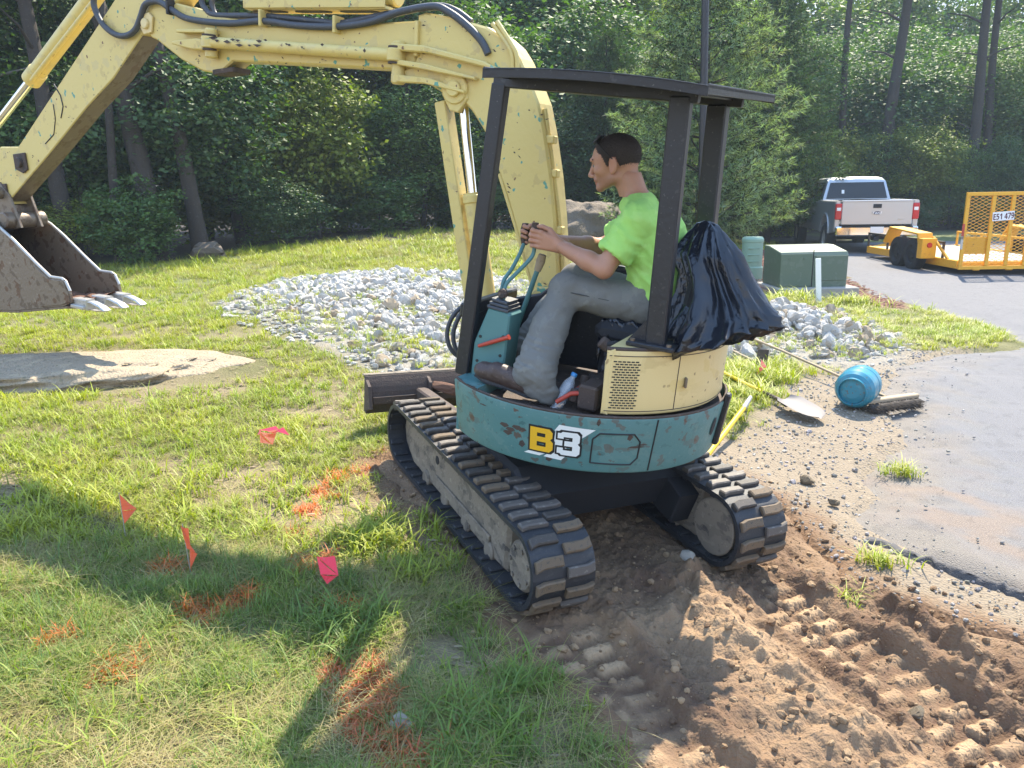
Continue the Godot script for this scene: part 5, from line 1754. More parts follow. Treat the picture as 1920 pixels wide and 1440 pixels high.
	ft.mesh_into(tg, Transform3D.IDENTITY, null, func(p: Vector3, _n: Vector3) -> float: return 0.013 * folds.get_noise_3d(p.x * 5.0 + p.y * 3.2, p.y * 8.5 - p.x * 7.5, p.z * 3.0) + 0.003 * folds.get_noise_3d(p.x * 12.0, p.y * 5.0, p.z * 4.0) + 0.003 * n2.get_noise_3dv(p * 9.0))
	build("t_shirt", tg, M.shirt, who).position += off
	var lg := G.new() # the small print on the back of the collar
	lg.disc(V(-0.452, 1.757, 0.10), V(-0.456, 1.758, 0.10), 0.018, 14)
	build("shirt_print", lg, M.teal_clean, who).position += off
	# jeans
	var fj := Field.new(V(-0.62, 0.72, 0.66), V(0.46, 1.47, -0.30), 0.011)
	fj.cap(pelvis + Vector3(-0.03, -0.01, 0), pelvis + Vector3(-0.01, 0.08, 0), 0.135, 0.132, 0.04, Vector3(1, 1, 0.78))
	for q in [[hip_n, knee_n, ank_n, 1.0], [hip_f, knee_f, ank_f, 0.0]]:
		var kn: Vector3 = q[1]
		var an: Vector3 = q[2]
		fj.cap(q[0], kn, 0.105, 0.077, 0.05)
		fj.cap(kn + Vector3(0.0, 0.005, 0), kn, 0.079, 0.078, 0.02)
		fj.cap(kn, kn.lerp(an, 0.45), 0.076, 0.078, 0.03)
		fj.cap(kn.lerp(an, 0.45), an + Vector3(-0.03, 0.02, 0), 0.078, 0.080, 0.03, Vector3(0.85, 1, 1))
		fj.cap(an + Vector3(-0.03, 0.02, 0), an + Vector3(-0.075, -0.075, 0), 0.076, 0.066, 0.03, Vector3(0.82, 1, 1.15))
	fj.cut(func(p: Vector3) -> float:
		var k := 0.865 + 0.35 * (p.x - 0.02) if p.z < -0.2 else 0.84
		return maxf(k - p.y, p.y - 1.40 if p.x < -0.3 else -1.0))
	var jg := G.new()
	fj.mesh_into(jg, Transform3D.IDENTITY, null, func(p: Vector3, _n: Vector3) -> float:
		var low := ss(1.15, 0.9, p.y)
		return (0.007 + 0.009 * low) * folds.get_noise_3d(p.x * 2.5 + 9, p.y * (5.0 + 9.0 * low) + p.x * 4.0, p.z * 2.5) + 0.004 * folds.get_noise_3d(p.x * 3.0 + p.y * 9.0, p.y * 3.0 - p.x * 9.0, p.z * 2.0))
	build("jeans", jg, M.jeans, who).position += off
	# boots
	for q in [[ank_n, V(0.245, 0.915, 0.575), V(-0.02, 0.872, 0.55)], [ank_f, V(0.46, 0.84, 0.03), V(0.24, 0.83, 0.02)]]:
		var toe: Vector3 = q[1]
		var heel: Vector3 = q[2]
		var an: Vector3 = q[0]
		var fo := Field.new(heel.min(toe) - Vector3(0.09, 0.09, 0.09), toe.max(an) + Vector3(0.09, 0.12, 0.09), 0.006)
		fo.cap(heel, toe, 0.042, 0.044, 0.02, Vector3(1, 1.05, 0.95))
		fo.cap(heel + Vector3(0.03, 0.02, 0), toe + Vector3(-0.07, 0.015, 0), 0.046, 0.044, 0.02)
		fo.cap(heel + Vector3(0.02, 0.03, 0), an + Vector3(0, 0.06, 0), 0.05, 0.05, 0.03)
		fo.ell(toe + Vector3(-0.005, 0.006, 0), Vector3(0.055, 0.040, 0.048), Basis.IDENTITY, 0.015)
		var bg := G.new()
		fo.mesh_into(bg, Transform3D.IDENTITY, null, func(p: Vector3, _n: Vector3) -> float: return 0.003 * n2.get_noise_3dv(p * 30.0))
		var boot := build("boot", bg, M.boot, who)
		boot.position += off
		var dir := (toe - heel).normalized()
		var so := G.new()
		so.tube([heel - dir * 0.035 - Vector3(0, 0.036, 0), heel + dir * 0.02 - Vector3(0, 0.040, 0), heel.lerp(toe, 0.5) - Vector3(0, 0.036, 0), toe - dir * 0.02 - Vector3(0, 0.040, 0), toe + dir * 0.040 - Vector3(0, 0.030, 0)], [0.030, 0.044, 0.040, 0.048, 0.030], 14, true, 0.32)
		build("sole", so, M.rubber, boot)
		var la := G.new()
		for k in 4:
			var c: Vector3 = heel.lerp(toe, 0.42 + 0.10 * k) + Vector3(0, 0.056 - 0.003 * k, 0)
			la.tube([c + Vector3(0.0, -0.008, -0.026), c + Vector3(0.008, 0.004, 0), c + Vector3(0.0, -0.008, 0.026)], 0.0035, 5)
		build("lace", la, M.wood, boot)
	# seams down the near trouser leg
	var se := G.new()
	var pts := []
	for k in 7:
		pts.append(hip_n.lerp(knee_n, k / 6.0) + V(0, 0.01, lerpf(0.112, 0.083, k / 6.0)))
	se.tube(pts, 0.003, 5)
	build("jeans_seam", se, M.seam, who).position += off
	# a water bottle behind his leg on the floor
	var wb := thing("water_bottle", "clear plastic water bottle with blue cap lying behind the driver's boot", "bottle", EX * Transform3D(Basis(Vector3(0, 0, 1), 0.3) * Basis(Vector3(1, 0, 0), 0.4), V(-0.16, 0.86, 0.50)))
	var bo := G.new()
	bo.lathe([Vector2(0, -0.09), Vector2(0.031, -0.088), Vector2(0.032, 0.03), Vector2(0.029, 0.06), Vector2(0.014, 0.088), Vector2(0.013, 0.10)], 16)
	build("bottle_body", bo, M.clear, wb)
	var bc := G.new()
	bc.disc(Vector3(0, 0.098, 0), Vector3(0, 0.118, 0), 0.016, 14, 0.003)
	build("cap", bc, M.blue, wb)

func bag_on_machine() -> void:
	var bg := thing("plastic_bag", "black plastic sheet bag tied behind the seat, draped over the yellow cowl", "plastic bag", EX * Transform3D(Basis.IDENTITY, V(-0.72, 1.17, 0.12)))
	var f := FastNoiseLite.new()
	var facets := FastNoiseLite.new()
	facets.seed = 12; facets.noise_type = FastNoiseLite.TYPE_CELLULAR; facets.frequency = 1.0; facets.fractal_type = FastNoiseLite.FRACTAL_NONE
	facets.cellular_return_type = FastNoiseLite.RETURN_DISTANCE
	f.seed = 31; f.frequency = 0.75; f.fractal_octaves = 2; f.fractal_type = FastNoiseLite.FRACTAL_RIDGED
	# rings from the tied neck down to the hem: [centre forward, up, left, reach forward-back, reach sideways]
	var rings := [[-0.64, 1.725, 0.10, 0.012, 0.012], [-0.645, 1.71, 0.10, 0.05, 0.03], [-0.65, 1.68, 0.10, 0.07, 0.055], [-0.655, 1.63, 0.11, 0.10, 0.085], [-0.665, 1.57, 0.12, 0.13, 0.12], [-0.715, 1.48, 0.12, 0.135, 0.15], [-0.75, 1.39, 0.12, 0.17, 0.19], [-0.765, 1.30, 0.13, 0.21, 0.22], [-0.75, 1.22, 0.15, 0.24, 0.24], [-0.72, 1.165, 0.17, 0.235, 0.235], [-0.70, 1.125, 0.18, 0.215, 0.20], [-0.68, 1.10, 0.18, 0.12, 0.11], [-0.68, 1.10, 0.18, 0.02, 0.02]]
	var rows := []
	var steps := 5
	for i in (rings.size() - 1) * steps + 1:
		var a: Array = rings[mini(i / steps, rings.size() - 1)]
		var b: Array = rings[mini(i / steps + 1, rings.size() - 1)]
		var t := ss(0.0, 1.0, float(i % steps) / steps) * 0.5 + 0.5 * float(i % steps) / steps
		var down := float(i) / ((rings.size() - 1) * steps)
		var row := PackedVector3Array()
		for j in 96:
			var th := TAU * j / 96.0
			var rx := lerpf(a[3], b[3], t)
			var rz := lerpf(a[4], b[4], t)
			var pleat := f.get_noise_2d(cos(th) * 1.5 + 5, sin(th) * 1.5 + down * 0.5)
			var crease := f.get_noise_3d(cos(th) * 1.6, sin(th) * 1.6, down * 4.0)
			var k := 1.0 + 0.38 * pleat * ss(0.03, 0.3, down) + 0.13 * crease + 0.22 * (facets.get_noise_3d(cos(th) * 1.5, sin(th) * 1.5, down * 4.5) + 0.5) * ss(0.1, 0.4, down) + 0.22 * n1.get_noise_3d(cos(th) * 14 + 50, sin(th) * 14, down * 34) * ss(0.1, 0.5, down) + 0.02 * n2.get_noise_3d(cos(th) * 3, sin(th) * 3, down * 7)
			var u := lerpf(a[1], b[1], t) + 0.17 * (-cos(th)) * ss(0.45, 0.85, down) * 0.75 # the back hem rides up
			row.append(V(lerpf(a[0], b[0], t) + cos(th) * rx * k, u + 0.03 * crease * ss(0.4, 0.9, down), lerpf(a[2], b[2], t) + sin(th) * rz * k) - V(-0.72, 1.17, 0.12))
		rows.append(row)
	var g := G.new()
	g.surf(rows, true, false)
	build("bag_film", g, M.plastic, bg)

func rocks_in(called: String, label: String, poly: PackedVector2Array, parts: int, extra: int, small: float, big: float, heap: float, seed_: int) -> void:
	var q := RandomNumberGenerator.new()
	q.seed = seed_
	var c := Vector2.ZERO
	var lo := Vector2(1e9, 1e9)
	var hi := Vector2(-1e9, -1e9)
	for p in poly:
		c += p / poly.size()
		lo = lo.min(p); hi = hi.max(p)
	var root := thing(called, label, "rock pile", Transform3D(Basis.IDENTITY, on(c.x, c.y)))
	var shapes: Array[ArrayMesh] = []
	for k in 8:
		shapes.append(rock_mesh(400 + k + seed_).mesh())
	var all := []
	var tries := 0
	while all.size() < parts + extra and tries < 60000:
		tries += 1
		var p := Vector2(q.randf_range(lo.x, hi.x), q.randf_range(lo.y, hi.y))
		var d := inside(p, poly) + 0.35 * n2.get_noise_2d(p.x * 1.1, p.y * 1.1)
		if d < 0 or (d < 0.5 and q.randf() > 0.35 + d):
			continue
		if n2.get_noise_2d(p.x * 0.8 + 30, p.y * 0.8) > 0.22 and q.randf() < 0.85: # grassy gaps
			continue
		var s := lerpf(small, big, pow(q.randf(), 1.8)) * (1.0 if q.randf() < 0.93 else 1.45)
		var up := heap * ss(0.0, 1.0, d) * q.randf() + 0.10 * ss(-0.3, 1.2, d)
		var b := Basis.from_euler(Vector3(q.randf() * TAU, q.randf() * TAU, q.randf() * TAU)).scaled_local(Vector3(s, s * q.randf_range(0.5, 0.8), s * q.randf_range(0.7, 1.3)))
		var at := on(p.x, p.y, up + s * 0.25)
		all.append([at.length() / s, Transform3D(b, at - on(c.x, c.y)), q.randi() % 8, q.randi() % 7])
	all.sort_custom(func(a, b): return a[0] < b[0])
	var at := []
	var col := []
	for i in all.size():
		var r: Array = all[i]
		if i < parts:
			var o := build("stone", shapes[r[2]], [M.rock, M.rock_b, M.rock_c, M.rock, M.rock_c, M.rock_d, M.rock][r[3]], root)
			o.transform = r[1]
		else:
			at.append(r[1])
			col.append(Color(1, 1, 1))
	for i in 3 * extra: # broken fines between the stones
		var p := Vector2(q.randf_range(lo.x, hi.x), q.randf_range(lo.y, hi.y))
		var d := inside(p, poly) + 0.4 * n2.get_noise_2d(p.x * 1.1, p.y * 1.1)
		if d > -0.15:
			var s := q.randf_range(0.010, 0.03)
			at.append(Transform3D(Basis.from_euler(Vector3(q.randf() * 6, q.randf() * 6, q.randf() * 6)).scaled(Vector3(s * 1.3, s * 0.7, s)), on(p.x, p.y, 0.10 * ss(-0.3, 1.2, d) + 0.01) - on(c.x, c.y)))
			col.append(Color(1, 1, 1))
	if at.size():
		var o := stuff("small_stones", "", "", scatter(shapes[0], at, col), M.rock, root)
		o.set_meta("kind", "stuff")

func flag(label: String, m: Material, p: Vector3, pts: Array, lean: Vector3, turn: float, group: String) -> void:
	var t := thing("marker_flag", label, "marker flag", Transform3D(Basis(Vector3.UP, turn), p), group)
	var g := G.new()
	for i in range(0, pts.size(), 3):
		for k in 4: # each fold of the sheet, a little curled
			var a: Vector3 = pts[i]
			var b: Vector3 = pts[i + 1]
			var c: Vector3 = pts[i + 2]
			var u0 := k / 4.0
			var u1 := (k + 1) / 4.0
			var curl := Vector3(0, 0, 0.010)
			var p0 := a.lerp(b, u0) + curl * sin(u0 * PI)
			var p1 := a.lerp(b, u1) + curl * sin(u1 * PI)
			var q0 := a.lerp(c, u0)
			var q1 := a.lerp(c, u1)
			g.tri(p0, p1, q1); g.tri(p0, q1, q0)
	build("flag_sheet", g, m, t)
	var w := G.new()
	w.tube([Vector3.ZERO - lean * 0.05, lean * 0.5, lean], 0.0024, 5)
	build("wire_stake", w, M.worn_steel, t)

func yard() -> void:
	rocks_in("rock_bed", "wide bed of pale grey stones on the lawn behind the excavator's blade", bed_left, 300, 1700, 0.03, 0.085, 0.02, 5)
	rocks_in("rock_pile", "heap of pale grey stones beside the drive, right of the yellow cowl", bed_right, 290, 520, 0.035, 0.095, 0.09, 9)
	# ledge of flat rock on the left and the boulder by the wood
	var b1 := build("boulder", boulder_mesh(12, Vector3(1.5, 0.16, 0.66), 36), M.boulder)
	b1.transform = Transform3D(Basis(Vector3.UP, 0.12), on(-4.0, -6.5, -0.02))
	tag(b1, "low flat tan boulder set in the lawn at the left", "boulder")
	var b2 := build("boulder", boulder_mesh(17, Vector3(1.5, 0.85, 0.9), 30), M.boulder_dark)
	b2.transform = Transform3D(Basis(Vector3.UP, 0.4), on(1.95, -20.3, 0.18))
	tag(b2, "big grey boulder before the trees, behind the driver's hands", "boulder")
	for q in [[-6.0, -15.6, 0.38, 41, "dark rock at the wood's edge right of the bucket"], [1.1, -20.6, 0.3, 43, "small dark rock at the wood's edge left of the boom foot"]]:
		var r := build("rock", rock_mesh(q[3], 12, 9), M.boulder_dark)
		r.transform = Transform3D(Basis(Vector3.UP, 0.7).scaled(Vector3(q[2] * 1.4, q[2] * 0.7, q[2])), on(q[0], q[1], 0.08))
		tag(r, q[4], "rock")
	for q in [[0.86, -3.52, 0.036, 51, "small white stone on top of the churned soil"], [1.56, -2.60, 0.032, 52, "flat brown stone lying in the ruts at right"], [-0.41, -2.37, 0.04, 53, "pale stone in the orange-painted grass at bottom centre"], [1.93, -4.75, 0.045, 54, "brown stone on the gravel behind the far track"], [1.98, -4.45, 0.03, 55, "small brown stone on the gravel nearest the far track"]]:
		var r := build("rock", rock_mesh(q[3], 12, 9), M.rock_b if q[3] != 52 and q[3] < 54 else M.boulder)
		var y: float = 0.025 if q[0] < 0 or q[0] > 1.7 else relief(q[0], q[1])[0] + 0.01
		r.transform = Transform3D(Basis(Vector3.UP, q[3] * 1.0).scaled(Vector3(q[2] * 1.25, q[2] * 0.8, q[2])), on(q[0], q[1], y))
		tag(r, q[4], "rock")
	# marker flags
	var grp := "utility marker flags in the lawn"
	flag("upright orange marker flag farthest left, at the edge of the sunlit grass", M.flag_orange, on(-1.94, -3.55), [Vector3(0.0, 0.245, 0), Vector3(0.075, 0.165, 0.015), Vector3(0.0, 0.155, 0), Vector3(0.0, 0.155, 0), Vector3(0.075, 0.165, 0.015), Vector3(0.005, 0.085, 0)], Vector3(0.0, 0.25, 0), 0.2, grp)
	flag("upright orange marker flag folded along its wire, in the shaded grass", M.flag_orange, on(-1.50, -3.25), [Vector3(-0.02, 0.255, 0), Vector3(0.048, 0.13, 0.02), Vector3(-0.005, 0.14, 0), Vector3(0.01, 0.15, 0), Vector3(0.055, 0.125, 0.02), Vector3(0.0, 0.035, 0.0), Vector3(-0.02, 0.255, 0), Vector3(0.022, 0.245, 0.01), Vector3(0.02, 0.15, 0.01)], Vector3(-0.01, 0.26, 0), -0.1, grp)
	flag("crimson marker flag bent over flat in the shaded grass", M.flag_red, on(-0.84, -3.17), [Vector3(-0.055, 0.165, -0.02), Vector3(0.05, 0.10, 0.035), Vector3(-0.03, 0.105, 0.035), Vector3(-0.055, 0.165, -0.02), Vector3(0.025, 0.165, -0.025), Vector3(0.05, 0.10, 0.035), Vector3(-0.03, 0.105, 0.035), Vector3(0.05, 0.10, 0.035), Vector3(0.0, 0.065, 0.05)], Vector3(-0.02, 0.16, -0.01), 0.0, grp)
	flag("crumpled orange and pink marker flags lying in the lawn left of the tracks", M.flag_orange, on(-1.60, -4.80), [Vector3(-0.05, 0.13, 0), Vector3(0.035, 0.045, 0.02), Vector3(-0.045, 0.06, 0.02), Vector3(-0.05, 0.13, 0), Vector3(0.06, 0.115, 0.01), Vector3(0.035, 0.045, 0.02), Vector3(0.0, 0.13, 0), Vector3(0.10, 0.145, -0.02), Vector3(0.05, 0.11, 0)], Vector3(-0.03, 0.12, 0), 0.0, grp)
	var pk := G.new()
	pk.tri(Vector3(-0.06, 0.135, -0.01), Vector3(0.09, 0.125, 0.0), Vector3(0.05, 0.155, -0.03))
	pk.tri(Vector3(0.06, 0.13, 0.0), Vector3(0.15, 0.105, 0.02), Vector3(0.10, 0.15, -0.02))
	pk.tri(Vector3(-0.07, 0.10, -0.01), Vector3(-0.04, 0.12, 0.0), Vector3(-0.05, 0.145, -0.02))
	build("pink_sheet", pk, M.flag_pink, get_node("marker_flag_003"))
	flag("red marker flag standing among the weeds right of the excavator", M.flag_red, on(2.37, -7.15), [Vector3(0.0, 0.21, 0), Vector3(0.055, 0.13, 0.02), Vector3(0.0, 0.13, 0), Vector3(-0.01, 0.13, 0), Vector3(0.05, 0.135, 0.02), Vector3(-0.035, 0.055, 0)], Vector3(0, 0.21, 0), 0.1, grp)
	# tools lying by the drive
	var sh := thing("shovel", "shovel with yellow handle and grey blade lying by the drive", "shovel", Transform3D(Basis.IDENTITY, on(2.28, -6.3)))
	var o := on(2.28, -6.3)
	var g := G.new()
	g.tube([on(1.93, -7.25, 0.10) - o, on(2.12, -6.75, 0.07) - o, on(2.20, -6.52, 0.06) - o], 0.017, 10)
	build("handle", g, M.fibre_yellow, sh)
	g = G.new()
	g.tube([on(2.20, -6.52, 0.06) - o, on(2.28, -6.30, 0.055) - o, on(2.30, -6.22, 0.05) - o], [0.019, 0.02, 0.026], 10)
	build("socket", g, M.rusty, sh)
	g = G.new()
	var rows := []
	for i in 15:
		var t := i / 14.0
		var row := PackedVector3Array()
		var wd := 0.105 * minf(1.0, 0.55 + t * 3.0) * sqrt(maxf(0.0, 1.0 - pow(maxf(0.0, t - 0.55) / 0.46, 2)))
		for j in 11:
			var s := j / 5.0 - 1.0
			var base := on(2.29, -6.26, 0).lerp(on(2.46, -5.88, 0), t)
			var across := Vector3(0.91, 0, -0.40)
			row.append(base + across * wd * s * 1.25 + Vector3(0, 0.05 + 0.045 * (1.0 - t) - 0.045 * (1.0 - s * s) * (0.3 - t * 0.4) + 0.02 * s * s, 0) - o)
		rows.append(row)
	g.surf(rows, false, false)
	build("blade", g, M.shovel, sh)
	var rk := thing("tool_handle", "yellow fibreglass tool handle with grey ferrule lying behind the far track", "tool", Transform3D(Basis.IDENTITY, on(1.5, -5.3)))
	o = on(1.5, -5.3)
	g = G.new()
	g.tube([on(1.28, -4.92, 0.04) - o, on(1.55, -5.38, 0.10) - o, on(1.82, -5.83, 0.15) - o], 0.019, 10)
	build("handle", g, M.fibre_yellow, rk)
	g = G.new()
	g.tube([on(1.82, -5.83, 0.15) - o, on(1.93, -6.02, 0.17) - o], [0.022, 0.017], 10)
	build("ferrule", g, M.worn_steel, rk)
	var ho := thing("hoe", "wooden handled hoe with square rusty blade lying by the stones", "hoe", Transform3D(Basis.IDENTITY, on(2.5, -7.7)))
	o = on(2.5, -7.7)
	g = G.new()
	g.tube([on(2.15, -8.75, 0.09) - o, on(2.50, -7.72, 0.06) - o], 0.014, 8)
	build("handle", g, M.wood, ho)
	g = G.new()
	g.box(on(2.55, -7.66, 0.11) - o, Vector3(0.14, 0.19, 0.006), Basis(Vector3.UP, 0.35) * Basis(Vector3(0, 0, 1), -0.12), 0.002)
	build("blade", g, M.rusty, ho)
	var br := thing("push_broom", "push broom with dark bristles and long wooden handle lying behind the teal tank", "broom", Transform3D(Basis.IDENTITY, on(3.25, -6.3)))
	o = on(3.25, -6.3)
	g = G.new()
	g.tube([on(2.50, -9.1, 0.16) - o, on(2.85, -7.9, 0.14) - o, on(3.22, -6.40, 0.10) - o], 0.0135, 8)
	build("handle", g, M.wood, br)
	var bb := Basis(Vector3.UP, 0.34)
	g = G.new()
	g.box(Vector3(0, 0.10, -0.06), Vector3(0.56, 0.035, 0.07), bb, 0.008)
	build("block", g, M.wood, br)
	g = G.new()
	var q2 := RandomNumberGenerator.new()
	q2.seed = 3
	for i in 520:
		var a := Vector3(q2.randf_range(-0.28, 0.28), 0.055 + q2.randf_range(-0.035, 0.035), -0.02)
		var e := a + Vector3(q2.randfn() * 0.012, -0.01 + q2.randfn() * 0.012, 0.085 + q2.randf() * 0.02)
		var w := Vector3(0.004, 0.003, 0)
		g.tri(bb * (a - w), bb * (a + w), bb * e)
	g.box(Vector3(0, 0.055, 0.01), Vector3(0.54, 0.06, 0.05), bb, 0.01)
	build("bristles", g, M.bristle, br)
	# teal tank lying on its side
	var ax := Vector3(0.62, 0.05, -0.78).normalized()
	var sidev := ax.cross(Vector3.UP).normalized()
	var tk := thing("gas_tank", "round teal steel tank lying on its side on the gravel", "tank", Transform3D(Basis(sidev, ax, sidev.cross(ax)), on(2.86, -6.26, 0.172)))
	g = G.new()
	g.lathe([Vector2(0, 0.0), Vector2(0.06, 0.0), Vector2(0.105, 0.012), Vector2(0.145, 0.038), Vector2(0.165, 0.075), Vector2(0.168, 0.12), Vector2(0.168, 0.25), Vector2(0.162, 0.30), Vector2(0.135, 0.34), Vector2(0.07, 0.365), Vector2(0, 0.37)], 40)
	build("tank_body", g, M.tank, tk)
	g = G.new()
	g.lathe([Vector2(0.110, -0.012), Vector2(0.118, -0.012), Vector2(0.118, 0.03), Vector2(0.110, 0.03), Vector2(0.110, -0.012)], 36)
	build("foot_ring", g, M.tank, tk)
	g = G.new()
	g.lathe([Vector2(0.169, 0.20), Vector2(0.1715, 0.205), Vector2(0.1715, 0.215), Vector2(0.169, 0.22)], 40)
	build("weld_band", g, M.tank, tk)
	g = G.new()
	g.disc(Vector3(0, 0.36, 0), Vector3(0, 0.41, 0), 0.03, 12, 0.004)
	g.tube([Vector3(0.06, 0.35, -0.04), Vector3(0.08, 0.40, -0.05), Vector3(0.0, 0.42, -0.07), Vector3(-0.08, 0.40, -0.05), Vector3(-0.06, 0.35, -0.04)], 0.013, 8)
	build("valve_collar", g, M.tank, tk)
	# utility boxes, post, lamp pole
	var tb := Basis(Vector3.UP, 0.04)
	var bx := thing("utility_box", "dark green steel utility box on a concrete pad by the drive", "utility box", Transform3D(tb.scaled(Vector3.ONE * 0.92), on(5.03, -12.8)))
	g = G.new()
	g.box(Vector3(0.04, 0.03, -0.40), Vector3(1.46, 0.22, 1.2), Basis.IDENTITY, 0.015)
	build("concrete_pad", g, M.concrete, bx)
	g = G.new()
	g.prism([Vector2(0.0, 0.141), Vector2(0.0, 0.70), Vector2(0.05, 0.765), Vector2(0.62, 0.85), Vector2(0.85, 0.85), Vector2(0.85, 0.141)], -0.615, 0.615, Transform3D(Basis(Vector3(0, 0, -1), Vector3(0, 1, 0), Vector3(1, 0, 0)), Vector3.ZERO), 0.012)
	var bd := build("cabinet", g, M.box_green, bx)
	for k in 2:
		g = G.new()
		g.box(Vector3(-0.33 + 0.64 * k, 0.475 if k == 1 else 0.45, 0.006), Vector3(0.58, 0.44 if k == 1 else 0.58, 0.014), Basis.IDENTITY, 0.004)
		build("door", g, M.box_green, bd)
	g = G.new()
	g.box(Vector3(-0.03, 0.48, 0.005), Vector3(0.012, 0.66, 0.02), Basis.IDENTITY, 0.002)
	build("door_seam", g, M.black_matt, bd)
	for k in 2:
		g = G.new()
		g.disc(Vector3(-0.46 + 0.27 * k, 0.66, 0.012), Vector3(-0.46 + 0.27 * k, 0.66, 0.022), 0.03, 12, 0.003)
		build("bolt_cap", g, M.box_green, bd)
	var pd := thing("utility_pedestal", "pale green plastic utility pedestal left of the dark green box", "pedestal", Transform3D(Basis.IDENTITY, on(4.55, -14.6)))
	g = G.new()
	g.lathe([Vector2(0.21, -0.1), Vector2(0.21, 0.24), Vector2(0.19, 0.26), Vector2(0.19, 0.70), Vector2(0.20, 0.71), Vector2(0.20, 0.76), Vector2(0.17, 0.80), Vector2(0, 0.81)], 28)
	var pb := build("housing", g, M.pale_green, pd)
	for k in 3:
		g = G.new()
		g.box(Vector3(-0.03, 0.36 + 0.12 * k, 0.180), Vector3(0.22, 0.022, 0.03), Basis.IDENTITY, 0.006)
		build("rib", g, M.pale_green, pb)
	var mp := build("marker_post", G.new(), M.white)
	g = G.new()
	g.box(Vector3(0, 0.30, 0), Vector3(0.085, 0.78, 0.02), Basis(Vector3(0, 0, 1), 0.09), 0.006)
	mp.mesh = g.mesh()
	mp.position = on(4.78, -11.95)
	tag(mp, "short white flat marker post leaning in front of the green box", "post")
	var lp := thing("lamp_post", "tall black lamp post rising behind the canopy roof", "lamp post", Transform3D(Basis(Vector3(0, 0, 1), 0.025), on(2.87, -11.6)))
	g = G.new()
	g.tube([Vector3(0, -0.1, 0), Vector3(0, 2, 0), Vector3(0, 5.2, 0)], [0.062, 0.056, 0.05], 16)
	build("pole", g, M.black, lp)
	g = G.new()
	g.lathe([Vector2(0.11, 0), Vector2(0.11, 0.12), Vector2(0.075, 0.16), Vector2(0.07, 0.5), Vector2(0.06, 0.52)], 18)
	build("base", g, M.black, lp)
	g = G.new()
	g.lathe([Vector2(0.08, 5.2), Vector2(0.12, 5.25), Vector2(0.16, 5.6), Vector2(0.19, 5.62), Vector2(0.02, 5.8)], 16)
	build("lantern", g, M.black, lp)

func vehicles() -> void:
	truck()
	trailer()

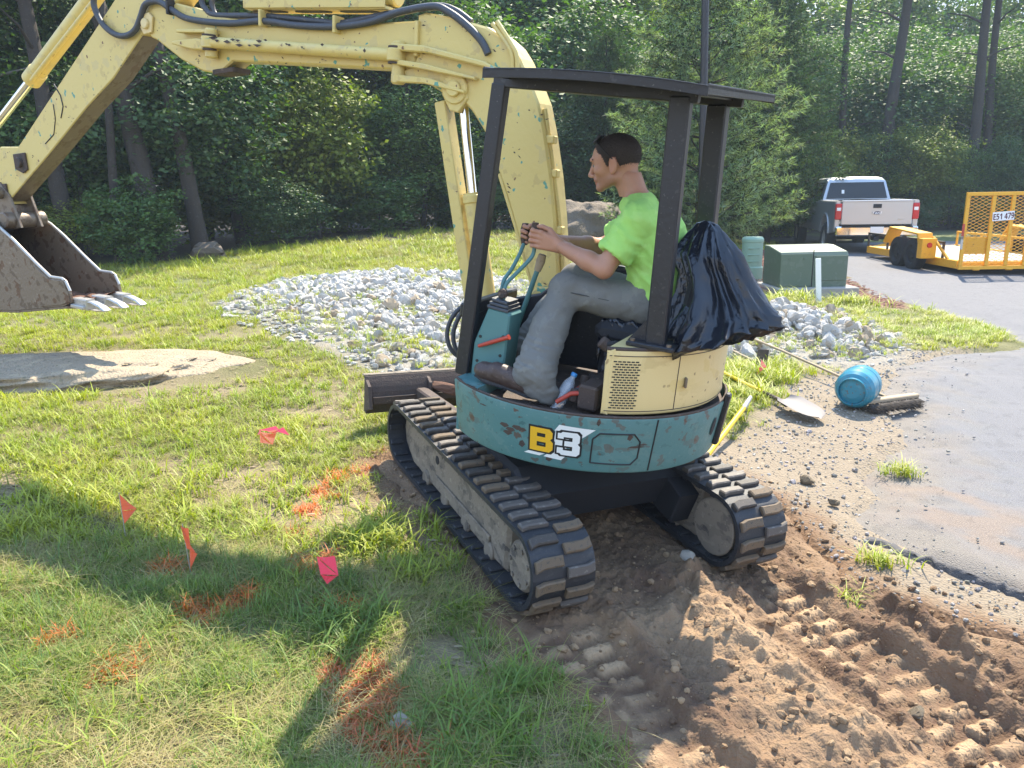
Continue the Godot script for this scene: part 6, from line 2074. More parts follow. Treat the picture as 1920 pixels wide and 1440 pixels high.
func truck() -> void:
	var s := 1.05
	var head := deg_to_rad(10.0)
	var t := thing("pickup_truck", "silver pickup truck parked on the drive with its tailgate towards us", "pickup truck", Transform3D(Basis(Vector3.UP, -head).scaled(Vector3.ONE * s), on(9.8, -21.0, -0.05)))
	var yz := Basis(Vector3(0, 0, -1), Vector3(0, 1, 0), Vector3(1, 0, 0)) # outlines as [forward, up], thickness to the right
	# body sides with wheel arches
	for sd in [-1.0, 1.0]:
		var g := G.new()
		var p := [Vector2(0.0, 0.62), Vector2(0.0, 1.40), Vector2(2.05, 1.40), Vector2(2.05, 1.36), Vector2(4.4, 1.33), Vector2(5.7, 1.24), Vector2(6.0, 1.05), Vector2(6.0, 0.60)]
		var arch := [[5.05, 0.50], [1.10, 0.50]]
		for a in arch:
			for k in 9:
				var th := PI * k / 8.0
				p.append(Vector2(a[0] + 0.50 * cos(th), 0.56 + 0.50 * sin(th)))
		g.prism(p, sd * 0.93 - 0.07, sd * 0.93 + 0.07, Transform3D(yz, Vector3.ZERO), 0.025)
		build("body_side", g, M.truck, t)
		g = G.new()
		for a in arch: # flared arch lips
			var lip := []
			for k in 13:
				var th := PI * k / 12.0
				lip.append(Vector3(sd * 1.0, 0.56 + 0.50 * sin(th), -(a[0] + 0.50 * cos(th))))
			g.tube(lip, 0.03, 6)
		build("wheel_arch", g, M.truck, t)
	# cab: lower box, then glasshouse
	var g := G.new()
	g.box(Vector3(0, 0.95, -3.35), Vector3(1.84, 0.82, 2.55), Basis.IDENTITY, 0.06)
	g.box(Vector3(0, 0.98, -5.2), Vector3(1.80, 0.60, 1.4), Basis.IDENTITY, 0.10)
	build("cab", g, M.truck, t)
	var house := [[2.08, 1.36, 0.90], [2.22, 1.88, 0.76], [2.5, 1.97, 0.74], [3.7, 1.96, 0.74], [4.05, 1.86, 0.76], [4.75, 1.34, 0.88]]
	g = G.new()
	var rows := []
	for q in house:
		rows.append(PackedVector3Array([Vector3(-q[2], q[1], -q[0]), Vector3(-q[2] * 0.86, q[1] + 0.03, -q[0]), Vector3(0, q[1] + 0.05, -q[0]), Vector3(q[2] * 0.86, q[1] + 0.03, -q[0]), Vector3(q[2], q[1], -q[0])]))
	g.surf(rows, false, false)
	for sd in [-1.0, 1.0]:
		var prev: Array = house[0]
		for k in range(1, house.size()):
			var q: Array = house[k]
			var a := Vector3(sd * prev[2], prev[1], -prev[0])
			var b := Vector3(sd * q[2], q[1], -q[0])
			var c := Vector3(sd * 0.90, 1.34, -q[0])
			var d := Vector3(sd * 0.90, 1.34, -prev[0])
			if sd < 0:
				g.quad(a, d, c, b)
			else:
				g.quad(a, b, c, d)
			prev = q
	build("cab_roof", g, M.truck, t)
	g = G.new()
	g.quad(Vector3(-0.80, 1.43, -2.068), Vector3(0.80, 1.43, -2.068), Vector3(0.70, 1.86, -2.188), Vector3(-0.70, 1.86, -2.188))
	var rw := build("rear_window", g, M.glass_dark, t)
	g = G.new()
	g.quad(Vector3(-0.40, 1.56, -2.094), Vector3(-0.33, 1.56, -2.094), Vector3(-0.33, 1.66, -2.122), Vector3(-0.40, 1.66, -2.122))
	build("sticker", g, M.white, rw)
	for sd in [-1.0, 1.0]:
		for q in [[2.42, 3.15], [3.25, 4.05]]:
			g = G.new()
			var a := Vector3(sd * 0.915, 1.42, -q[0])
			var b := Vector3(sd * 0.915, 1.42, -q[1])
			var c := Vector3(sd * 0.775, 1.87, -minf(q[1], 3.75))
			var d := Vector3(sd * 0.775, 1.87, -q[0])
			if sd < 0:
				g.quad(a, d, c, b)
			else:
				g.quad(a, b, c, d)
			build("side_window", g, M.glass_dark, t)
		g = G.new()
		g.box(Vector3(sd * 1.16, 1.45, -3.98), Vector3(0.22, 0.26, 0.10), Basis.IDENTITY, 0.03)
		g.bar(Vector3(sd * 0.95, 1.38, -3.98), Vector3(sd * 1.10, 1.40, -3.98), 0.05, 0.04)
		build("mirror", g, M.black, t)
		g = G.new()
		g.box(Vector3(sd * 1.003, 1.12, -2.75), Vector3(0.02, 0.045, 0.2), Basis.IDENTITY, 0.006)
		g.box(Vector3(sd * 1.003, 1.12, -3.75), Vector3(0.02, 0.045, 0.2), Basis.IDENTITY, 0.006)
		build("door_handle", g, M.truck, t)
	# load bed and tailgate
	g = G.new()
	g.box(Vector3(0, 0.80, -1.04), Vector3(1.72, 0.06, 1.9), Basis.IDENTITY, 0.0)
	g.box(Vector3(0, 1.08, -2.04), Vector3(1.72, 0.6, 0.05), Basis.IDENTITY, 0.0)
	build("load_bed", g, M.black, t)
	g = G.new()
	g.box(Vector3(0, 1.09, 0.005), Vector3(1.70, 0.60, 0.09), Basis.IDENTITY, 0.02)
	g.box(Vector3(0, 1.385, -0.005), Vector3(1.70, 0.045, 0.13), Basis.IDENTITY, 0.015)
	var tg := build("tailgate", g, M.truck, t)
	g = G.new()
	g.box(Vector3(0, 1.26, 0.052), Vector3(0.20, 0.10, 0.02), Basis.IDENTITY, 0.01)
	build("tailgate_handle", g, M.black_matt, tg)
	g = G.new()
	g.lathe([Vector2(0, 0.0), Vector2(0.115, 0.0), Vector2(0.115, 0.016), Vector2(0, 0.016)], 24, Transform3D(Basis(Vector3(1, 0, 0), Vector3(0, 0, 1), Vector3(0, -0.42, 0)), Vector3(0, 1.09, 0.05)))
	build("emblem_rim", g, M.worn_steel, tg)
	g = G.new()
	g.lathe([Vector2(0, 0.0), Vector2(0.102, 0.0), Vector2(0.102, 0.019), Vector2(0, 0.019)], 24, Transform3D(Basis(Vector3(1, 0, 0), Vector3(0, 0, 1), Vector3(0, -0.38, 0)), Vector3(0, 1.09, 0.05)))
	build("emblem", g, mat(lin(0.015, 0.03, 0.09), 0.3), tg)
	lettering("emblem_script", "Ford", 0.062, Transform3D(Basis(Vector3(1.15, 0, 0), Vector3(0.25, 1, 0), Vector3(0, 0, 1)), Vector3(0, 1.09, 0.071)), M.white, tg, true)
	g = G.new()
	g.box(Vector3(0.58, 0.93, 0.052), Vector3(0.13, 0.028, 0.012), Basis.IDENTITY, 0.004)
	build("badge", g, M.worn_steel, tg)
	for sd in [-1.0, 1.0]:
		g = G.new()
		g.box(Vector3(sd * 0.92, 1.13, 0.012), Vector3(0.16, 0.40, 0.08), Basis.IDENTITY, 0.02)
		var lamp := build("tail_lamp", g, M.lamp_red, t)
		g = G.new()
		g.box(Vector3(sd * 0.92, 1.19, 0.054), Vector3(0.10, 0.08, 0.012), Basis.IDENTITY, 0.004)
		build("reversing_lamp", g, M.white, lamp)
	g = G.new()
	g.box(Vector3(0, 0.64, 0.10), Vector3(1.96, 0.24, 0.16), Basis.IDENTITY, 0.03)
	var bp := build("rear_bumper", g, M.chrome, t)
	g = G.new()
	g.box(Vector3(0, 0.745, 0.10), Vector3(1.7, 0.03, 0.17), Basis.IDENTITY, 0.008)
	build("step_pad", g, M.black_matt, bp)
	g = G.new()
	g.box(Vector3(0, 0.67, 0.186), Vector3(0.32, 0.16, 0.012), Basis.IDENTITY, 0.004)
	build("number_plate", g, M.white, bp)
	g = G.new()
	g.box(Vector3(0, 0.45, 0.08), Vector3(0.12, 0.10, 0.3), Basis.IDENTITY, 0.01)
	g.box(Vector3(0, 0.48, -0.3), Vector3(1.2, 0.10, 0.10), Basis.IDENTITY, 0.01)
	build("tow_hitch", g, M.black_matt, bp)
	var wheel := G.new()
	for q in [[-0.88, 1.10], [0.88, 1.10], [-0.88, 5.05], [0.88, 5.05]]:
		add_wheel(t, Vector3(q[0], 0.39, -q[1]), 0.40, 0.27, signf(q[0]), M.worn_steel)
	g = G.new()
	g.bar(Vector3(-0.75, 0.42, -1.1), Vector3(0.75, 0.42, -1.1), 0.12, 0.12)
	g.box(Vector3(0, 0.55, -3.0), Vector3(1.2, 0.16, 5.0), Basis.IDENTITY, 0.02)
	build("chassis", g, M.black_matt, t)

func add_wheel(t: Node3D, at: Vector3, r: float, w: float, sd: float, rim_m: Material) -> void:
	var x := Basis(Vector3(0, 0, -sd), Vector3(sd, 0, 0), Vector3(0, -1, 0)) # the lathe's axis points outwards
	var g := G.new()
	g.lathe([Vector2(r * 0.58, -w / 2), Vector2(r * 0.9, -w / 2), Vector2(r * 0.98, -w * 0.4), Vector2(r, -w * 0.25), Vector2(r, w * 0.25), Vector2(r * 0.98, w * 0.4), Vector2(r * 0.9, w / 2), Vector2(r * 0.62, w / 2), Vector2(r * 0.58, w * 0.42)], 32, Transform3D(x, at))
	var wh := build("wheel", g, M.tyre, t)
	g = G.new()
	g.lathe([Vector2(r * 0.6, w * 0.45), Vector2(r * 0.52, w * 0.30), Vector2(r * 0.3, w * 0.28), Vector2(r * 0.2, w * 0.42), Vector2(0, w * 0.42)], 24, Transform3D(x, at))
	build("rim", g, rim_m, wh)

func lettering(called: String, text: String, size: float, xf: Transform3D, m: Material, parent: Node, bold := false) -> void:
	var tm := TextMesh.new()
	var f := SystemFont.new()
	f.font_names = PackedStringArray(["Droid Sans"])
	f.font_weight = 700 if bold else 400
	tm.font = f
	tm.text = text
	tm.font_size = 32
	tm.pixel_size = size / 23.0
	tm.depth = 0.002
	tm.curve_step = 2.0
	var o := build(called, tm, m, parent)
	o.transform = xf

func trailer() -> void:
	var t := thing("utility_trailer", "yellow two-axle utility trailer with mesh ramp gate, parked behind the pickup", "trailer", Transform3D(Basis(Vector3.UP, -0.03), on(9.0, -15.6)))
	var W := 2.25
	var L := 4.3
	var g := G.new()
	g.box(Vector3(W / 2, 0.26, -L / 2), Vector3(W - 0.16, 0.05, L - 0.1), Basis.IDENTITY, 0.0)
	build("deck", g, M.bed_wood, t)
	g = G.new()
	for x in [0.04, W - 0.04]:
		g.bar(Vector3(x, 0.22, 0), Vector3(x, 0.22, -L), 0.09, 0.17, Vector3.UP, 0.012)
	g.bar(Vector3(0.09, 0.215, -L + 0.04), Vector3(W - 0.09, 0.215, -L + 0.04), 0.09, 0.15, Vector3.UP, 0.012)
	g.bar(Vector3(0.09, 0.205, -0.03), Vector3(W - 0.09, 0.205, -0.03), 0.06, 0.13, Vector3.UP, 0.01)
	g.bar(Vector3(0.1, 0.22, -L), Vector3(W / 2, 0.24, -L - 1.3), 0.09, 0.11, Vector3.UP, 0.01)
	g.bar(Vector3(W - 0.1, 0.22, -L), Vector3(W / 2, 0.24, -L - 1.3), 0.09, 0.11, Vector3.UP, 0.01)
	build("frame", g, M.trailer, t)
	for x in [0.02, W - 0.02]:
		g = G.new()
		g.bar(Vector3(x, 0.62, -0.6), Vector3(x, 0.62, -L), 0.05, 0.05, Vector3.UP, 0.006)
		for z in [-0.62, -2.0, -3.2, -L + 0.03]:
			g.bar(Vector3(x, 0.30, z), Vector3(x, 0.60, z), 0.045, 0.045, Vector3(0, 0, 1), 0.005)
		build("side_rail", g, M.black if x < 1 else M.trailer, t)
	for sd in [-1.0, 1.0]:
		var x0 := -0.36 if sd < 0 else W + 0.05
		g = G.new()
		var p := [Vector2(0.92, 0.60), Vector2(0.98, 0.80), Vector2(2.35, 0.88), Vector2(2.62, 0.52), Vector2(2.57, 0.50), Vector2(2.32, 0.84), Vector2(1.02, 0.765), Vector2(0.965, 0.59)]
		g.prism(p, x0, x0 + 0.31, Transform3D(Basis(Vector3(0, 0, -1), Vector3(0, 1, 0), Vector3(1, 0, 0)), Vector3.ZERO), 0.006)
		g.box(Vector3(x0 + 0.155, 0.49, -0.86), Vector3(0.31, 0.42, 0.20), Basis.IDENTITY, 0.01)
		var fe := build("fender", g, M.trailer, t)
		g = G.new()
		g.disc(Vector3(x0 + 0.155, 0.56, -0.758), Vector3(x0 + 0.155, 0.56, -0.738), 0.055, 16, 0.006)
		build("tail_lamp", g, M.lamp_red, fe)
		for z in [-1.32, -2.02]:
			add_wheel(t, Vector3(x0 + 0.15, 0.335, z), 0.34, 0.22, sd, M.tyre)
		g = G.new()
		g.bar(Vector3(x0 + (0.28 if sd < 0 else 0.03), 0.72, -0.90), Vector3(0.03 if sd < 0 else W - 0.03, 0.30, -0.42), 0.05, 0.05, Vector3.UP, 0.006)
		build("brace", g, M.trailer, t)
	# the gate standing upright: frame, uprights, expanded metal
	var gate := G.new()
	var top := 1.60
	gate.bar(Vector3(0.0, top, 0.06), Vector3(W, top, 0.06), 0.05, 0.07, Vector3.UP, 0.006)
	gate.bar(Vector3(0.0, 0.16, 0.06), Vector3(W, 0.16, 0.06), 0.05, 0.07, Vector3.UP, 0.006)
	var gp := build("ramp_gate", gate, M.trailer, t)
	for x in [0.035, 0.54, 0.92, 1.30, 1.75, W - 0.035]:
		g = G.new()
		g.bar(Vector3(x, 0.196, 0.06), Vector3(x, top - 0.036, 0.06), 0.07 if x != 1.30 else 0.10, 0.05, Vector3(0, 0, 1), 0.006)
		build("upright", g, M.trailer, gp)
	g = G.new()
	g.box(Vector3(0.30, 0.60, 0.03), Vector3(0.42, 0.34, 0.015), Basis.IDENTITY, 0.003)
	build("stop_plate", g, M.trailer, gp)
	var ex := G.new()
	var pitch := 0.066
	var slope := 0.5
	for dir in [1.0, -1.0]:
		var k := -int(W * slope / pitch) - 1
		while k * pitch < 1.5 + W * slope:
			# line y = y0 + dir * slope * x clipped to the gate
			var y0: float = 0.19 + k * pitch
			var xa := 0.03
			var xb := W - 0.03
			var lo := 0.19
			var hi := top - 0.03
			var ya: float = y0 + (dir * slope * xa if dir > 0 else slope * (W - xa))
			if dir > 0:
				xa = maxf(xa, (lo - y0) / slope); xb = minf(xb, (hi - y0) / slope)
			else:
				xa = maxf(xa, W - (hi - y0) / slope); xb = minf(xb, W - (lo - y0) / slope)
			if xb > xa + 0.02:
				ya = y0 + slope * (xa if dir > 0 else W - xa)
				var yb: float = y0 + slope * (xb if dir > 0 else W - xb)
				ex.bar(Vector3(xa, ya, 0.045 + 0.004 * dir), Vector3(xb, yb, 0.045 + 0.004 * dir), 0.0075, 0.005, Vector3(0, 0, 1))
			k += 1
	var em := build("expanded_metal", ex, M.trailer, gp)
	em.set_meta("kind", "stuff")
	g = G.new()
	g.box(Vector3(0.74, 1.17, 0.10), Vector3(0.42, 0.17, 0.006), Basis(Vector3(0, 0, 1), 0.06), 0.002)
	var np := build("number_plate", g, M.white, gp)
	lettering("plate_print", "E51 479", 0.115, Transform3D(Basis(Vector3(0, 0, 1), 0.06).scaled(Vector3(0.72, 1, 1)), Vector3(0.74, 1.165, 0.105)), M.ink, np, true)
	for q in [[0.52, 0.30, M.red], [0.86, 0.26, M.worn_steel]]:
		g = G.new()
		g.box(Vector3(-0.002, q[0] + (0.36 if q[2] == M.red else -0.2), 0.088), Vector3(0.05, q[1], 0.006), Basis.IDENTITY, 0.001)
		build("reflector_strip", g, q[2], gp)
	for x in [0.3, 0.95, 1.6, 2.1]:
		g = G.new()
		g.disc(Vector3(x, 0.13, 0.06), Vector3(x + 0.12, 0.13, 0.06), 0.03, 10, 0.003)
		build("hinge", g, M.trailer, gp)

func crown_mesh(seed_: int, clumps: int, per: int, leaf: float) -> ArrayMesh: # a ragged ball of leaves, about one unit across its radius
	var q := RandomNumberGenerator.new()
	q.seed = seed_
	var f := FastNoiseLite.new()
	f.seed = seed_; f.frequency = 1.3; f.fractal_octaves = 2
	var v := PackedVector3Array()
	var n := PackedVector3Array()
	var c := PackedColorArray()
	var done := 0
	var tries := 0
	while done < clumps and tries < clumps * 20:
		tries += 1
		var d := Vector3(q.randfn(), q.randfn(), q.randfn()).normalized()
		var r := pow(q.randf(), 0.42)
		var p := d * r * (0.82 + 0.55 * f.get_noise_3dv(d * 1.1))
		if f.get_noise_3dv(p * 2.2 + Vector3(7, 0, 0)) > 0.16:
			continue
		done += 1
		var tone := q.randf_range(0.72, 1.3)
		var hang := Vector3(d.x, -0.25, d.z).normalized()
		for k in per:
			var o := p + Vector3(q.randfn(), q.randfn() * 0.55, q.randfn()) * 0.105
			var ax := (hang * 0.6 + Vector3(q.randfn(), q.randfn() * 0.5, q.randfn())).normalized()
			var up := (Vector3.UP * 0.8 + d * 0.45 + Vector3(q.randfn(), q.randfn(), q.randfn()) * 0.55).normalized()
			var side := ax.cross(up).normalized()
			var nn := side.cross(ax).normalized()
			if nn.y < 0:
				nn = -nn; side = -side
			var l := leaf * q.randf_range(0.7, 1.35)
			var w := l * 0.30
			var t := tone * q.randf_range(0.8, 1.2)
			var col := Color(t * q.randf_range(0.85, 1.2), t, t * q.randf_range(0.8, 1.1))
			var a := o
			var b := o + ax * l * 0.5 + side * w - nn * w * 0.25
			var e := o + ax * l * 0.5 - side * w - nn * w * 0.25
			var g := o + ax * l
			for pt in [a, g, b, a, e, g]:
				v.append(pt); n.append(nn); c.append(col)
	var m := ArrayMesh.new()
	var arr := []
	arr.resize(Mesh.ARRAY_MAX)
	arr[Mesh.ARRAY_VERTEX] = v; arr[Mesh.ARRAY_NORMAL] = n; arr[Mesh.ARRAY_COLOR] = c
	m.add_surface_from_arrays(Mesh.PRIMITIVE_TRIANGLES, arr)
	return m

func edge_z(x: float) -> float: # the line along which the wood meets the lawn
	var pts := [[-30, -10.0], [-14, -12.0], [-8.7, -13.8], [-7.0, -14.4], [-4.5, -17.8], [-1.3, -21.0], [1.5, -22.6], [4.0, -23.5], [8.0, -26.5], [12.0, -29.5], [16.0, -31.0], [26.0, -31.0], [45.0, -28.0]]
	for i in pts.size() - 1:
		if x < pts[i + 1][0]:
			return lerpf(pts[i][1], pts[i + 1][1], clampf((x - pts[i][0]) / (pts[i + 1][0] - pts[i][0]), 0.0, 1.0))
	return -28.0

func woods() -> void:
	var q := RandomNumberGenerator.new()
	q.seed = 77
	var crowns: Array[ArrayMesh] = []
	for k in 4:
		crowns.append(crown_mesh(900 + k, [430, 520, 360, 460][k], [34, 34, 34, 34][k], [0.056, 0.045, 0.068, 0.052][k]))
	var fine_crowns: Array[ArrayMesh] = []
	for k in 2:
		fine_crowns.append(crown_mesh(950 + k, 260, 34, [0.06, 0.085][k]))
	var tone := ["dark green", "deep green", "bright green", "bluish green", "yellowish green"]
	var spots := ["far left behind the bucket", "behind the bucket", "behind the dipper arm", "behind the upper boom", "behind the lower boom", "behind the canopy", "right of the canopy roof", "behind the pickup truck", "behind the trailer", "at the far right"]
	var rows := [ # offset behind the edge, spacing, crown radius, crown height, crown centre, material choices
		[0.9, 2.1, 1.15, 0.75, 0.75, [1, 3, 0, 4]],
		[2.0, 2.0, 1.9, 1.7, 2.6, [0, 1, 3, 4]],
		[4.2, 2.6, 2.5, 2.2, 5.4, [0, 1, 3]],
		[5.8, 2.2, 1.9, 1.3, 1.3, [2, 4, 0]],
		[7.5, 3.2, 3.0, 3.0, 3.6, [2, 4, 0]],
		[10.0, 3.4, 3.4, 3.0, 7.8, [0, 1, 2]],
		[15.0, 5.2, 4.4, 5.2, 5.5, [0, 3, 1]],
		[21.0, 4.6, 4.8, 5.0, 11.5, [0, 2, 1]]]
	var count := {}
	for ri in rows.size():
		var row: Array = rows[ri]
		var x := -22.0 + ri * 0.7
		while x < 40.0:
			var step: float = row[1] * q.randf_range(0.8, 1.25)
			x += step
			var px := x + q.randf_range(-0.3, 0.3)
			var z: float = edge_z(px) - row[0] - q.randf_range(-0.5, 0.7)
			var r: float = row[2] * q.randf_range(0.8, 1.2)
			if ri == 0 and px > 3.0 and px < 7.5:
				continue
			if ri == 0 and px > 9.0 and q.randf() < 0.5:
				continue
			# leave out what stands wholly outside the picture
			var view := px / maxf(1.0, -z)
			if view < -0.80 - r / -z or view > 0.80 + r / -z:
				continue
			var mi: int = row[5][q.randi() % row[5].size()]
			if ri in [3, 4] and view < -0.15:
				mi = 4 if q.randf() < 0.6 else 2
			var place: String = spots[clampi(int((view + 0.70) / 1.40 * 10.0), 0, 9)]
			var kind := "shrub" if ri == 0 else "young tree" if ri in [1, 3] else "tree"
			var far: String = ["at the lawn's edge", "just inside the wood", "in the wood's second row", "low in the wood's shade", "deeper in the wood", "in the third row", "at the back of the wood", "highest at the very back"][ri]
			var called := "shrub" if ri == 0 else "broadleaf_tree"
			var label := "%s %s %s %s" % [tone[mi], kind, far, place]
			var t := thing(called, label, "shrub" if ri == 0 else "tree", Transform3D(Basis.IDENTITY, on(px, z)), "shrubs along the wood" if ri == 0 else "trees of the wood behind the lawn")
			if not count.has(label):
				count[label] = []
			count[label].append([view, t])
			var crown := build("crown", crowns[q.randi() % 4] if ri > 0 else fine_crowns[q.randi() % 2], M["leaf_%d" % mi], t)
			var cy: float = row[4] * q.randf_range(0.85, 1.15)
			crown.transform = Transform3D(Basis(Vector3.UP, q.randf() * TAU) * Basis.from_scale(Vector3(r, row[3] * q.randf_range(0.85, 1.2), r)), Vector3(0, cy, 0))
			var g := G.new()
			var lean := Vector3(q.randf_range(-0.12, 0.12), 1, q.randf_range(-0.1, 0.1))
			var tr: float = [0.02, 0.05, 0.12, 0.04, 0.14, 0.17, 0.2, 0.22][ri] * q.randf_range(0.8, 1.3)
			var top: float = cy + row[3] * 0.5
			g.tube(smooth_path([Vector3(0, -0.2, 0), lean * top * 0.35 + Vector3(0.05, 0, 0), lean * top * 0.7, lean * top], 3), [tr * 1.25, tr * 1.1, tr, tr * 0.95, tr * 0.9, tr * 0.85, tr * 0.75, tr * 0.65, tr * 0.5, tr * 0.3], 8)
			for k in 4: # limbs
				var h0: float = top * (0.45 + 0.13 * k)
				var a := q.randf() * TAU
				var b: Vector3 = lean * h0
				g.tube([b, b + Vector3(cos(a) * r * 0.3, r * 0.22, sin(a) * r * 0.3), b + Vector3(cos(a) * r * 0.62, r * 0.36, sin(a) * r * 0.62)], [tr * 0.4, tr * 0.28, tr * 0.12], 6)
			build("trunk", g, M.bark if q.randf() < 0.8 else M.bark_pale, t)
	for label in count: # tell apart those that read alike by their order from left to right
		var l: Array = count[label]
		l.sort_custom(func(a, b): return a[0] < b[0])
		for k in l.size():
			if l.size() > 1:
				var place: String = "leftmost" if k == 0 else "rightmost" if k == l.size() - 1 else ["", "second from left", "third from left", "fourth from left", "fifth from left"][mini(k, 4)]
				l[k][1].set_meta("label", label + ", " + place)
	# the trunks that show plainly: [x, z, height, lean, radius, label]
	for w in [[-6.9, -15.7, 9.0, -0.16, 0.17, "leaning dark tree trunk behind the dipper arm, left of a pair"], [-6.3, -16.0, 9.0, -0.11, 0.13, "leaning dark tree trunk behind the dipper arm, right of a pair"], [-8.3, -15.2, 6.5, -0.10, 0.14, "slim dark trunk rising just behind the bucket"], [-9.9, -15.6, 9.0, -0.06, 0.16, "pale barked trunk between the cylinder and the bucket"], [-7.6, -15.4, 8.0, 0.02, 0.07, "thin straight trunk under the dipper arm"], [15.5, -33.0, 11.0, 0.03, 0.22, "thick dark trunk right beside the pickup truck"], [13.9, -33.6, 11.0, 0.0, 0.14, "dark trunk straight above the pickup truck"], [19.2, -33.5, 11.0, 0.02, 0.2, "dark trunk in the wood above the trailer"], [20.3, -34.0, 11.0, -0.02, 0.16, "slim trunk above the trailer's number plate"], [22.0, -34.0, 11.0, 0.03, 0.2, "dark trunk at the right edge above the trailer"]]:
		var t := thing("tree_trunk", w[5], "tree", Transform3D(Basis.IDENTITY, on(w[0], w[1])), "trees of the wood behind the lawn")
		var g := G.new()
		var pts := []
		var rr := []
		for k in 9:
			var u := k / 8.0
			pts.append(Vector3(w[3] * w[2] * u + 0.12 * sin(u * 5 + w[0]), w[2] * u - 0.2, 0.1 * sin(u * 4)))
			rr.append(w[4] * (1.25 - 0.6 * u) * (1.25 if k == 0 else 1.0))
		g.tube(pts, rr, 12)
		for k in 5:
			var b: Vector3 = pts[3 + k]
			var a := q.randf() * TAU
			g.tube([b, b + Vector3(cos(a) * 0.7, 0.35, sin(a) * 0.5), b + Vector3(cos(a) * 1.5, 0.5, sin(a) * 1.1)], [w[4] * 0.3, w[4] * 0.2, 0.012], 6)
		build("trunk", g, M.bark_pale if w[5].begins_with("pale") else M.bark, t)
		var crown := build("crown", crowns[q.randi() % 4], M["leaf_%d" % (q.randi() % 3)], t)
		crown.transform = Transform3D(Basis.from_scale(Vector3(2.2, 1.9, 2.0)), pts[8] + Vector3(0, 0.6, 0))
	pine("pine_tree", "bushy white pine with long soft needles standing behind the excavator's canopy", on(4.2, -17.4), 7.4, 2.4, 5, M.needle)
	pine("pine_tree", "darker pine at the wood's edge just left of the pickup truck", on(8.3, -25.2), 8.0, 2.3, 6, M.leaf_3)
	pine("pine_tree", "dark pine behind the boulder, left of the white pine", on(2.9, -24.0), 6.0, 2.0, 7, M.leaf_3)

func pine(called: String, label: String, at: Vector3, tall: float, wide: float, seed_: int, needle: Material) -> void:
	var q := RandomNumberGenerator.new()
	q.seed = seed_
	var t := thing(called, label, "pine tree", Transform3D(Basis.IDENTITY, at))
	var wood := G.new()
	wood.tube([Vector3(0, -0.2, 0), Vector3(0.04, tall * 0.4, 0), Vector3(0, tall * 0.97, 0)], [0.13, 0.09, 0.015], 10)
	var v := PackedVector3Array()
	var n := PackedVector3Array()
	var c := PackedColorArray()
	var levels := 19
	for i in levels:
		var u := (i + 0.3) / levels
		var y := tall * (0.05 + 0.93 * u)
		var reach := wide * pow(1.0 - u, 0.58) * (0.85 if i == 0 else 1.0)
		var m := 9 if u < 0.6 else 7
		for k in m:
			var a := TAU * (k + q.randf_range(-0.3, 0.3)) / m + i * 0.7
			var l := reach * q.randf_range(0.75, 1.12)
			var d := Vector3(cos(a), 0, sin(a))
			var b0 := Vector3(0.02, y, 0)
			var b1 := b0 + d * l * 0.55 + Vector3(0, l * 0.12, 0)
			var b2 := b0 + d * l + Vector3(0, l * 0.28, 0)
			wood.tube([b0, b1, b2], [0.028 * (1.1 - u), 0.018 * (1.1 - u), 0.004], 5, false)
			var tone := q.randf_range(0.75, 1.3)
			var sprays := 4 + int(l * 10.0)
			for s in sprays:
				var w := pow((s + 0.8) / sprays, 0.75)
				var p := b0.lerp(b1, w * 1.8) if w < 0.555 else b1.lerp(b2, (w - 0.555) / 0.445)
				var out := (d * 0.8 + Vector3(q.randfn(), q.randf_range(0.1, 0.9), q.randfn()) * 0.55).normalized()
				if w < 0.30 and q.randf() < 0.5:
					continue
				var twig := p + d.cross(Vector3.UP) * q.randfn() * 0.20 * (1.15 - w) * l + Vector3(0, q.randfn() * 0.06, 0)
				var yellow := 1.35 if q.randf() < 0.10 else 1.0
				for e in 3:
					var tip := twig + out * 0.11 * (e - 0.5)
					for j in 17:
						var dir := (out * 0.75 + Vector3(q.randfn(), q.randfn(), q.randfn()) * 0.52).normalized()
						var len := q.randf_range(0.11, 0.19)
						var across := dir.cross(Vector3(q.randfn(), q.randfn(), q.randfn())).normalized() * 0.0062
						var nn := across.cross(dir).normalized()
						if nn.y < 0:
							nn = -nn
						var col := Color(tone * yellow * q.randf_range(0.9, 1.2), tone * q.randf_range(0.9, 1.2), tone * q.randf_range(0.85, 1.1))
						for pt in [tip - across, tip + across, tip + dir * len - Vector3(0, len * 0.12, 0)]:
							v.append(pt); n.append(nn); c.append(col)
	var mm := ArrayMesh.new()
	var arr := []
	arr.resize(Mesh.ARRAY_MAX)
	arr[Mesh.ARRAY_VERTEX] = v; arr[Mesh.ARRAY_NORMAL] = n; arr[Mesh.ARRAY_COLOR] = c
	mm.add_surface_from_arrays(Mesh.PRIMITIVE_TRIANGLES, arr)
	build("crown", mm, needle, t)
	build("trunk", wood, M.bark, t)

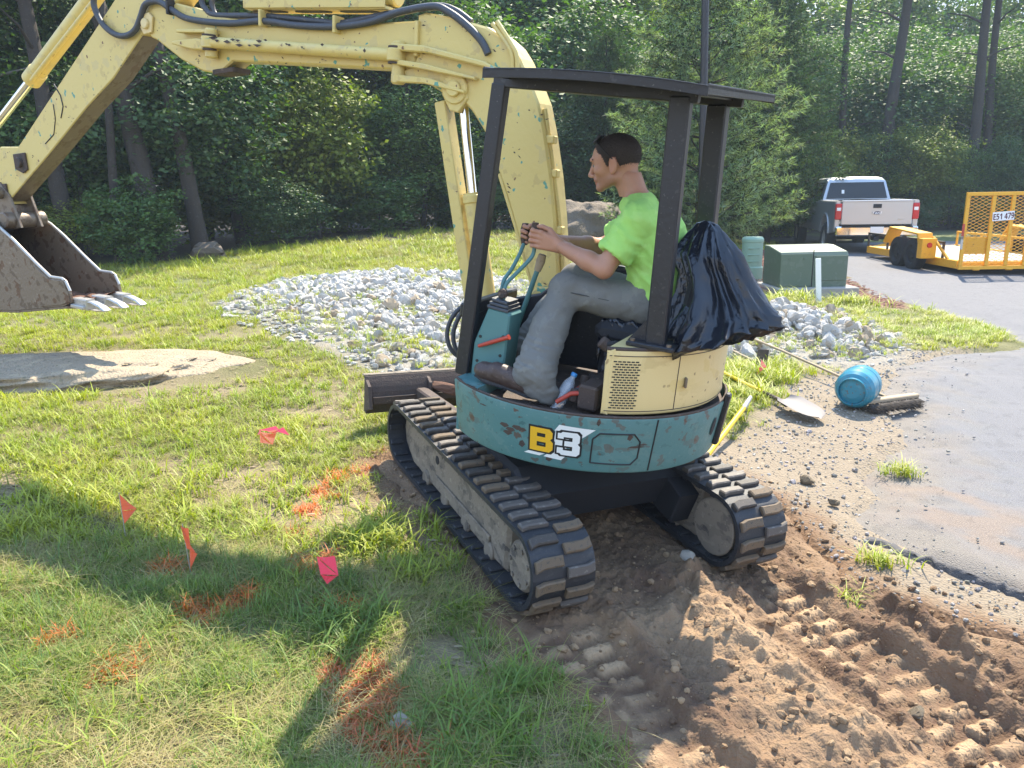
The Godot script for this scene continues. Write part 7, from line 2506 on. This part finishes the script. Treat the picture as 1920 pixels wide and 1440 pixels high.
func tuft(seed_: int, blades: int, long: float, wide: float, spread: float, bend: float, segs := 3) -> ArrayMesh: # one tuft of grass, tinted copy by copy
	var q := RandomNumberGenerator.new()
	q.seed = seed_
	var g := G.new()
	for i in blades:
		var a := q.randf() * TAU
		var d := Vector3(cos(a), 0, sin(a))
		var o := Vector3(q.randfn(), 0, q.randfn()) * spread
		var l := long * q.randf_range(0.55, 1.15)
		var out := bend * q.randf_range(0.4, 1.5)
		var w := d.cross(Vector3.UP) * wide * q.randf_range(0.7, 1.2)
		var t := q.randf_range(0.75, 1.2)
		g.tint = Color(t * q.randf_range(0.9, 1.15), t, t * q.randf_range(0.85, 1.1))
		var prev := o
		var pw := w
		for s in segs:
			var u := (s + 1.0) / segs
			var p := o + d * out * l * u * u + Vector3.UP * l * (u - 0.45 * minf(1.0, out) * u * u)
			var ww := w * (1.0 - u * u)
			var nn := (p - prev).cross(w).normalized()
			if nn.y < 0:
				nn = -nn
			nn = (nn + Vector3.UP * 0.6).normalized()
			var i0 := g.vert(prev - pw, nn); g.vert(prev + pw, nn); g.vert(p + ww, nn); g.vert(p - ww, nn)
			g.itri(i0, i0 + 1, i0 + 2)
			if s < segs - 1:
				g.itri(i0, i0 + 2, i0 + 3)
			prev = p
			pw = ww
	return g.mesh()

func lawn() -> void:
	var q := RandomNumberGenerator.new()
	q.seed = 5
	var kinds := [tuft(1, 11, 0.085, 0.0042, 0.022, 0.7), tuft(2, 13, 0.115, 0.0045, 0.03, 0.8), tuft(3, 22, 0.12, 0.0019, 0.026, 0.9), tuft(4, 20, 0.10, 0.0016, 0.04, 1.9), tuft(5, 8, 0.19, 0.005, 0.03, 0.75, 4)]
	var at := [[], [], [], [], []]
	var col := [[], [], [], [], []]
	var paint_at := []
	var paint_col := []
	var lush := Color(0.27, 0.34, 0.035)
	var fresh := Color(0.42, 0.43, 0.05)
	var deep := Color(0.14, 0.23, 0.05)
	var straw := Color(0.45, 0.37, 0.20)
	var hay := Color(0.34, 0.33, 0.10)
	var bands := [[-3.4, -1.2, -3.6, 1.6, 950.0], [-6.2, -3.4, -6.0, 3.0, 720.0], [-10.5, -6.2, -9.5, 6.8, 330.0], [-17.0, -10.5, -13.0, 8.0, 150.0], [-27.0, -17.0, -10.0, 9.0, 55.0]]
	for b in bands:
		var total := int((b[1] - b[0]) * (b[3] - b[2]) * b[4])
		for i in total:
			var x := q.randf_range(b[2], b[3])
			var z := q.randf_range(b[0], b[1])
			if absf(x / -z) > 0.80 and z < -3.5:
				continue
			if -z > -edge_z(x) + 0.4:
				continue
			var p := Vector2(x, z)
			var d := dirt_mask(x, z)
			if d > -0.05 or road_mask(x, z) > -0.03:
				continue
			var thin := bare(x, z)
			var v := n2.get_noise_2d(x * 1.5 + 60, z * 1.5)
			var keep := 1.0 - 0.72 * ss(0.5, 0.85, thin)
			if x > 0.7 and x < 6 and z > -9 and z < 0:
				if inside(p, gravel_poly) + 0.3 * v > -0.05:
					keep = 0.0
				else:
					keep *= 0.6
			var rocky := false
			for bed in [bed_left, bed_right]:
				var w := inside(p, bed) if z < -6 and z > -14 else -1.0
				if w > -0.1:
					rocky = true
					keep = 0.30 if n2.get_noise_2d(x * 0.8 + 30, z * 0.8) < 0.2 else 0.8
			if x > 3.5 and z < -10.5 and inside(p, mulch_poly) > -0.1:
				continue
			if Vector2((x + 3.75) / 1.7, (z + 6.5) / 0.72).length() < 1.0:
				continue
			if absf(x - 5.05) < 0.75 and absf(z + 13.1) < 0.75:
				continue
			if d > -0.25:
				keep *= 0.5
			if q.randf() > keep:
				continue
			var k := 0
			var c := lush
			var s := 1.0
			if z > -3.45 + 0.25 * v: # the near lawn: fine fescue, thatch and straw
				var r := q.randf()
				var dryness := clampf(0.45 + 1.3 * n2.get_noise_2d(x * 1.1, z * 1.1), 0.0, 1.0)
				if r < 0.26 + 0.5 * dryness:
					k = 3; c = straw.lerp(hay, q.randf())
				elif r < 0.95:
					k = 2; c = deep.lerp(lush, q.randf() * 0.75)
				else:
					k = 1; c = lush
			else:
				var f := clampf(0.5 + 1.4 * n2.get_noise_2d(x * 0.9 - 20, z * 0.9), 0.0, 1.0)
				k = 0 if q.randf() < 0.6 else 1
				c = lush.lerp(fresh, f * q.randf_range(0.5, 1.0))
				if q.randf() < 0.22 + 0.25 * ss(-8.0, -14.0, z):
					c = hay.lerp(straw, q.randf() * 0.6); k = 3
				elif q.randf() < 0.06:
					k = 4
				s = 1.0 + 0.9 * ss(-6.0, -18.0, z)
			s *= q.randf_range(0.6, 1.15) * (0.75 if rocky else 1.0) * (0.8 if z < -4.4 else 1.0)
			var t := q.randf_range(0.8, 1.2)
			var tr := Transform3D(Basis(Vector3.UP, q.randf() * TAU).scaled(Vector3(s, s * q.randf_range(0.8, 1.2), s)), on(x, z, -0.005 + 0.10 * (1.0 if rocky else 0.0)))
			var orange := false
			for sp in PAINT:
				if z > -5 and Vector2(x - sp[0], z - sp[1]).length() < sp[2] * (1.15 + 0.9 * v) and q.randf() < 0.72:
					orange = true
			if orange:
				paint_at.append(tr)
				paint_col.append(Color(0.78, 0.17, 0.03).lerp(Color(0.48, 0.19, 0.05), q.randf()) if x < -0.8 or z < -2.9 else Color(0.62, 0.13, 0.055).lerp(Color(0.5, 0.2, 0.06), q.randf()))
				continue
			at[k].append(tr)
			col[k].append(Color(c.r * t, c.g * t, c.b * t))
	# thick clumps
	for cl in [[-0.78, -2.86, 0.16, 90, 0.8], [-0.62, -2.95, 0.10, 40, 0.8], [-0.72, -3.62, 0.15, 60, 1.0], [-0.50, -3.35, 0.10, 25, 0.8], [-0.15, -2.30, 0.20, 60, 0.9], [0.0, -2.6, 0.12, 30, 0.8], [1.93, -3.72, 0.06, 16, 0.9], [2.66, -5.0, 0.09, 22, 0.7], [2.9, -3.15, 0.05, 9, 0.8], [1.62, -3.35, 0.04, 7, 0.6], [2.15, -6.55, 0.25, 50, 1.1], [2.0, -7.0, 0.3, 70, 1.3], [2.4, -7.3, 0.3, 60, 1.3], [2.75, -7.7, 0.25, 40, 1.1], [1.75, -6.1, 0.2, 40, 1.1], [4.3, -12.0, 0.3, 60, 1.6], [5.3, -11.9, 0.3, 50, 1.4]]:
		for i in cl[3]:
			var x: float = cl[0] + q.randfn() * cl[2] * 0.6
			var z: float = cl[1] + q.randfn() * cl[2] * 0.6
			var near: bool = z > -3.2
			var k := 4 if q.randf() < 0.4 else (2 if near else 1)
			var s: float = cl[4] * q.randf_range(0.7, 1.2)
			at[k].append(Transform3D(Basis(Vector3.UP, q.randf() * TAU).scaled(Vector3(s, s, s)), on(x, z)))
			var c: Color = (deep.lerp(lush, q.randf() * 0.5) if near else fresh.lerp(lush, q.randf()))
			col[k].append(c)
	var names := ["crabgrass", "lawn_grass", "fescue_grass", "dry_grass", "tall_grass"]
	var words := ["short yellow-green crabgrass covering the lawn", "fresh green lawn grass in tufts", "fine dark green fescue in the near lawn", "straw-coloured dry grass and thatch in the lawn", "taller broad-bladed grass clumps in the lawn"]
	for k in 5:
		stuff(names[k], words[k], "grass", scatter(kinds[k], at[k], col[k]), M.grass)
	stuff("painted_grass", "grass sprayed with orange marking paint in streaks across the lawn", "grass", scatter(kinds[0], paint_at, paint_col), M.grass)
	loose_stuff(q)

func loose_stuff(q: RandomNumberGenerator) -> void:
	var at := []
	var col := []
	for i in 16000: # grit and pebbles on the shoulder
		var x := q.randf_range(0.9, 5.2)
		var z := q.randf_range(-9.0, -1.4)
		var g := inside(Vector2(x, z), gravel_poly) + 0.35 * n2.get_noise_2d(x * 2, z * 2)
		if g < -0.1 or dirt_mask(x, z) > 0.02:
			continue
		var r := road_mask(x, z)
		if r > 0.7 or (r > 0.05 and q.randf() < 0.7 + r * 0.4):
			continue
		var s := 0.004 + 0.012 * pow(q.randf(), 3.0) + (0.014 if q.randf() < 0.012 else 0.0)
		at.append(Transform3D(Basis.from_euler(Vector3(q.randf() * 6, q.randf() * 6, q.randf() * 6)).scaled(Vector3(s * 1.2, s * 0.8, s)), on(x, z, 0.004 + (0.024 if r > 0 else 0.0))))
		var t := q.randf_range(0.2, 0.46)
		col.append(Color(t, t * q.randf_range(0.88, 0.97), t * q.randf_range(0.76, 0.92)))
	stuff("gravel", "grey and tan grit and pebbles along the edge of the drive", "gravel", scatter(rock_mesh(7, 6, 4).mesh(), at, col), M.pebble)
	at = []
	col = []
	for i in 8000: # crumbs of soil
		var x := q.randf_range(-1.0, 3.4)
		var z := q.randf_range(-5.0, -1.2)
		var d := dirt_mask(x, z)
		if d < -0.28 or q.randf() > (1.0 if d > 0 else 0.5):
			continue
		if road_mask(x, z) > 0.6:
			continue
		var s := 0.003 + 0.018 * pow(q.randf(), 5.0)
		var y: float = (relief(x, z)[0] * ss(-0.05, 0.2, d) - 0.008) if d > 0.0 else 0.006
		at.append(Transform3D(Basis.from_euler(Vector3(q.randf() * 6, q.randf() * 6, q.randf() * 6)).scaled(Vector3(s * 1.2, s * 0.85, s)), on(x, z, y)))
		col.append(Color(0.15, 0.085, 0.045).lerp(Color(0.42, 0.28, 0.155), q.randf()))
	stuff("soil_crumbs", "loose crumbs and clods of brown soil over the ruts", "soil", scatter(rock_mesh(8, 7, 5).mesh(), at, col), M.pebble)
	at = []
	col = []
	for i in 9000: # bark mulch
		var x := q.randf_range(3.8, 7.8)
		var z := q.randf_range(-21.5, -11.2)
		if inside(Vector2(x, z), mulch_poly) + 0.15 * n2.get_noise_2d(x * 3, z * 3) < 0:
			continue
		var s := q.randf_range(0.012, 0.028)
		at.append(Transform3D(Basis.from_euler(Vector3(q.randf() - 0.5, q.randf() * 6, q.randf() - 0.5)).scaled(Vector3(s * 1.5, s * 0.3, s * 0.6)), on(x, z, 0.02 + q.randf() * 0.03)))
		col.append(Color(0.15, 0.06, 0.042).lerp(Color(0.36, 0.19, 0.15), q.randf()))
	stuff("mulch", "reddish bark mulch round the utility boxes", "mulch", scatter(rock_mesh(9, 6, 4).mesh(), at, col), M.pebble)
	at = []
	col = []
	for i in 4200: # dead leaves and twigs on bare patches of the lawn
		var x := q.randf_range(-5.0, 0.6)
		var z := q.randf_range(-7.5, -1.8)
		if dirt_mask(x, z) > -0.05:
			continue
		var s := q.randf_range(0.005, 0.013)
		at.append(Transform3D(Basis.from_euler(Vector3(q.randfn() * 0.3, q.randf() * 6, q.randfn() * 0.3)).scaled(Vector3(s * 2.0, s * 0.12, s * 0.7)), on(x, z, 0.012)))
		col.append(Color(0.22, 0.15, 0.09).lerp(Color(0.42, 0.34, 0.22), q.randf()))
	stuff("litter", "dead leaves and clippings scattered over the lawn", "leaf litter", scatter(rock_mesh(10, 6, 4).mesh(), at, col), M.pebble)
